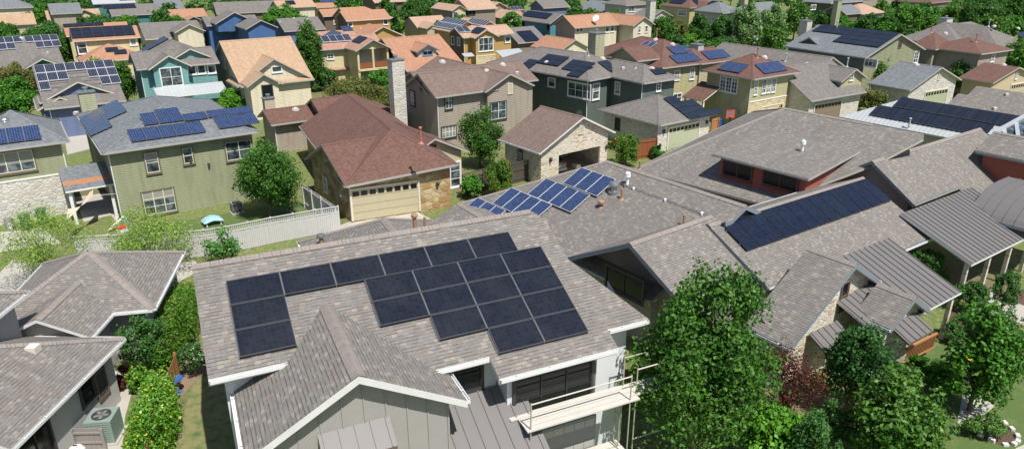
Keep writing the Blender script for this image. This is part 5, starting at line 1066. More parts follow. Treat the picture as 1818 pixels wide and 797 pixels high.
mat_panel('panel_silver', (.015, .02, .042), (.30, .32, .36), .02, .09, .45, 6, 1)
mat_panel('panel_near', (.008, .0105, .019), (.017, .021, .032), .02, .06, .4, 6, 10, .28)
mat_plain('frame_mid', (.12, .125, .135), .35, .1, .5); mat_plain('frame_white', (.55, .56, .58), .4, .03); mat_plain('frame_dark', (.03, .033, .04), .35, .1, .5); mat_plain('frame_grey', (.20, .21, .23), .35, .1, .6)

LEAF = {
 'oak': [(0, (.018, .05, .009)), (.5, (.042, .10, .016)), (.85, (.085, .17, .028)), (1, (.12, .20, .05))],
 'oak2': [(0, (.014, .042, .014)), (.6, (.03, .08, .024)), (1, (.075, .15, .05))],
 'oak3': [(0, (.016, .05, .013)), (.5, (.04, .10, .022)), (1, (.09, .17, .04))],
 'light': [(0, (.05, .14, .012)), (.5, (.10, .24, .02)), (1, (.22, .38, .05))],
 'light2': [(0, (.028, .085, .012)), (.5, (.06, .155, .022)), (1, (.13, .25, .045))],
 'lime': [(0, (.09, .17, .015)), (.5, (.17, .28, .03)), (1, (.32, .42, .07))],
 'olive': [(0, (.05, .065, .018)), (.5, (.10, .115, .035)), (.8, (.15, .12, .05)), (1, (.22, .17, .08))],
 'pale': [(0, (.06, .10, .035)), (.5, (.13, .19, .075)), (1, (.30, .36, .19))],
 'maple': [(0, (.022, .065, .010)), (.5, (.055, .125, .018)), (.85, (.105, .19, .03)), (1, (.20, .25, .10))],
 'maple2': [(0, (.025, .08, .010)), (.5, (.06, .145, .018)), (1, (.11, .21, .045))],
 'shrub': [(0, (.018, .055, .016)), (.5, (.045, .105, .03)), (1, (.11, .18, .06))],
 'flower': [(0, (.03, .08, .012)), (.6, (.07, .15, .025)), (.92, (.11, .20, .04)), (.93, (.65, .05, .02)), (1, (.75, .08, .03))],
 'roses': [(0, (.02, .06, .014)), (.6, (.05, .11, .03)), (.93, (.09, .16, .05)), (.94, (.75, .70, .66)), (1, (.8, .6, .6))],
 'box': [(0, (.02, .08, .012)), (.5, (.05, .15, .02)), (1, (.09, .22, .03))],
 'red': [(0, (.05, .012, .012)), (.5, (.10, .025, .022)), (1, (.2, .05, .04))],
 'redtree': [(0, (.045, .010, .016)), (.5, (.09, .02, .028)), (1, (.18, .05, .055))],
 'sparse': [(0, (.03, .09, .02)), (.5, (.07, .16, .04)), (1, (.14, .26, .07))],
 'verde': [(0, (.10, .15, .02)), (.5, (.19, .26, .05)), (1, (.36, .38, .12))],
 'hedge': [(0, (.04, .11, .012)), (.5, (.09, .19, .02)), (.9, (.15, .27, .04)), (1, (.25, .2, .08))],
 'grass': [(0, (.04, .09, .02)), (.5, (.08, .14, .03)), (1, (.16, .22, .07))],
 'vine': [(0, (.05, .13, .012)), (.6, (.13, .26, .03)), (.9, (.25, .40, .07)), (.96, (.75, .6, .05)), (1, (.7, .72, .5))],
}
for k_, s in LEAF.items():
    f_ = 1.35 if k_ not in ('redtree', 'red', 'box', 'hedge', 'vine', 'light', 'lime') else 1.1
    mat_leaf('leaf_'+k_, [(p, (min(.8, c[0]*f_*(.82 if c[1] > c[0] else 1)), min(.8, c[1]*f_*1.08), min(.8, c[2]*f_*.75))) for p, c in s], .2)

m, nt, b = newmat('ground')
p = geopos(nt)
n1 = noise(nt, p, .12, 4); n2 = noise(nt, p, 3.5, 5); n3 = noise(nt, p, 40, 3)
g1 = mixc(nt, n3, (.055, .11, .018), (.13, .20, .045))
g2 = mixc(nt, n3, (.17, .16, .06), (.27, .25, .11))
c = mixc(nt, ramp(nt, n2, [(.42, (0, 0, 0)), (.62, (1, 1, 1))]), g1, g2)
c = mixc(nt, ramp(nt, n1, [(.55, (0, 0, 0)), (.68, (1, 1, 1))]), c, (.16, .12, .08))
L(nt, c, b.inputs['Base Color']); b.inputs['Roughness'].default_value = .95
bump(nt, b, math_(nt, 'ADD', n3, n2), .6, .05)
m, nt, b = newmat('drylawn')
p = geopos(nt); n2 = noise(nt, p, 2.2, 5); n3 = noise(nt, p, 50, 3)
c = mixc(nt, n3, (.15, .15, .055), (.28, .255, .12)); c = mixc(nt, ramp(nt, n2, [(.45, (0, 0, 0)), (.7, (1, 1, 1))]), c, (.07, .13, .03))
L(nt, c, b.inputs['Base Color']); b.inputs['Roughness'].default_value = .95; bump(nt, b, n3, .6, .04)
m, nt, b = newmat('greenlawn')
p = geopos(nt); n2 = noise(nt, p, 1.5, 5); n3 = noise(nt, p, 50, 3)
c = mixc(nt, n3, (.05, .095, .02), (.12, .18, .05)); c = mixc(nt, ramp(nt, n2, [(.5, (0, 0, 0)), (.75, (1, 1, 1))]), c, (.15, .17, .05))
L(nt, c, b.inputs['Base Color']); b.inputs['Roughness'].default_value = .95; bump(nt, b, n3, .6, .04)
m = MATS['mulch']; bump(m.node_tree, m.node_tree.nodes['Principled BSDF'], noise(m.node_tree, geopos(m.node_tree), 25, 4), .9, .05)

# ------------------------------------------------------------------ mesh helpers
class MB:
    """collects polygons with material names and uvs, links them as ONE mesh object"""
    def __init__(s): s.v = []; s.f = []; s.m = []; s.uv = []; s.mn = []
    def mi(s, name):
        if name not in s.mn: s.mn.append(name)
        return s.mn.index(name)
    def poly(s, pts, mat, uvs=None):
        i = len(s.v); s.v += [tuple(p) for p in pts]; s.f.append(tuple(range(i, i+len(pts)))); s.m.append(s.mi(mat))
        s.uv.append(uvs if uvs else [(p[0], p[2]) for p in pts])
    def box(s, fr, a, b, mat):
        """box between local corners a,b in frame fr=(origin,u,v,w)"""
        o, u, v, w = fr
        X = lambda x, y, z: o + u*x + v*y + w*z
        (x0, y0, z0), (x1, y1, z1) = a, b
        c = [X(x0, y0, z0), X(x1, y0, z0), X(x1, y1, z0), X(x0, y1, z0), X(x0, y0, z1), X(x1, y0, z1), X(x1, y1, z1), X(x0, y1, z1)]
        i = len(s.v); s.v += [tuple(p) for p in c]
        for q in ((0, 3, 2, 1), (4, 5, 6, 7), (0, 1, 5, 4), (1, 2, 6, 5), (2, 3, 7, 6), (3, 0, 4, 7)):
            s.f.append(tuple(i+t for t in q)); s.m.append(s.mi(mat)); s.uv.append([(0, 0), (1, 0), (1, 1), (0, 1)])
    def tube(s, a, b, r0, r1, mat, n=8, cap=True):
        a, b = Vector(a), Vector(b); d = (b-a)
        if d.length < 1e-6: return
        d.normalize(); t = Vector((0, 0, 1)) if abs(d.z) < .9 else Vector((1, 0, 0)); x = d.cross(t).normalized(); y = d.cross(x)
        i = len(s.v)
        for c, r in ((a, r0), (b, r1)):
            for k in range(n):
                q = 2*math.pi*k/n; s.v.append(tuple(c + x*(r*math.cos(q)) + y*(r*math.sin(q))))
        for k in range(n):
            s.f.append((i+k, i+(k+1) % n, i+n+(k+1) % n, i+n+k)); s.m.append(s.mi(mat)); s.uv.append([(0, 0), (1, 0), (1, 1), (0, 1)])
        if cap:
            s.f.append(tuple(i+k for k in range(n))[::-1]); s.m.append(s.mi(mat)); s.uv.append([(0, 0)]*n)
            s.f.append(tuple(i+n+k for k in range(n))); s.m.append(s.mi(mat)); s.uv.append([(0, 0)]*n)
    def lathe(s, c, axis, prof, mat, n=16):
        c = Vector(c); d = Vector(axis).normalized(); t = Vector((0, 0, 1)) if abs(d.z) < .9 else Vector((1, 0, 0)); x = d.cross(t).normalized(); y = d.cross(x)
        i = len(s.v)
        for (r, h) in prof:
            for k in range(n):
                q = 2*math.pi*k/n; s.v.append(tuple(c + d*h + x*(r*math.cos(q)) + y*(r*math.sin(q))))
        for j in range(len(prof)-1):
            for k in range(n):
                s.f.append((i+j*n+k, i+j*n+(k+1) % n, i+(j+1)*n+(k+1) % n, i+(j+1)*n+k)); s.m.append(s.mi(mat)); s.uv.append([(0, 0), (1, 0), (1, 1), (0, 1)])
        s.f.append(tuple(i+(len(prof)-1)*n+k for k in range(n))); s.m.append(s.mi(mat)); s.uv.append([(0, 0)]*n)
    def build(s, name, parent=None, origin=None, smooth=False):
        o0 = Vector(origin) if origin is not None else (parent_world(parent) if parent else Vector((0, 0, 0)))
        me = bpy.data.meshes.new(name)
        me.from_pydata([(p[0]-o0[0], p[1]-o0[1], p[2]-o0[2]) for p in s.v], [], s.f)
        for n_ in s.mn: me.materials.append(MATS[n_])
        me.polygons.foreach_set('material_index', s.m)
        ul = me.uv_layers.new(name='UVMap')
        flat = [c for f in s.uv for p in f for c in p]
        ul.data.foreach_set('uv', flat)
        if smooth: me.polygons.foreach_set('use_smooth', [True]*len(me.polygons))
        me.validate(); me.update()
        o = bpy.data.objects.new(name, me); COL.objects.link(o)
        if parent: o.parent = parent; o.location = o0 - parent_world(parent)
        else: o.location = o0
        return o
def parent_world(p):
    w = Vector((0, 0, 0))
    while p: w = w + p.location; p = p.parent
    return w
def thing(name, label, cat, loc, group=None):
    o = bpy.data.objects.new(name, None); o.empty_display_size = .3; COL.objects.link(o); o.location = loc
    o['label'] = label; o['category'] = cat
    if group: o['group'] = group
    return o
def tag(o, label, cat, group=None):
    o['label'] = label; o['category'] = cat
    if group: o['group'] = group
    return o
def struct(name, pts, z, mat, kind='structure'):
    m = MB(); m.poly([(x, y, z) for x, y in pts], mat, [(x, y) for x, y in pts]); o = m.build(name); o['kind'] = kind
    return o
Z = Vector((0, 0, 1))
def frame(w):
    ox, oy, hd, Lw, Wf, Wb, zr, pt = w['p']; h = R(hd)
    return Vector((ox, oy, 0)), Vector((math.cos(h), math.sin(h), 0)), Vector((-math.sin(h), math.cos(h), 0))
def P3(w, u, v, z):
    o, a, b = frame(w); return o + a*u + b*v + Z*z

# ------------------------------------------------------------------ houses
TH_ = .15
def insets(w):
    ox, oy, hd, Lw, Wf, Wb, zr, pt = w['p']; t = w['t']
    il = (Wf+Wb)/2 if t[0] == 'h' else 0; ir = (Wf+Wb)/2 if t[1] == 'h' else 0
    if il+ir > Lw and il+ir > 0: sc = Lw/(il+ir)*.999; il *= sc; ir *= sc
    if 'ir' in w: ir = w['ir']
    if 'il' in w: il = w['il']
    return il, ir
def roof_faces(w):
    """list of (polygon in u,v,z ; uv) of the top faces"""
    ox, oy, hd, Lw, Wf, Wb, zr, pt = w['p']; tn = math.tan(R(pt)); cs = math.cos(R(pt)); il, ir = insets(w)
    F = []
    zf = lambda v: zr - abs(v)*tn
    def uvF(pl): return [(u, -abs(v)/cs) for u, v in pl]
    if 'Fpoly' in w: pl = w['Fpoly']
    else:
        pl = [(0, -Wf)]
        for (u0, u1, dW) in w.get('ext', []):
            u1 = min(u1, Lw)
            pl += [(u0, -Wf), (u0, -Wf-dW), (u1, -Wf-dW)]
            if u1 < Lw-.01: pl += [(u1, -Wf)]
        if not w.get('ext') or w['ext'][-1][1] < Lw-.01: pl += [(Lw, -Wf)]
        pl += [(Lw-ir, 0), (il, 0)] if Lw-ir-il > .02 else [(il, 0)]
    F.append(([(u, v, zf(v)) for u, v in pl], uvF(pl)))
    Lb = w.get('Lb', Lw)
    pl = [(Lb, Wb), (0, Wb)] + ([(il, 0), (Lb-ir if 'Lb' not in w else Lb, 0)] if Lw-ir-il > .02 else [(il, 0)])
    F.append(([(u, v, zf(v)) for u, v in pl], [(u+.37, -abs(v)/cs) for u, v in pl]))
    zeF, zeB = zf(Wf), zf(Wb)
    if il > 0:
        F.append(([(0, Wb, zeB), (0, -Wf, zeF), (il, 0, zr)], [(Wb, -il/cs), (-Wf, -il/cs), (0, 0)]))
    if ir > 0 and 'Fpoly' not in w:
        F.append(([(Lw, -Wf, zeF), (Lw, Wb, zeB), (Lw-ir, 0, zr)], [(-Wf, -ir/cs), (Wb, -ir/cs), (0, 0)]))
    return F
def roof_mesh(mb, w, shingle, trim, near, TH_=.15):
    F = roof_faces(w)
    pts = {}; edges = {}
    key = lambda p: (round(p[0], 3), round(p[1], 3), round(p[2], 3))
    for pl, uv in F:
        n = len(pl)
        mb.poly([P3(w, *p) for p in pl], shingle, uv)
        mb.poly([P3(w, p[0], p[1], p[2]-TH_) for p in reversed(pl)], 'soffit')
        for i in range(n):
            a, b = key(pl[i]), key(pl[(i+1) % n])
            if (b, a) in edges: del edges[(b, a)]
            else: edges[(a, b)] = 1
    for (a, b) in edges:
        if abs(a[1]) < .001 and abs(b[1]) < .001 and abs(a[2]-b[2]) < .001: continue
        A, B = P3(w, *a), P3(w, *b)
        mb.poly([A, A-Z*TH_, B-Z*TH_, B], trim)
    ox, oy, hd, Lw, Wf, Wb, zr, pt = w['p']; tn = math.tan(R(pt)); il, ir = insets(w)
    metal = shingle in ('white_metal', 'bronze')
    if metal:
        o, a, b = frame(w); u = .25
        while u < Lw-.1:
            top = 0
            if il and u < il: top = -Wf*(1-u/il)
            if ir and u > Lw-ir: top = -Wf*(1-(Lw-u)/ir)
            A, B = P3(w, u, -Wf, zr-Wf*tn), P3(w, u, top, zr+top*tn)
            d = B-A
            if d.length > .3:
                d.normalize(); nrm = a.cross(d).normalized()
                mb.box((A, a, d, nrm), (-.015, 0, -.01), (.015, (B-A).length, .05), shingle)
            u += .42
    elif near:
        # ridge and hip caps, slightly raised
        segs = [((il, 0, zr), (Lw-ir if 'Lb' not in w else w['Lb'], 0, zr), (0, -1), (0, 1))]
        for (c0, flag) in (((0, -Wf, zr-Wf*tn), il), ((0, Wb, zr-Wb*tn), il)):
            if flag: segs.append(((il, 0, zr), c0, None, None))
        for (c0, flag) in (((Lw, -Wf, zr-Wf*tn), ir), ((Lw, Wb, zr-Wb*tn), ir)):
            if flag and 'Fpoly' not in w: segs.append(((Lw-ir, 0, zr), c0, None, None))
        capw = .21 if shingle == 'shingle_grey' else .15
        for a, b_, _, _ in segs:
            A, B = P3(w, *a), P3(w, *b_); d = B-A
            if d.length < .3: continue
            ln = d.length; d.normalize(); s = d.cross(Z).normalized(); n_ = s.cross(d).normalized()
            drop = capw*(tn if abs(d.z) < .01 else tn*.72)
            for sg in (-1, 1):
                e0, e1 = A + s*(capw*sg) - n_*drop, B + s*(capw*sg) - n_*drop
                q = [A+n_*.035, B+n_*.035, e1+n_*.03, e0+n_*.03]; uv = [(0, 50), (0, 50+ln), (.17, 50+ln), (.17, 50)]
                uv = [(y*0+x, y) for x, y in [(0.0, 50.0), (0.0, 50.0+ln), (.2, 50.0+ln), (.2, 50.0)]]
                if sg < 0: q = q[::-1]; uv = uv[::-1]
                mb.poly(q, shingle+'_cap' if shingle == 'shingle_grey' else shingle, uv)
def gutter_mesh(w, gm, root):
    o, a, b = frame(w)
    ox, oy, hd, Lw, Wf, Wb, zr, pt = w['p']; tn = math.tan(R(pt)); il, ir = insets(w)
    def run(A, B, out):
        d = (B-A); ln = d.length
        if ln < .2: return
        d.normalize(); g = MB()
        g.box((A, d, out, Z), (0.02, .004, -.135), (ln-.02, .11, -.12), gm)
        g.box((A, d, out, Z), (0.02, .095, -.135), (ln-.02, .115, -.02), gm)
        g.box((A, d, out, Z), (0.02, .004, -.135), (.05, .115, -.02), gm)
        g.box((A, d, out, Z), (ln-.05, .004, -.135), (ln-.02, .115, -.02), gm)
        k = .6
        while k < ln: g.box((A, d, out, Z), (k, .004, -.03), (k+.03, .11, -.015), gm); k += 1.2
        g.build('gutter', root)
    pl = w.get('Fpoly')
    if pl is None: pl = [(p[0], p[1]) for p in roof_faces(w)[0][0]]
    n = len(pl)
    for i in range(n):
        (u0, v0), (u1, v1) = pl[i], pl[(i+1) % n]
        if abs(v0-v1) < .01 and v0 < -.5: run(P3(w, u0, v0, zr+v0*tn), P3(w, u1, v1, zr+v1*tn), -b)
    run(P3(w, w.get('Lb', Lw), Wb, zr-Wb*tn), P3(w, 0, Wb, zr-Wb*tn), b)
    if il: run(P3(w, 0, Wb, zr-Wb*tn), P3(w, 0, -Wf, zr-Wf*tn), -a)
    if ir and 'Fpoly' not in w: run(P3(w, Lw, -Wf, zr-Wf*tn), P3(w, Lw, Wb, zr-Wb*tn), a)
OG = .4
def wall_rect(w):
    ox, oy, hd, Lw, Wf, Wb, zr, pt = w['p']; ov = w.get('over', .45)
    s = min(1, Wf/2.2); ov *= s
    return (OG if w['t'][0] == 'g' else ov)*1.0, Lw-(OG if w['t'][1] == 'g' else ov), -(Wf-ov), Wb-ov
def walls_mesh(mb, w, wall):
    ox, oy, hd, Lw, Wf, Wb, zr, pt = w['p']; tn = math.tan(R(pt))
    u0, u1, v0, v1 = wall_rect(w)
    if w.get('og_l'): u0 = w['og_l']
    if w.get('Lb'): u1 = w['Lb']
    wm = w.get('walls', {}); g = lambda s: 'wall_'+wm.get(s, wall)
    zt = lambda v: zr-abs(v)*tn-TH_*.8
    z0 = w.get('base', 0)
    hl, hr = w['t'][0] == 'h', w['t'][1] == 'h'
    mb.poly([P3(w, u0, v0, z0), P3(w, u1, v0, z0), P3(w, u1, v0, zt(v0)), P3(w, u0, v0, zt(v0))], g('F'))
    mb.poly([P3(w, u1, v1, z0), P3(w, u0, v1, z0), P3(w, u0, v1, zt(v1)), P3(w, u1, v1, zt(v1))], g('B'))
    if not w.get('openL'):
        mb.poly([P3(w, u0, v1, z0), P3(w, u0, v0, z0), P3(w, u0, v0, zt(v0))] + ([] if hl else [P3(w, u0, 0, zt(0))]) + [P3(w, u0, v1, zt(v1))], g('L'))
    if w.get('openR'):
        a0, a1, ht = w['openR']
        for q in ([(v0, z0), (a0, z0), (a0, zt(a0)), (v0, zt(v0))], [(a1, z0), (v1, z0), (v1, zt(v1)), (a1, zt(a1))], [(a0, ht), (a1, ht), (a1, zt(a1)), (0, zt(0)), (a0, zt(a0))]):
            mb.poly([P3(w, u1, v, z) for v, z in q], g('R'))
            mb.poly([P3(w, u1-.15, v, z) for v, z in reversed(q)], 'wall_greystucco')
        for vv in (a0, a1): mb.poly([P3(w, u1, vv, z0), P3(w, u1-.15, vv, z0), P3(w, u1-.15, vv, ht), P3(w, u1, vv, ht)], 'trim_cream')
        mb.poly([P3(w, u1, a0, ht), P3(w, u1-.15, a0, ht), P3(w, u1-.15, a1, ht), P3(w, u1, a1, ht)], 'trim_cream')
    elif w.get('porch'):
        pass
    else:
        mb.poly([P3(w, u1, v0, z0), P3(w, u1, v1, z0), P3(w, u1, v1, zt(v1))] + ([] if hr else [P3(w, u1, 0, zt(0))]) + [P3(w, u1, v0, zt(v0))], g('R'))
    ov = w.get('over', .45)
    ex = w.get('wext') or [(a, b, d) for a, b, d in w.get('ext', [])]
    for i, (a, b_, dW) in enumerate(ex):
        ua = a+ov; ub = min(b_, Lw)-ov; vv = -(Wf+dW-ov)
        mb.poly([P3(w, ua, vv, z0), P3(w, ub, vv, z0), P3(w, ub, vv, zt(vv)), P3(w, ua, vv, zt(vv))], g('F'))
        for uu, fl in ((ua, 0), (ub, 1)):
            q = [P3(w, uu, v0, z0), P3(w, uu, vv, z0), P3(w, uu, vv, zt(vv)), P3(w, uu, v0, zt(v0))]
            mb.poly(q[::-1] if fl else q, g('L'))
STY = {'white': ('trim_white', 'glass'), 'dark': ('trim_dark', 'glass_dark'), 'darkw': ('trim_dark', 'glass'), 'olivef': ('trim_olive', 'glass'), 'brown': ('trim_brown', 'glass_dark'), 'darkred': ('trim_darkred', 'glass_dark'),
 'blue': ('trim_blue', 'glass_dark')}
def window(parent, o, a, n, w_, h_, cols, rows, st):
    """o centre on wall, a along wall, n outward"""
    fr = (o, a, n, Z); x, y = w_/2, h_/2
    if st.startswith('garage'):
        f = MB(); f.box(fr, (-x, .0, -y), (x, .03, y), st)
        for k in range(1, rows): f.box(fr, (-x, .03, -y+h_*k/rows-.012), (x, .034, -y+h_*k/rows+.012), 'trim_brown' if st != 'garage_sage' else 'garage_tan')
        t = .12
        f.box(fr, (-x-t, 0, -y), (-x, .09, y+t), 'trim_cream'); f.box(fr, (x, 0, -y), (x+t, .09, y+t), 'trim_cream'); f.box(fr, (-x, 0, y), (x, .09, y+t), 'trim_cream')
        d = f.build('garage_door', parent)
        g = MB(); cw = w_/cols
        for c in range(cols): g.box(fr, (-x+cw*(c+.14), .03, y-h_/rows*.82), (-x+cw*(c+.86), .045, y-h_/rows*.22), 'glass_dark')
        g.build('door_glazing', d)
        return
    if st.startswith('louver'):
        f = MB(); t = .06; m_ = st
        f.box(fr, (-x, 0, -y), (x, .03, y), 'trim_dark' if st == 'louverd' else 'trim_cream')
        for s_ in (-1, 1): f.box(fr, (s_*x-.04, 0, -y-.04), (s_*x+.04, .07, y+.04), 'trim_brown' if st == 'louverd' else 'trim_cream')
        for s_ in (-1, 1): f.box(fr, (-x+.04, 0, s_*y-.04), (x-.04, .07, s_*y+.04), 'trim_brown' if st == 'louverd' else 'trim_cream')
        for k in range(8): zz = -y+.06+(h_-.1)*k/8; f.box(fr, (-x+.04, .03, zz), (x-.04, .055, zz+.05), m_)
        f.build('gable_vent', parent); return
    tm, gl = STY[st]; inner = 'trim_white' if st in ('darkw', 'white') else ('trim_cream' if st == 'olivef' else 'black' if st == 'dark' else tm)
    t = .09 if w_ > .6 else .06
    f = MB()
    f.box(fr, (-x-t, 0, -y-t), (-x, .08, y+t), tm); f.box(fr, (x, 0, -y-t), (x+t, .08, y+t), tm)
    f.box(fr, (-x, 0, y), (x, .08, y+t), tm); f.box(fr, (-x-t-.03, 0, -y-t-.05), (x+t+.03, .11, -y-t), tm); f.box(fr, (-x, 0, -y-t), (x, .08, -y), tm)
    b_ = .045
    for s_ in (-1, 1): f.box(fr, (s_*(x-b_/2)-b_/2, 0, -y), (s_*(x-b_/2)+b_/2, .055, y), inner)
    for s_ in (-1, 1): f.box(fr, (-x+b_, 0, s_*(y-b_/2)-b_/2), (x-b_, .055, s_*(y-b_/2)+b_/2), inner)
    for c in range(1, cols): xx = -x+w_*c/cols; f.box(fr, (xx-.03, 0, -y+b_), (xx+.03, .06, y-b_), inner)
    for r in range(1, rows): zz = -y+h_*r/rows; f.box(fr, (-x+b_, 0, zz-.022), (x-b_, .052, zz+.022), inner)
    wn = f.build('window', parent)
    g = MB(); g.box(fr, (-x, .0, -y), (x, .025, y), gl); g.build('pane', wn)

THING = {}
def vent(parent, X, n, t):
    m = MB(); X = Vector(X)
    if t.startswith('dome'):
        c = 'dome' if t == 'dome' else 'galv'
        m.lathe(X+n*.02, n, [(.33, 0), (.33, .04), (.27, .05), (.25, .12), (.21, .17), (.13, .21), (.03, .225)], c); m.build('roof_dome', parent, smooth=False); return
    if t in ('box', 'boxbig'):
        s = .17 if t == 'box' else .2
        m.box((X, Vector((1, 0, 0)), Vector((0, 1, 0)), Z), (-s, -s, -.1), (s, s, .16), 'dome' if t == 'box' else 'trim_cream'); m.box((X, Vector((1, 0, 0)), Vector((0, 1, 0)), Z), (-s*.8, -s*.8, .16), (s*.8, s*.8, .18), 'plastic_white'); m.build('roof_vent', parent); return
    if t == 'dish':
        m.tube(X, X+Z*.9, .04, .04, 'galv'); m.lathe(X+Z*1.1, Vector((-.5, -.7, .5)), [(.05, -.12), (.3, -.08), (.5, .02), (.6, .12), (.58, .13)], 'plastic_white', 18); m.build('satellite_dish', parent); return
    if t == 'turbine':
        m.lathe(X, Z, [(.34, -.1), (.34, .02), (.17, .05), (.17, .25), (.27, .3), (.31, .42), (.27, .55), (.14, .62), (.02, .64)], 'galv', 18); m.build('turbine_vent', parent); return
    if t == 'whitevent':
        m.tube(X-Z*.1, X+Z*.55, .09, .09, 'plastic_white'); m.lathe(X+Z*.45, Z, [(.1, 0), (.17, .02), (.17, .14), (.1, .16), (.1, .2), (.16, .22), (.12, .3), (.02, .34)], 'plastic_white', 12); m.box((X, Vector((1, 0, 0)), Vector((0, 1, 0)), Z), (-.2, -.2, -.12), (.2, .2, .03), 'galv'); m.build('white_vent', parent); return
    if t == 'mushroom':
        m.tube(X-Z*.1, X+Z*.3, .08, .08, 'pipe_tan'); m.lathe(X+Z*.22, Z, [(.09, 0), (.2, .03), (.2, .14), (.13, .2), (.02, .22)], 'pipe_tan', 12); m.lathe(X, Z, [(.2, -.1), (.12, .03)], 'pipe_tan', 12); m.build('cap_vent', parent); return
    if t == 'stub':
        m.tube(X-Z*.15, X+Z*.45, .12, .12, 'pipe_tan', 12); m.lathe(X+Z*.42, Z, [(.13, 0), (.23, .04), (.24, .16), (.2, .18)], 'galv', 16); m.build('flue_pipe', parent); return
    if t == 'stack':
        m.tube(X-Z*.15, X+Z*.8, .1, .1, 'pipe_tan', 12); m.lathe(X+Z*.72, Z, [(.1, 0), (.16, .02), (.17, .12), (.12, .2), (.02, .22)], 'pipe_tan', 14); m.lathe(X, Z, [(.26, -.08), (.14, .05)], 'pipe_tan', 12); m.build('flue_pipe', parent); return
    c = {'pipe_tan': 'pipe_tan', 'pipe_red': 'pipe_red', 'pipe_grey': 'pipe_grey', 'pipe_thin': 'dome'}[t]
    h = {'pipe_tan': .6, 'pipe_red': 1.0, 'pipe_grey': .9, 'pipe_thin': .5}[t]; r = .07 if t != 'pipe_thin' else .04
    m.tube(X-Z*.15, X+Z*h, r, r, c); m.lathe(X, Z, [(.22, -.1), (r*1.2, .06)], c, 10)
    if t in ('pipe_red', 'pipe_grey'): m.lathe(X+Z*(h-.05), Z, [(r, 0), (r*1.8, .03), (r*1.8, .12), (r, .16)], c, 10)
    m.build('vent_pipe', parent)

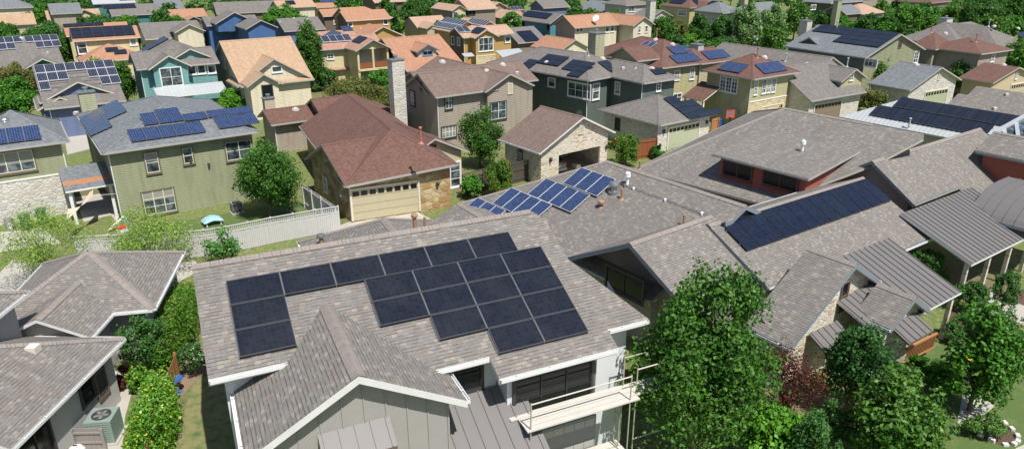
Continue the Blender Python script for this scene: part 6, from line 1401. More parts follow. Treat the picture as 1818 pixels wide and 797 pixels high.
for h in HOUSES:
    w0 = h['wings'][0]; o, a, b = frame(w0)
    base = P3(w0, w0['p'][3]/2, 0, 0)
    root = thing(h['tname'], h['label'], h['cat'], base, 'houses of the neighbourhood')
    THING[h['name']] = root
    near = h['near']
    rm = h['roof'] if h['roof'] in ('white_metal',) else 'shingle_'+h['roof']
    wl = MB(); rf = MB()
    for w in h['wings']:
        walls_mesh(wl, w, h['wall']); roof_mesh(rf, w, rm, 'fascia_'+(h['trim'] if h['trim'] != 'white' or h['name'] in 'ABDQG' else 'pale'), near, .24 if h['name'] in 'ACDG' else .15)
        if 'base_mat' in w:
            bm_, bh, faces = w['base_mat']; u0, u1, v0, v1 = wall_rect(w); sb = MB(); e = .05
            o, a, b = frame(w)
            for fc in faces:
                if fc == 'F': sb.box((o, a, b, Z), (u0-e, v0-e, 0), (u1+e, v0-.002, bh), 'wall_'+bm_)
                if fc == 'R': sb.box((o, a, b, Z), (u1+.002, v0-e, 0), (u1+e, v1, bh), 'wall_'+bm_)
                if fc == 'L': sb.box((o, a, b, Z), (u0-e, v0, 0), (u0-.002, v1, bh), 'wall_'+bm_)
            if faces:
                fc = faces[0]
                if fc == 'F': sb.box((o, a, b, Z), (u0-e-.03, v0-e-.04, bh), (u1+e, v0-.002, bh+.1), 'trim_white')
                else: sb.box((o, a, b, Z), (u1+.002, v0-e, bh), (u1+e+.04, v1, bh+.1), 'trim_white')
            sb.build('stone_base', root)
    wl.build('wall', root); roof = rf.build('roof', root)
    if near and h['roof'] != 'white_metal':
        for w in h['wings']:
            gutter_mesh(w, 'gutter' if h['name'] in 'ABDQ' else 'gutter_pale', root)
            if near:  # corner boards / downpipes
                u0, u1, v0, v1 = wall_rect(w); z = w['p'][6]-w['p'][4]*math.tan(R(w['p'][7]))-.2
                if w.get('base', 0) == 0 and 'Fpoly' not in w:
                    dp = MB(); q = P3(w, u1-.02 if w['t'][1] == 'h' else u0+.05, v0-.06, 0)
                    dp.tube(q+Z*.1, q+Z*z, .045, .045, 'gutter', 6); dp.build('downpipe', root)
    for (o_, a_, n_, w_, h_, c_, r_, st) in h['wins']: window(root, Vector(o_), Vector(a_), Vector(n_), w_, h_, c_, r_, st)
    for (X, n_, t) in h['vents']: vent(roof, X, Vector(n_), t)
    for (x, y, ztop, w_, d_, mat, hd) in h['chim']:
        c = MB(); q = R(hd); fr = (Vector((x, y, 0)), Vector((math.cos(q), math.sin(q), 0)), Vector((-math.sin(q), math.cos(q), 0)), Z)
        c.box(fr, (-w_/2, -d_/2, 0), (w_/2, d_/2, ztop), 'wall_'+mat)
        ch = c.build('chimney', root)
        c = MB(); c.box(fr, (-w_/2-.07, -d_/2-.07, ztop), (w_/2+.07, d_/2+.07, ztop+.08), 'galv'); c.lathe(Vector((x, y, ztop+.08)), Z, [(.16, 0), (.16, .25), (.24, .27), (.22, .36), (.02, .4)], 'galv', 12); c.build('chimney_cap', ch)
    for (ax, ay, ux, uy, ln, ze, dep, rise, mat, posts) in h['sheds']:
        A = Vector((ax, ay, ze)); u = Vector((ux, uy, 0)); b = Vector((-uy, ux, 0)); s = MB()
        mm = mat if mat in ('white_metal', 'bronze') else 'shingle_'+mat
        T = b*dep+Z*rise; sl = T.length
        q = [A, A+u*ln, A+u*ln+T, A+T]
        s.poly(q, mm, [(0, 0), (ln, 0), (ln, sl), (0, sl)]); s.poly([p-Z*.12 for p in reversed(q)], 'soffit')
        tr = 'trim_white' if posts else 'trim_brown'
        for i in range(4):
            p, r_ = q[i], q[(i+1) % 4]; s.poly([p, p-Z*.12, r_-Z*.12, r_], tr)
        if mat in ('white_metal', 'bronze'):
            d = T.normalized(); nn = u.cross(d).normalized(); k = .12
            while k < ln: s.box((A, u, d, nn), (k-.015, 0, -.01), (k+.015, sl, .045), mm); k += .45
        sh = s.build('porch_roof', root)
        if posts:
            n = max(2, int(ln/2.6)+1)
            for i in range(n):
                p = A + u*(.25+(ln-.5)*i/(n-1)) + b*.3; pm = MB()
                pm.box((Vector((p.x, p.y, 0)), u, b, Z), (-.1, -.1, 0), (.1, .1, ze-.02), 'trim_white' if h['name'] != 'G' and h['name'] != 'D' else 'wall_stone_cream')
                pm.build('porch_post', root)

# ------------------------------------------------------------------ solar arrays
PM = {}
FR = {'near': 'frame_mid', 'black': 'frame_dark', 'navy': 'frame_dark', 'blue': 'frame_grey', 'bluew': 'frame_white', 'silver': 'frame_white'}
GL = {'near': 'panel_near', 'black': 'panel_black', 'navy': 'panel_navy', 'blue': 'panel_blue', 'bluew': 'panel_blue', 'silver': 'panel_silver'}
def panel_mesh(w_, h_, st, land):
    k_ = (round(w_, 2), round(h_, 2), st, land)
    if k_ in PM: return PM[k_]
    m = MB(); g = .008 if st != 'bluew' else .003; fw = .022
    I = (Vector((0, 0, 0)), Vector((1, 0, 0)), Vector((0, 1, 0)), Z)
    x1, y1 = w_-g, h_-g
    m.box(I, (g, g-h_, 0), (x1, g-h_+fw, .045), FR[st]); m.box(I, (g, -g-fw, 0), (x1, -g, .045), FR[st])
    m.box(I, (g, g-h_+fw, 0), (g+fw, -g-fw, .045), FR[st]); m.box(I, (x1-fw, g-h_+fw, 0), (x1, -g-fw, .045), FR[st])
    q = [(g+fw, g-h_+fw, .036), (x1-fw, g-h_+fw, .036), (x1-fw, -g-fw, .036), (g+fw, -g-fw, .036)]
    uv = [(0, 0), (1, 0), (1, 1), (0, 1)] if not land else [(0, 0), (0, 1), (1, 1), (1, 0)]
    m.poly(q, GL[st], uv); m.poly([(p[0], p[1], .004) for p in reversed(q)], 'plastic_white')
    me = m.build('tmp'); d = me.data; bpy.data.objects.remove(me); PM[k_] = d
    return d
for ar in ARRAYS:
    X0 = Vector(ar['org']); ex, ey, ez = Vector(ar['ex']), Vector(ar['ey']), Vector(ar['ez'])
    M = Matrix((ex, ey, ez)).transposed().to_4x4()
    root = thing('solar_array', ar['label'], 'solar array', X0, 'solar arrays on the roofs')
    root.rotation_euler = M.to_euler()
    w_, h_ = ar['sz']; land = ar['o'] == 'L'
    if land: w_, h_ = h_, w_
    d = panel_mesh(w_, h_, ar['st'], land)
    I = (Vector((0, 0, 0)), Vector((1, 0, 0)), Vector((0, 1, 0)), Z)
    def rail(*bx):
        m_ = MB()
        for a_, b_ in bx: m_.box(I, a_, b_, 'galv')
        ro = m_.build('mounting_rail', None); ro.parent = root
    for (dx, dy, mask) in ar['blocks']:
        for j, row in enumerate(mask):
            for i, ch in enumerate(row):
                if ch != '1': continue
                o = bpy.data.objects.new('solar_panel', d); COL.objects.link(o); o.parent = root; o.location = (dx+i*w_, dy-j*h_, .09)
            idx = [i for i, ch in enumerate(row) if ch == '1']
            if idx:
                i0, i1 = idx[0], idx[-1]+1
                if ar['st'] == 'near':
                    for k_ in range(i0, i1+1): rail(((dx+k_*w_-.012, dy-(j+1)*h_+.02, .0), (dx+k_*w_+.012, dy-j*h_-.02, .128 if i0 < k_ < i1 else .06)))
                else:
                    for fy in (.25, .75):
                        bx = [((dx+i0*w_-.06, dy-j*h_-h_*fy-.02, .03), (dx+i1*w_+.06, dy-j*h_-h_*fy+.02, .085))]; k_ = i0*w_+.3
                        while k_ < i1*w_: bx.append(((dx+k_, dy-j*h_-h_*fy-.03, -.12), (dx+k_+.05, dy-j*h_-h_*fy+.03, .035))); k_ += 1.4
                        rail(*bx)

# ------------------------------------------------------------------ trees and plants
def leaves(cent, nrm, size, asp=.62):
    n = len(cent); t = rng.normal(size=(n, 3)); t -= (t*nrm).sum(1)[:, None]*nrm; t /= np.linalg.norm(t, axis=1)[:, None]+1e-9
    b = np.cross(nrm, t); s = (size*rng.uniform(.6, 1.3, n))[:, None]
    bend = nrm*s*.22
    v = np.stack([cent-t*s, cent+b*s*asp-bend, cent+t*s, cent-b*s*asp-bend], 1).reshape(-1, 3)
    return v
def crown_mesh(name, mat, C, rx, ry, rz, n, size, clumps, rot=0, shell=.75, loose=.12, flatb=.75, droop=0, cone=0):
    """C crown centre (local), clumps of leaves spread through the crown's volume"""
    cs = []; lob = rng.normal(size=(7, 3)); lob /= np.linalg.norm(lob, axis=1)[:, None]; la = rng.uniform(-.38, .26, 7)
    while len(cs) < clumps:
        p = rng.normal(size=3); p /= np.linalg.norm(p); q = 1+(la*np.clip(lob@p, 0, 1)**2).sum()
        r = rng.uniform(.12, 1)**.4*q
        if p[2]*r < -flatb: continue
        cs.append(p*r)
    cs = np.array(cs); cr = rng.uniform(.10, .30, clumps)*(1.25 if clumps < 24 else 1)
    cs *= (1-cr[:, None]*.6)
    wt = cr**2; wt /= wt.sum()
    idx = rng.choice(clumps, n, p=wt)
    d = rng.normal(size=(n, 3)); d[:, 2] *= .8; d[:, 2] += .12; d /= np.linalg.norm(d, axis=1)[:, None]
    rr = np.where(rng.random(n) < shell, rng.uniform(.75, 1.15, n), rng.uniform(.2, .9, n))
    jag = 1+.4*np.sin(d[:, 0]*7+idx)*np.sin(d[:, 1]*6+idx*2)*np.sin(d[:, 2]*7+idx*3)
    p = cs[idx] + d*(cr[idx]*rr*jag)[:, None]
    stray = rng.random(n) < loose
    p[stray] += rng.normal(size=(stray.sum(), 3))*.07
    if droop: p[:, 2] -= droop*(p[:, 0]**2+p[:, 1]**2)
    nr = d*.7 + p*.2 + rng.normal(size=(n, 3))*.6 + np.array([.1, -.15, .35]); nr /= np.linalg.norm(nr, axis=1)[:, None]
    if cone: sc_ = 1-cone*np.clip(p[:, 2]+.4, -.3, 1.4); p[:, 0] *= sc_; p[:, 1] *= sc_
    q = p*np.array([rx, ry, rz]); c_, s_ = math.cos(rot), math.sin(rot)
    q = np.stack([q[:, 0]*c_-q[:, 1]*s_, q[:, 0]*s_+q[:, 1]*c_, q[:, 2]], 1) + np.array(C)
    v = leaves(q, nr, size)
    me = bpy.data.meshes.new(name); nf = n
    me.vertices.add(4*nf); me.vertices.foreach_set('co', v.astype(np.float32).ravel())
    me.loops.add(4*nf); me.loops.foreach_set('vertex_index', np.arange(4*nf, dtype=np.int32))
    me.polygons.add(nf); me.polygons.foreach_set('loop_start', np.arange(nf, dtype=np.int32)*4)
    me.materials.append(MATS[mat]); me.update(); me.validate()
    ends = cs*np.array([rx, ry, rz]); ends = np.stack([ends[:, 0]*c_-ends[:, 1]*s_, ends[:, 0]*s_+ends[:, 1]*c_, ends[:, 2]], 1)+np.array(C)
    return me, ends
def add_obj(name, me, parent):
    o = bpy.data.objects.new(name, me); COL.objects.link(o); o.parent = parent; return o
def trunk_mb(H0, C, ends, r, bark, nl=7, lean=.1):
    m = MB(); top = Vector((C[0], C[1], C[2]-.1)); p0 = Vector((0, 0, -.05)); mid = Vector((top.x*.4+random.uniform(-lean, lean), top.y*.4+random.uniform(-lean, lean), H0))
    m.tube(p0, mid, r, r*.75, bark, 8, False); m.tube(mid, top, r*.75, r*.35, bark, 7, False)
    for i in range(min(nl, len(ends))):
        e = Vector(ends[i]); s = mid.lerp(top, random.uniform(0, .7)); k = s.lerp(e, .5)+Vector((0, 0, .15*(e-s).length)); m.tube(s, k, r*.42, r*.25, bark, 6, False); m.tube(k, e, r*.25, r*.07, bark, 5, False)
    return m
KP = {  # leaf size m, density per m2 of crown surface, clumps
 'oak': (.08, 215, 110), 'oak2': (.075, 210, 90), 'oak3': (.13, 130, 45), 'light': (.10, 190, 40), 'light2': (.12, 150, 45), 'lime': (.14, 100, 34), 'olive': (.085, 190, 60), 'pale': (.12, 120, 50),
 'maple': (.10, 140, 90), 'maple2': (.10, 115, 80), 'shrub': (.06, 260, 44), 'flower': (.06, 350, 40), 'roses': (.055, 330, 30), 'box': (.045, 600, 14), 'red': (.06, 260, 10), 'redtree': (.055, 95, 60),
 'sparse': (.09, 55, 22), 'verde': (.045, 110, 70), 'hedge': (.06, 420, 90), 'grass': (.05, 400, 10), 'vine': (.065, 380, 80)}
for t in TREES:
    kind, x, y, r, zb, zt, depth, label = t
    size, dens, cl = KP[kind]
    pix = depth/712.0           # metres per rendered pixel at that distance
    size = max(size, pix*.9)
    rz = max((zt-zb)/2, .2); area = 4*math.pi*((r*r*2+rz*rz)/3)
    n = int(min(area*dens*(KP[kind][0]/size)**1.7, 60000)); n = max(n, 500)
    plant = zb < .5 and zt < 2.6 or kind in ('grass', 'box', 'roses', 'flower', 'red', 'vine')
    root = thing('bush' if plant else 'tree', label, 'bush' if plant else 'tree', (x, y, 0), 'trees and shrubs of the neighbourhood')
    C = (0, 0, (zb+zt)/2)
    me, ends = crown_mesh('foliage', 'leaf_'+kind, C, r, r, rz, n, size, cl, shell=.7, loose=.2 if kind != 'box' else 0, cone=.22 if r > 2.8 and kind == 'oak' else .12)
    add_obj('foliage' if plant else 'crown', me, root)
    th = max(zb, .15)
    if kind == 'sparse' or kind == 'verde': nl = 18
    else: nl = 22 if r > 1.5 else 6
    trunk_mb(max(zb*.9, .15), (0, 0, (zb+zt)/2), ends, min(.28, .05+r*.045) if kind not in ('verde',) else .09, 'bark' if kind not in ('pale', 'verde', 'sparse') else 'bark_pale', nl).build('stem' if plant else 'trunk', None).parent = root
for (kind, x, y, rx, ry, rz, zc, rot, label, cat) in MOUNDS:
    root = thing(cat.replace(' ', '_'), label, cat, (x, y, 0), 'trees and shrubs of the neighbourhood')
    size, dens, cl = KP[kind]; area = 4*math.pi*(rx*ry+rx*rz+ry*rz)/3
    me, ends = crown_mesh('foliage', 'leaf_'+kind, (0, 0, zc), rx, ry, rz, int(area*dens), size, int(cl*max(1, ry/rx*.6)), R(rot), .7, .2, 1.0)
    add_obj('foliage', me, root)
    m = MB()
    for e in ends[:14]: m.tube((e[0]*.8, e[1]*.8, 0), tuple(e), .03, .012, 'bark', 5, False)
    m.build('stem', None).parent = root


far_label = 'small round tree standing in a gap between the far houses'
foot = []
for h in HOUSES:
    for w in h['wings']: foot.append((P3(w, w['p'][3]/2, 0, 0), max(w['p'][3]/2, w['p'][4])+1.0))
cnt = 0; tries = 0; prot = []
for k in range(5):
    knd = ('oak3', 'light2', 'oak3', 'maple', 'light2')[k]
    prot.append(crown_mesh('crown', 'leaf_'+knd, (0, 0, 3.6), 2.6, 2.6, 2.6, 1500, .24, 40))
placed = []
while cnt < 120 and tries < 6000:
    tries += 1
    y = random.uniform(88, 240); x = random.uniform(-.78, .78)*y
    if any((Vector((x, y, 0))-c).length < r+.6 for c, r in foot) or any((x-a)**2+(y-b)**2 < 16 for a, b in placed) or any((x-t_[1])**2+(y-t_[2])**2 < (t_[3]+2)**2 for t_ in TREES): continue
    if abs(x) < 35 and y < 100: continue
    placed.append((x, y)); cnt += 1
    root = thing('tree', far_label, 'tree', (x, y, 0), 'small round trees in gaps between the far houses'); s_ = random.uniform(.7, 1.2); root.scale = (s_, s_, s_*random.uniform(.8, 1.05)); root.rotation_euler = (0, 0, random.uniform(0, 6))
    me, ends = prot[cnt % 5]; add_obj('crown', me, root)
    if cnt < 6: prot[cnt % 5] = (me, ends)
    tm = MB(); tm.tube((0, 0, 0), (0, 0, 3.4), .2, .1, 'bark', 6); o = bpy.data.objects.new('trunk', None) if 0 else tm.build('trunk', None); o.parent = root
vs = []
for k in range(420):
    y = random.uniform(200, 420); x = random.uniform(-.85, .85)*y; r = random.uniform(2.2, 4.2); n = 110
    d = rng.normal(size=(n, 3)); d /= np.linalg.norm(d, axis=1)[:, None]; d[:, 2] = np.abs(d[:, 2])*1.0; p = d*r*rng.uniform(.7, 1.08, (n, 1)); p[:, 2] += r*.6
    vs.append(leaves(p+np.array([x, y, 0]), d, .75))
v = np.concatenate(vs); nf = len(v)//4; me = bpy.data.meshes.new('far_wood'); me.vertices.add(4*nf); me.vertices.foreach_set('co', v.astype(np.float32).ravel()); me.loops.add(4*nf); me.loops.foreach_set('vertex_index', np.arange(4*nf, dtype=np.int32)); me.polygons.add(nf); me.polygons.foreach_set('loop_start', np.arange(nf, dtype=np.int32)*4); me.materials.append(MATS['leaf_oak3']); me.update(); me.validate()
o = bpy.data.objects.new('far_wood', me); COL.objects.link(o); o['kind'] = 'stuff'; o['label'] = 'far belt of trees closing the view beyond the last houses'; o['category'] = 'woodland'
# ------------------------------------------------------------------ ground, paths, garden and yard things
g = MB(); g.poly([(-500, -60, 0), (500, -60, 0), (500, 700, 0), (-500, 700, 0)], 'ground'); o = g.build('ground'); o['kind'] = 'structure'
def patch(name, key, z, mat): return struct(name, [(p[0], p[1]) for p in PTS[key]], z, mat)
patch('alley', 'alley', .008, 'concrete'); patch('alley_pavement', 'alley2', .004, 'concrete'); patch('driveway', 'driveway', .004, 'concrete'); patch('garage_driveway', 'garage_apron', .004, 'concrete')
patch('patio', 'patio', .008, 'concrete'); patch('lawn', 'lawn', .004, 'drylawn'); patch('garden_bed', 'bed', .008, 'dirt'); patch('lawn', 'rlawn', .004, 'greenlawn')
patch('walkway', 'path1', .012, 'concrete'); patch('walkway', 'path2', .012, 'concrete'); patch('walkway', 'path3', .012, 'concrete'); patch('garden_bed', 'rbed', .008, 'mulch'); patch('garden_bed', 'rbed2', .009, 'mulch')
patch('garden_bed', 'ring', .008, 'mulch'); patch('patio', 'kpatio', .008, 'concrete'); patch('lawn', 'kyard', .004, 'greenlawn'); patch('walkway', 'walk_left', .008, 'concrete')
def V(key, i=0, z=None):
    p = PTS[key][i]; return Vector((p[0], p[1], p[2] if z is None else z))
def fence_run(name, label, pts, h, mat, board=.14, lattice=0, group='fences and gates'):
    root = thing(name, label, 'gate' if 'gate' in name else 'fence', (pts[0][0], pts[0][1], 0), group)
    bd = MB(); PL_ = []; la = MB()
    for i in range(len(pts)-1):
        a = Vector((pts[i][0], pts[i][1], 0)); b = Vector((pts[i+1][0], pts[i+1][1], 0)); d = b-a; ln = d.length; d.normalize(); nrm = Vector((-d.y, d.x, 0)); fr = (a, d, nrm, Z)
        hb = h-(.45 if lattice else 0)
        n = max(1, int(ln/board))
        for k in range(n):
            x = ln*k/n; t = random.uniform(-.012, .012)
            bd.box(fr, (x+.004, -.012+t, .03), (x+ln/n-.004, .012+t, hb+random.uniform(-.01, .01)), mat)
        for zz in (.3, hb-.25): bd.box(fr, (0, -.06, zz), (ln, -.02, zz+.09), mat)
        if lattice:
            la.box(fr, (0, -.03, hb), (ln, .03, hb+.06), mat); la.box(fr, (0, -.04, h-.05), (ln, .04, h), mat)
            for k in range(int(ln/.13)): la.box(fr, (k*.13, -.008, hb+.06), (k*.13+.035, .008, h-.05), mat)
            for zz in (.14, .26): la.box(fr, (0, -.012, hb+.06+zz-.1), (ln, -.009, hb+.06+zz-.065), mat)
        n = max(1, round(ln/2.2))
        for k in range(n+1 if i == len(pts)-2 else n):
            pm = MB(); pm.box(fr, (ln*k/n-.05, -.12, 0), (ln*k/n+.05, -.03, h+.02), mat); PL_.append(pm)
    bd.build('boards', root)
    for pm in PL_: pm.build('post', root)
    if lattice: la.build('lattice', root)
    return root
fence_run('lattice_fence', 'long weathered pale fence with lattice top below the sage green house', PTS['fence'], 1.85, 'fence_pale', .12, 1)
fence_run('wooden_fence', 'short grey fence between the round tree and the gold stone garage', PTS['fence2'], 1.8, 'fence_pale')
fence_run('wooden_fence', 'dark weathered fence behind the round red flowered bush', PTS['fence3'], 1.8, 'wood_dark', .13, 1)
fence_run('wooden_fence', 'brown fence between red flowering bush and clipped bush', PTS['fence4'], 1.8, 'wood_red')
fence_run('wooden_fence', 'orange brown fence overgrown by flowering vine beside the lawn', PTS['vinefence'], 1.5, 'fence_brown', .12)
fence_run('wooden_gate', 'tall red brown wooden gate behind the scaffold', PTS['redgate'], 2.0, 'wood_red', .12)
fence_run('picket_screen', 'weathered picket screen in front of the green air conditioner', PTS['ac1fence'], 1.0, 'wood_grey', .17)
fence_run('wooden_gate', 'brown wooden gate right of the white stone garage', PTS['gate2'], 1.7, 'wood_deck', .12)

def boxy(name, label, cat, p, s, hd, mat, parts=(), group=None):
    """a body box with extra boxes (name, a, b, mat) in the same local frame"""
    q = R(hd); fr = (Vector((p[0], p[1], 0)), Vector((math.cos(q), math.sin(q), 0)), Vector((-math.sin(q), math.cos(q), 0)), Z)
    root = thing(name, label, cat, (p[0], p[1], 0), group)
    m = MB(); m.box(fr, (-s[0]/2, -s[1]/2, .03), (s[0]/2, s[1]/2, s[2]), mat); m.build('body', root)
    for nm, a, b, mt in parts:
        m = MB(); m.box(fr, a, b, mt); m.build(nm, root)
    return root, fr
def ac(label, p, s, hd, mat):
    root = thing('air_conditioner', label, 'air conditioner', (p[0], p[1], 0), 'air conditioners')
    q = R(hd); fr = (Vector((p[0], p[1], 0)), Vector((math.cos(q), math.sin(q), 0)), Vector((-math.sin(q), math.cos(q), 0)), Z)
    m = MB(); m.box(fr, (-s, -s, 0), (s, s, .06), 'concrete'); m.build('pad', root)
    m = MB(); x = s*.82; m.box(fr, (-x, -x, .06), (x, x, s*1.75), mat)
    for sd in (-1, 1):
        for k in range(9): zz = .16+k*s*.16; m.box(fr, (-x*.85, sd*x-.012, zz), (x*.85, sd*x+.012, zz+.03), 'trim_dark' if mat == 'ac_grey' else mat)
    c = m.build('casing', root)
    m = MB(); top = Vector((p[0], p[1], s*1.75)); m.lathe(top, Z, [(x*.72, 0), (x*.72, .03), (x*.62, .03), (x*.6, .005), (.02, .005)], 'black', 24)
    m.build('fan_well', root)
    m = MB()
    for k in range(5):
        q2 = 2*math.pi*k/5; d = Vector((math.cos(q2), math.sin(q2), 0)); e = Vector((-d.y, d.x, 0)); m.box((top, d, e, Z), (.04, -.06, .012), (x*.55, .06, .02), 'ac_grey')
    for r_ in (.2, .35, .5, .65):
        n = 24
        for k in range(n):
            a, b = 2*math.pi*k/n, 2*math.pi*(k+1)/n; m.tube(top+Vector((math.cos(a)*x*r_, math.sin(a)*x*r_, .04)), top+Vector((math.cos(b)*x*r_, math.sin(b)*x*r_, .04)), .006, .006, 'ac_grey', 4, False)
    m.build('fan_grille', root)
ac('large pale green air conditioner on the patio beside the fence vine', PTS['ac1'][0], .62, 8, 'ac_green')
ac('grey slatted air conditioner against the sage green wall', PTS['ac2'][0], .45, 36, 'ac_grey')
def wheelie(label, p, hd, mat):
    root = thing('wheelie_bin', label, 'bin', (p[0], p[1], 0), 'wheelie bins')
    q = R(hd); o_, u, v = Vector((p[0], p[1], 0)), Vector((math.cos(q), math.sin(q), 0)), Vector((-math.sin(q), math.cos(q), 0))
    m = MB(); lo = [(-.24, -.26), (.24, -.26), (.24, .26), (-.24, .26)]; hi = [(-.31, -.36), (.31, -.36), (.31, .36), (-.31, .36)]
    A = [o_+u*a+v*b+Z*.08 for a, b in lo]; B = [o_+u*a+v*b+Z*1.0 for a, b in hi]
    for i in range(4): m.poly([A[i], A[(i+1) % 4], B[(i+1) % 4], B[i]], mat)
    m.poly(A[::-1], mat); m.poly(B, mat); m.build('body', root)
    m = MB(); m.box((o_, u, v, Z), (-.33, -.4, 1.0), (.33, .38, 1.05), mat); m.box((o_, u, v, Z), (-.25, -.3, 1.05), (.25, .28, 1.09), mat); m.build('lid', root)
    for s_ in (-1, 1):
        m = MB(); m.tube(o_+u*(s_*.25)+v*.3+Z*.12, o_+u*(s_*.31)+v*.3+Z*.12, .12, .12, 'tyre', 12); m.build('wheel', root)
wheelie('dark green wheelie bin against the white stone wall', PTS['bin1'][0], 34, 'plastic_green'); wheelie('smaller dark wheelie bin nearer the shade sail', PTS['bin2'][0], 34, 'plastic_green')
wheelie('bright blue wheelie bin in the shade beside the brown gate', PTS['bluebin'][0], 34, 'plastic_blue')
root = thing('metal_barrel', 'dented galvanised barrel beside the dark green bin', 'barrel', V('barrel')); m = MB(); m.lathe(V('barrel'), Z, [(.3, 0), (.3, .25), (.32, .27), (.3, .29), (.3, .55), (.32, .57), (.3, .59), (.3, .85), (.26, .87)], 'galv', 18); m.build('drum', root)
# shade sail with ropes
p = [V('sail', i) for i in range(4)]; p[0].z = 1.7; p[1].z = 2.5; p[2].z = 2.35; p[3].z = 1.9
root = thing('shade_sail', 'tan triangular shade sail stretched between the two left houses', 'shade sail', (p[0].x, p[0].y, 0))
m = MB(); n = 8
def sg(s, t): a = p[0].lerp(p[1], s); b = p[3].lerp(p[2], s); q = a.lerp(b, t); q.z -= .25*math.sin(math.pi*s); return q
for i in range(n):
    for j in range(2): m.poly([sg(i/n, j/2), sg((i+1)/n, j/2), sg((i+1)/n, (j+1)/2), sg(i/n, (j+1)/2)], 'cloth_tan')
m.build('cloth', root); m = MB(); m.tube(p[1], V('sailpole', 1), .015, .015, 'plastic_white', 5); m.tube(p[2], V('sailpole', 0), .015, .015, 'plastic_white', 5); m.tube(Vector((p[0].x, p[0].y, 0)), p[0]+Z*.1, .05, .04, 'galv', 8); m.build('rope', root)
# covered sandbox table
c = V('playtable'); q = R(36); fr = (c, Vector((math.cos(q), math.sin(q), 0)), Vector((-math.sin(q), math.cos(q), 0)), Z)
root = thing('covered_table', 'low white table under a pale blue cloth on the lawn by the lattice fence', 'table', c)
m = MB(); m.box(fr, (-.55, -.4, .35), (.55, .4, .42), 'plastic_white'); m.build('table_top', root)
for a in (-.48, .48):
    for b in (-.34, .34): m = MB(); m.box(fr, (a-.04, b-.04, 0), (a+.04, b+.04, .35), 'plastic_white'); m.build('leg', root)
m = MB(); o_, u, v, _ = fr
G = [[o_+u*(-.68+1.36*i/6)+v*(-.5+1.0*j/4)+Z*(.47+.14*math.exp(-((i-3)**2)/3)-(.18 if i in (0, 6) or j in (0, 4) else 0)+random.uniform(-.02, .02)) for j in range(5)] for i in range(7)]
for i in range(6):
    for j in range(4): m.poly([G[i][j], G[i+1][j], G[i+1][j+1], G[i][j+1]], 'cloth_blue')
m.build('cloth', root)
# hose reel
c = V('hose'); root = thing('hose_reel', 'black garden hose coiled against the sage wall under the large window', 'hose', (c.x, c.y, 0)); m = MB()
q = R(36); u = Vector((math.cos(q), math.sin(q), 0))
for r_ in (.26, .31, .36):
    for k in range(20):
        a, b = 2*math.pi*k/20, 2*math.pi*(k+1)/20; m.tube(c+u*math.cos(a)*r_+Z*math.sin(a)*r_, c+u*math.cos(b)*r_+Z*math.sin(b)*r_, .03, .03, 'black', 6, False)
m.build('coil', root); m = MB(); m.box((c, u, Vector((-u.y, u.x, 0)), Z), (-.04, -.05, -.5), (.04, .05, .45), 'galv'); m.build('bracket', root)
# toys
for i, (mt, lb) in enumerate((('plastic_white', 'white plastic toy slide leaning at the sage house corner'), ('purple_toy', 'small pink and white toy box at the foot of the sage house corner'))):
    c = V('toys', i); root = thing('toy_slide' if i == 0 else 'toy_box', lb, 'toy', c); m = MB(); q = R(70); fr = (c, Vector((math.cos(q), math.sin(q), 0)), Vector((-math.sin(q), math.cos(q), 0)), Z)
    if i == 0:
        a = c+Vector((-.5, -.3, .05)); b = c+Vector((.5, .3, .9)); m.box((a, (b-a).normalized(), Vector((-.5, .85, 0)).normalized(), (b-a).cross(Vector((-.5, .85, 0))).normalized()), (0, -.2, 0), (1.4, .2, .04), mt); m.build('chute', root)
        m = MB(); m.tube(c+Vector((.5, .1, 0)), b, .03, .03, 'cloth_blue'); m.tube(c+Vector((.7, .5, 0)), b, .03, .03, 'cloth_blue'); m.build('ladder', root)
    else:
        m.box(fr, (-.3, -.2, 0), (.3, .2, .3), 'plastic_white'); m.build('box', root); m = MB(); m.box(fr, (-.32, -.22, .3), (.32, .22, .38), 'red_toy'); m.build('lid', root)
# basketball backboard
c = V('hoop'); root = thing('basketball_hoop', 'portable basketball hoop with red trimmed board beside the blue bin', 'basketball hoop', c); q = R(20); u = Vector((math.cos(q), math.sin(q), 0)); v = Vector((-u.y, u.x, 0))
m = MB(); m.tube(c, c+Z*1.5, .05, .05, 'black'); m.box((c, u, v, Z), (-.3, .0, 0), (.3, .7, .15), 'black'); m.build('stand', root)
m = MB(); m.box((c, u, v, Z), (-.55, -.08, 1.3), (.55, -.04, 2.1), 'galv'); bk = m.build('backboard', root)
m = MB()
for a, b in (((-.57, -.1, 1.27), (.57, -.03, 1.34)), ((-.57, -.1, 2.06), (.57, -.03, 2.13)), ((-.57, -.1, 1.34), (-.5, -.03, 2.06)), ((.5, -.1, 1.34), (.57, -.03, 2.06)), ((-.2, -.1, 1.45), (.2, -.085, 1.49)), ((-.2, -.1, 1.75), (.2, -.085, 1.79)), ((-.2, -.1, 1.49), (-.16, -.085, 1.75)), ((.16, -.1, 1.49), (.2, -.085, 1.75))): m.box((c, u, v, Z), a, b, 'red_toy')
m.build('trim', bk); m = MB(); m.lathe(c-v*.35+Z*1.45, Z, [(.22, 0), (.24, .015), (.22, .03), (.2, .015)], 'red_toy', 16); m.build('rim', root)
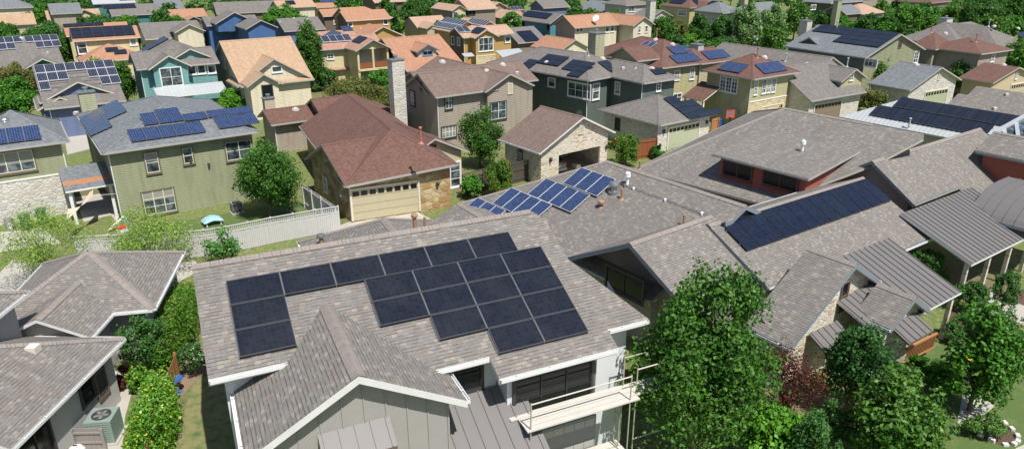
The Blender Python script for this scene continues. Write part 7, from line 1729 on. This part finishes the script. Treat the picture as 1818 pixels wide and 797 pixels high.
# bird bath, pots, flowers
c = V('birdbath'); root = thing('bird_bath', 'cobalt blue bird bath standing at the lawn edge', 'bird bath', c); m = MB(); m.lathe(c, Z, [(.24, 0), (.22, .05), (.07, .1), (.06, .55), (.10, .62)], 'purple_toy', 16); m.build('pedestal', root)
m = MB(); m.lathe(c+Z*.6, Z, [(.08, 0), (.28, .07), (.36, .12), (.33, .12), (.2, .07), (.02, .05)], 'plastic_blue', 20); m.build('bowl', root)
for i, (mt, lb) in enumerate((('orange_toy', 'terracotta flower pot nearest the bird bath'), ('black', 'black plant pot furthest along the fence towards the viewer'), ('yellow_toy', 'yellow plant pot between two others below the fence'))):
    c = V('pots', i); root = thing('flower_pot', lb, 'pot', c, 'pots beside the vine fence'); m = MB(); m.lathe(c, Z, [(.1, 0), (.15, .24), (.17, .25), (.17, .3), (.14, .3), (.13, .26), (.02, .26)], mt, 14); m.build('pot', root)
    me, _ = crown_mesh('foliage', 'leaf_shrub', (0, 0, .42), .2, .2, .2, 220, .05, 5); add_obj('foliage', me, root)
for i in range(3):
    c = V('flowers', i, 0); root = thing('flowers', ['leftmost orange flower clump on the right lawn', 'middle orange flower clump on the right lawn', 'rightmost orange flower clump on the right lawn'][i], 'flowers', c, 'orange flowers on the lawn'); m = MB()
    for k in range(9):
        q = c+Vector((random.uniform(-.2, .2), random.uniform(-.2, .2), .25+random.random()*.15)); m.tube(Vector((q.x, q.y, 0)), q, .008, .006, 'paint_yellowgreen', 4, False); m.lathe(q, Z, [(.02, 0), (.06, .03), (.07, .06), (.01, .05)], 'yellow_toy', 7)
    m.build('blooms', root)
# stone edging ring
root = thing('stone_edging', 'curved white limestone edging around the mulch bed', 'edging', V('ring')); m = MB(); pts = PTS['ring']; n = len(pts)
for i in range(n):
    a, b = Vector(pts[i]), Vector(pts[(i+1) % n]); ln = (b-a).length; k = max(1, int(ln/.28)); d = (b-a).normalized()
    for j in range(k):
        cc = a+d*(ln*(j+.5)/k); q = math.atan2(d.y, d.x)+random.uniform(-.15, .15); e = Vector((math.cos(q), math.sin(q), 0)); w_ = random.uniform(.10, .13)
        m = MB(); m.box((cc, e, Vector((-e.y, e.x, 0)), Z), (-w_, -.08, 0), (w_, .08, random.uniform(.09, .15)), 'stone_edge'); m.build('edging_stone', root)
for i, p in enumerate(PTS['stones']):
    root = thing('landscape_stone', ['flat pale stone nearest the walkway slabs', 'flat pale stone second from the walkway slabs', 'flat pale stone third from the walkway slabs', 'flat pale stone nearest the porch column'][i], 'stone', p, 'stepping stones in the mulch'); m = MB()
    ring = [(p[0]+random.uniform(.28, .42)*math.cos(a), p[1]+random.uniform(.2, .32)*math.sin(a)) for a in [2*math.pi*t/7 for t in range(7)]]
    m.poly([(x, y, .12) for x, y in ring], 'stone_edge')
    for t in range(7): (x0, y0), (x1, y1) = ring[t], ring[(t+1) % 7]; m.poly([(x0*1.0, y0, 0), (x1, y1, 0), (x1, y1, .12), (x0, y0, .12)], 'stone_edge')
    m.build('slab', root)
# street lamps
for i, (key, lb) in enumerate((('lamp1', 'dark street lamp before the speckled silvery tree'), ('lamp2', 'dark street lamp beside the low green tree'), ('lamp3', 'green lantern on a post before the ochre house'))):
    c = V(key); c.z = 0; root = thing('street_lamp', lb, 'street lamp', c, 'street lamps'); m = MB(); m.tube(c, c+Z*2.9, .07, .05, 'plastic_green', 8); m.lathe(c, Z, [(.16, 0), (.14, .3), (.08, .4)], 'plastic_green', 10); m.build('pole', root)
    m = MB(); m.lathe(c+Z*2.85, Z, [(.08, 0), (.2, .12), (.24, .42), (.24, .46)], 'plastic_white', 8); m.build('lantern', root); m = MB(); m.lathe(c+Z*3.3, Z, [(.28, 0), (.2, .12), (.05, .2), (.02, .3)], 'plastic_green', 8); m.build('lamp_cap', root)
# square olive tub
boxy('planter_tub', 'low olive green tub beside the gold stone wall', 'tub', PTS['tub'][0], (.8, .45, .45), 34, 'paint_yellowgreen', [('lid', (-.44, -.26, .45), (.44, .26, .52), 'paint_yellowgreen')])
# grill with domed grey lid at the bottom edge
c = V('grill'); c.z = 0; root = thing('kettle_grill', 'round grey lidded grill at the bottom edge beside the picket screen', 'grill', c); m = MB(); m.lathe(c+Z*.55, Z, [(.05, 0), (.2, .04), (.29, .18), (.3, .24)], 'black', 20); m.build('bowl', root)
m = MB(); m.lathe(c+Z*.79, Z, [(.31, 0), (.3, .08), (.22, .2), (.1, .26), (.02, .27)], 'plastic_white', 20); m.box((c, Vector((1, 0, 0)), Vector((0, 1, 0)), Z), (-.08, -.015, 1.05), (.08, .015, 1.1), 'black'); m.build('lid', root)
for k in range(3): m = MB(); a = 2*math.pi*k/3; m.tube(c+Z*.6, c+Vector((math.cos(a)*.3, math.sin(a)*.3, 0)), .015, .015, 'galv', 6); m.build('leg', root)

# scaffold against the front house
wA = HOUSES[0]['wings'][0]
AF = lambda u, v, z: P3(wA, u, v, z)
base = AF(11, -6.6, 0); root = thing('scaffold', 'pale painted tube scaffold with white planks against the front house', 'scaffold', base)
zp = 4.25
def tb(a, b, r=.024, mat='paint_yellowgreen', nm='tube'):
    m = MB(); m.tube(a, b, r, r, mat, 7); return m.build(nm, root)
for u in (9.0, 12.75):
    for v in (-6.1, -6.95):
        tb(AF(u, v, 0), AF(u, v, zp+(1.05 if v < -6.5 else .02)), nm='standard')
tb(AF(9.0, -6.95, zp+1.0), AF(12.75, -6.95, zp+1.0), mat='plank', nm='guard_rail'); tb(AF(9.0, -6.95, .3), AF(12.75, -6.95, 2.1), mat='plank', nm='brace'); tb(AF(9.0, -6.95, 2.1), AF(12.75, -6.95, .3), mat='plank', nm='brace')
tb(AF(9, -6.95, 2.1), AF(12.75, -6.95, 2.1), nm='ledger')
for u in (9.0, 12.75):
    for z_ in (1.9, zp-.1, .9): tb(AF(u, -6.1, z_), AF(u, -6.95, z_), nm='transom')
for k_ in range(8): tb(AF(12.75, -6.1, .4+k_*.42), AF(12.75, -6.4, .4+k_*.42), .016, nm='rung')
tb(AF(12.75, -6.4, .1), AF(12.75, -6.4, zp-.1), .02, nm='ladder_rail')
for i, v in enumerate((-6.05, -6.3, -6.55, -6.8)):
    m = MB(); e = random.uniform(-.15, .15); o_, a_, b_ = frame(wA); m.box((o_, a_, b_, Z), (8.75+e, v-.225, zp+.005*i), (13.0+e, v, zp+.05+.005*i), 'plank'); m.build('plank', root)
for i, v in enumerate((-6.05, -6.4)):
    m = MB(); m.box((o_, a_, b_, Z), (8.9, v-.3, 1.95), (12.9, v, 2.0), 'plank'); m.build('plank', root)
# second bay round the corner
root = thing('scaffold', 'second shorter scaffold bay reaching right behind the tree', 'scaffold', AF(14.4, -6.0, 0))
for u in (13.3, 16.2):
    for v in (-5.7, -6.5): tb(AF(u, v, 0), AF(u, v, zp+.9), nm='standard')
tb(AF(13.3, -6.5, zp+.85), AF(16.2, -6.5, zp+.85), mat='plank', nm='guard_rail'); tb(AF(13.3, -5.7, zp+.85), AF(16.2, -5.7, zp+.85), nm='guard_rail'); tb(AF(13.3, -6.5, 2.2), AF(16.2, -6.5, 2.2), nm='ledger')
for i, v in enumerate((-5.65, -5.9, -6.15)): m = MB(); m.box((o_, a_, b_, Z), (13.1, v-.23, zp-.35+.006*i), (16.6, v, zp-.3+.006*i), 'plank'); m.build('plank', root)

# car in the open garage, seen from behind
wq = [h for h in HOUSES if h['name'] == 'Q'][0]['wings'][0]
o_, a_, b_ = frame(wq); u1 = wall_rect(wq)[1]
cc = P3(wq, u1-1.2, -1.25, 0); root = thing('parked_car', 'silver hatchback seen from behind inside the open garage', 'car', cc)
fr = (cc, b_, -a_, Z)   # x across, y into the garage
m = MB(); W2 = .86
prof = [(0, .32), (-.02, .6), (.05, .95), (.35, 1.05), (.75, 1.42), (1.6, 1.5), (2.6, 1.4), (3.3, 1.0), (4.1, .88), (4.3, .6), (4.3, .3)]
def ins(z): return 0 if z < 1.0 else .16*(z-1.0)/.5
for i in range(len(prof)-1):
    (y0, z0), (y1, z1) = prof[i], prof[i+1]; i0, i1 = ins(z0), ins(z1)
    X = lambda x, y, z: cc+b_*x-a_*y+Z*z
    m.poly([X(-W2+i0, y0, z0), X(W2-i0, y0, z0), X(W2-i1, y1, z1), X(-W2+i1, y1, z1)][::-1], 'glass_dark' if i in (3, 6) else 'car_silver')
for s_ in (-1, 1): m.poly([X(s_*(W2-ins(z)), y, z) for y, z in prof][::(1 if s_ > 0 else -1)], 'car_silver')
m.build('body', root)
m = MB(); m.box(fr, (-W2-.02, -.1, .32), (W2+.02, .1, .52), 'car_silver'); m.build('bumper', root)
for s_ in (-1, 1): m = MB(); m.box(fr, (s_*.72-.13, -.05, .78), (s_*.72+.13, .12, .95), 'car_light'); m.build('tail_light', root)
m = MB(); m.box(fr, (-.17, -.06, .66), (.17, .0, .8), 'plate'); m.build('number_plate', root)
for s_ in (-1, 1):
    for yy in (.85, 3.4): m = MB(); m.tube(cc+b_*(s_*.66)-a_*yy+Z*.31, cc+b_*(s_*.86)-a_*yy+Z*.31, .31, .31, 'tyre', 16); wl_ = m.build('wheel', root); m = MB(); m.tube(cc+b_*(s_*.861)-a_*yy+Z*.31, cc+b_*(s_*.875)-a_*yy+Z*.31, .18, .18, 'galv', 12); m.build('rim', wl_)
m = MB(); o2 = P3(wq, 0, 0, 0); m.poly([P3(wq, .5, -4, .01), P3(wq, u1+.1, -4, .01), P3(wq, u1+.1, 3.5, .01), P3(wq, .5, 3.5, .01)], 'concrete'); fl = m.build('garage_floor'); fl['kind'] = 'structure'
c = P3(wq, u1-1.6, 1.2, 0); boxy('storage_box', 'cardboard box on the garage floor right of the car', 'box', c, (.6, .45, .4), -50, 'cloth_tan', [('flap', (-.3, -.22, .4), (.3, 0, .42), 'cloth_tan')])

# barrel metal roof and white framed skylight roof at the right edge
gro = THING['G']; A, B = V('barrelroof', 0), V('barrelroof', 1); e = (B-A); e.z = 0; ln = e.length+2.5; e.normalize(); f = Vector((-e.y, e.x, 0)); m = MB()
pr = [(0, 0), (.25, .28), (.6, .55), (1.1, .85), (1.8, 1.12), (2.7, 1.3), (3.8, 1.36), (5.5, 1.3)]
for i in range(len(pr)-1):
    (x0, z0), (x1, z1) = pr[i], pr[i+1]; s0 = max(0, (x0-1.0)*.28)
    a = A+f*x0+Z*z0; b = A+f*x1+Z*z1
    m.poly([a, a+e*ln, b+e*ln, b], 'bronze'); m.poly([a-Z*.1, b-Z*.1, b+e*ln-Z*.1, a+e*ln-Z*.1], 'soffit')
    k = .0
    while k < ln: m.box((a+e*k, e, (b-a).normalized(), e.cross(b-a).normalized()), (-.015, 0, 0), (.015, (b-a).length, .05), 'bronze'); k += .62
m.build('barrel_roof', gro); m = MB()
q = [A, A+e*ln]; m.poly([q[0]-f*.02, q[0]-f*.02-Z*.16, q[1]-f*.02-Z*.16, q[1]-f*.02], 'trim_bluegrey'); m.build('fascia', gro)
wro = THING['WM']; s4 = [V('sky', i) for i in range(4)]; s4[0].z = 4.4; s4[1].z = 4.9; s4[2].z = 3.6; s4[3].z = 3.4
m = MB(); m.poly(s4[::-1] if (s4[1]-s4[0]).cross(s4[3]-s4[0]).z < 0 else s4, 'glass'); sk_ = m.build('skylight_glass', wro); m = MB()
for t in (0, .25, .5, .75, 1):
    a = s4[0].lerp(s4[1], t); b = s4[3].lerp(s4[2], t); d = (b-a).normalized(); x = d.cross(Z).normalized(); m.box((a, d, x, x.cross(d)), (0, -.14, -.05), ((b-a).length, .14, .1), 'white_metal')
a, b = s4[0], s4[1]; d = (b-a).normalized(); x = d.cross(Z).normalized(); m.box((a, d, x, x.cross(d)), (-.2, -.2, .0), ((b-a).length, .2, .16), 'white_metal'); m.build('skylight_frame', sk_)
# porch railing
a, b = V('railing', 0), V('railing', 1); a.z = b.z = 0; d = (b-a); ln = d.length; d.normalize(); fr = (a, d, Vector((-d.y, d.x, 0)), Z); dro = THING['D']
m = MB(); m.box(fr, (-.2, -.04, 1.2), (ln, .06, 1.28), 'wood_deck'); m.box(fr, (-.2, -.03, .45), (ln, .05, .52), 'wood_deck'); k = 0
while k < ln: m.box(fr, (k, -.01, .52), (k+.04, .03, 1.2), 'wood_deck'); k += .13
m.build('porch_railing', dro)
# balcony of the pale yellow house
hb = [h for h in HOUSES if h['name'] == 'YB'][0]; wb = hb['wings'][1]; u0, u1, v0, v1 = wall_rect(wb); ro = THING['YB']; zt = wb['p'][6]-wb['p'][4]*math.tan(R(wb['p'][7]))
fr = (frame(wb)[0], frame(wb)[1], frame(wb)[2], Z)
for vv in (v0, 0, v1):
    for z0, z1 in ((3.0, zt+.05), (0, 2.75)): m = MB(); m.box(fr, (u1-.28, vv-.14, z0), (u1, vv+.14, z1), 'wall_yellow'); m.build('column', ro)
m = MB(); m.box(fr, (u1-2.2, v0-.1, 2.75), (u1+.1, v1+.1, 3.0), 'wall_yellow'); m.build('balcony_floor', ro)
m = MB(); m.box(fr, (u1-.2, v0+.1, 3.85), (u1-.1, v1-.1, 3.93), 'wood_dark'); m.box(fr, (u1-.18, v0+.1, 3.1), (u1-.12, v1-.1, 3.8), 'wood_red'); m.build('balcony_railing', ro)
m = MB(); m.poly([P3(wb, u1-2.2, v0, 0), P3(wb, u1-2.2, v1, 0), P3(wb, u1-2.2, v1, zt), P3(wb, u1-2.2, v0, zt)], 'wall_greystucco')
p_ = wb['p']; m.poly([P3(wb, u1-.1, v0, zt+.02), P3(wb, u1-.1, v1, zt+.02), P3(wb, u1-.1, 0, p_[6]-.25)], 'wall_yellow'); m.build('balcony_wall', ro)
# lower wall of the front house, bare block under the scaffold
m = MB(); o_, a_, b_ = frame(wA); m.box((o_, a_, b_, Z), (8.7, -5.76, 0), (12.2, -5.702, 3.1), 'wall_cmu'); THING_A = THING['A']; m.build('unfinished_wall', THING_A)
m = MB()
for (x0, x1) in ((8.95, 9.2), (12.0-1.9+1.85, 12.0-1.9+2.0)): pass
for zz in (.9, 1.8, 2.7):
    m = MB()
    for k in range(8): m.box((o_, a_, b_, Z), (8.8+k*.42, -5.768, zz), (8.8+k*.42+.39, -5.76, zz+.28), 'wall_greystucco')
    m.build('block_course', THING_A)
# battens on the front gable
w1 = HOUSES[0]['wings'][1]; u0, u1, v0, v1 = wall_rect(w1); tn = math.tan(R(w1['p'][7])); k = v0+.35; o1, a1, b1 = frame(w1); i = 0
m = MB()
while k < v1: m.box((o1, a1, b1, Z), (u1+.001, k-.02, 0), (u1+.03, k+.02, w1['p'][6]-abs(k)*tn-.25), 'trim_brown' if 0 else 'wall_batten'); k += .62
m.build('battens', THING_A)

cr_ = THING['C']; m = MB()
for i in range(len(CONDUIT)-1): m.tube(CONDUIT[i], CONDUIT[i+1], .018, .018, 'galv', 6)
for p in CONDUIT[1:4]: m.box((Vector(p), Vector((1, 0, 0)), Vector((0, 1, 0)), Z), (-.07, -.07, -.1), (.07, .07, .03), 'plastic_white')
m.build('conduit', cr_)

m = MB(); o_, a_, b_ = frame(wA)
for (x0, x1, z0, z1) in ((8.95, 9.38, 3.15, 5.35), (12.0-.05, 12.0+.12, 3.4, 5.3), (9.38, 11.9, 3.15, 3.35)): m.box((o_, a_, b_, Z), (x0, -5.725, z0), (x1, -5.701, z1), 'wall_darkolive_plain')
m.build('bare_render_coat', THING['A'])

# meter boxes on the shaded olive wall
so_ = THING['S']; wS = [h for h in HOUSES if h['name'] == 'S'][0]['wings'][0]; u0, u1, v0, v1 = wall_rect(wS); o_, a_, b_ = frame(wS)
for (x, z_, w_, h_) in ((u1-2.0, 1.5, .35, .8), (u1-1.5, 1.6, .25, .5), (u1-1.1, 1.3, .25, .4), (u1-1.1, 1.9, .25, .35)):
    m = MB(); m.box((o_, a_, b_, Z), (x, v0-.12, z_-h_/2), (x+w_, v0-.003, z_+h_/2), 'galv'); m.build('meter_box', so_)
for nm, items in (('K', ((5.0, 3.6), (6.2, 3.1), (8.2, 3.9))),):
    wK = [h for h in HOUSES if h['name'] == nm][0]['wings'][0]; u0, u1, v0, v1 = wall_rect(wK); o_, a_, b_ = frame(wK)
    for (vv, z_) in items: m = MB(); m.box((o_, a_, b_, Z), (u1+.003, v0+vv, z_), (u1+.14, v0+vv+.16, z_+.28), 'trim_dark'); m.box((o_, a_, b_, Z), (u1+.003, v0+vv+.05, z_-.3), (u1+.05, v0+vv+.1, z_), 'galv'); m.build('wall_fitting', THING[nm])
for nm, wi, vv in (('Q', 0, (-3.3, 3.2)), ('I', 1, (-5.0, 2.2)), ('NG', 0, (-3.0, 3.2)), ('T', 0, ())):
    wl_ = [h for h in HOUSES if h['name'] == nm][0]['wings'][wi]; u0, u1, v0, v1 = wall_rect(wl_); o_, a_, b_ = frame(wl_)
    for v_ in vv:
        m = MB(); c = P3(wl_, u1+.14, v_, 2.0); m.lathe(c, Z, [(.05, -.18), (.1, -.1), (.12, .1), (.15, .13), (.02, .26)], 'trim_dark', 8); m.box((o_, a_, b_, Z), (u1+.003, v_-.05, 1.85), (u1+.08, v_+.05, 2.2), 'trim_dark'); m.build('wall_lantern', THING[nm])


# ------------------------------------------------------------------ camera, light, world
cam = bpy.data.cameras.new('camera'); co = bpy.data.objects.new('camera', cam); COL.objects.link(co)
cam.sensor_width = 36; cam.lens = 1264.0/1818*36; cam.clip_end = 2000; cam.clip_start = .5
co.location = (0, 0, 18.7); co.rotation_euler = (R(90-21.6), 0, 0); scn.camera = co
cam.shift_x = 0; cam.shift_y = 0
S = Vector((.556*.5, -.83*.5, .866)).normalized()
sun = bpy.data.lights.new('sun', 'SUN'); sun.energy = SUN; sun.angle = R(.5); sun.color = (1, .955, .89)
so = bpy.data.objects.new('sun', sun); COL.objects.link(so); so.rotation_euler = S.to_track_quat('Z', 'Y').to_euler()
wd = bpy.data.worlds.new('World'); scn.world = wd; wd.use_nodes = True
nt = wd.node_tree; bg = nt.nodes['Background']; sk = nt.nodes.new('ShaderNodeTexSky'); sk.sky_type = 'NISHITA'; sk.sun_disc = False
sk.sun_elevation = R(60); sk.sun_rotation = math.atan2(S.x, S.y); nt.links.new(sk.outputs[0], bg.inputs[0]); bg.inputs[1].default_value = SKY
scn.view_settings.view_transform = 'Standard'; scn.view_settings.look = 'None'; scn.view_settings.gamma = 1; scn.view_settings.exposure = EXPO
scn.cycles.max_bounces = 6; scn.cycles.diffuse_bounces = 3; scn.cycles.glossy_bounces = 2; scn.cycles.transmission_bounces = 3; scn.cycles.transparent_max_bounces = 4
scn.cycles.use_denoising = True
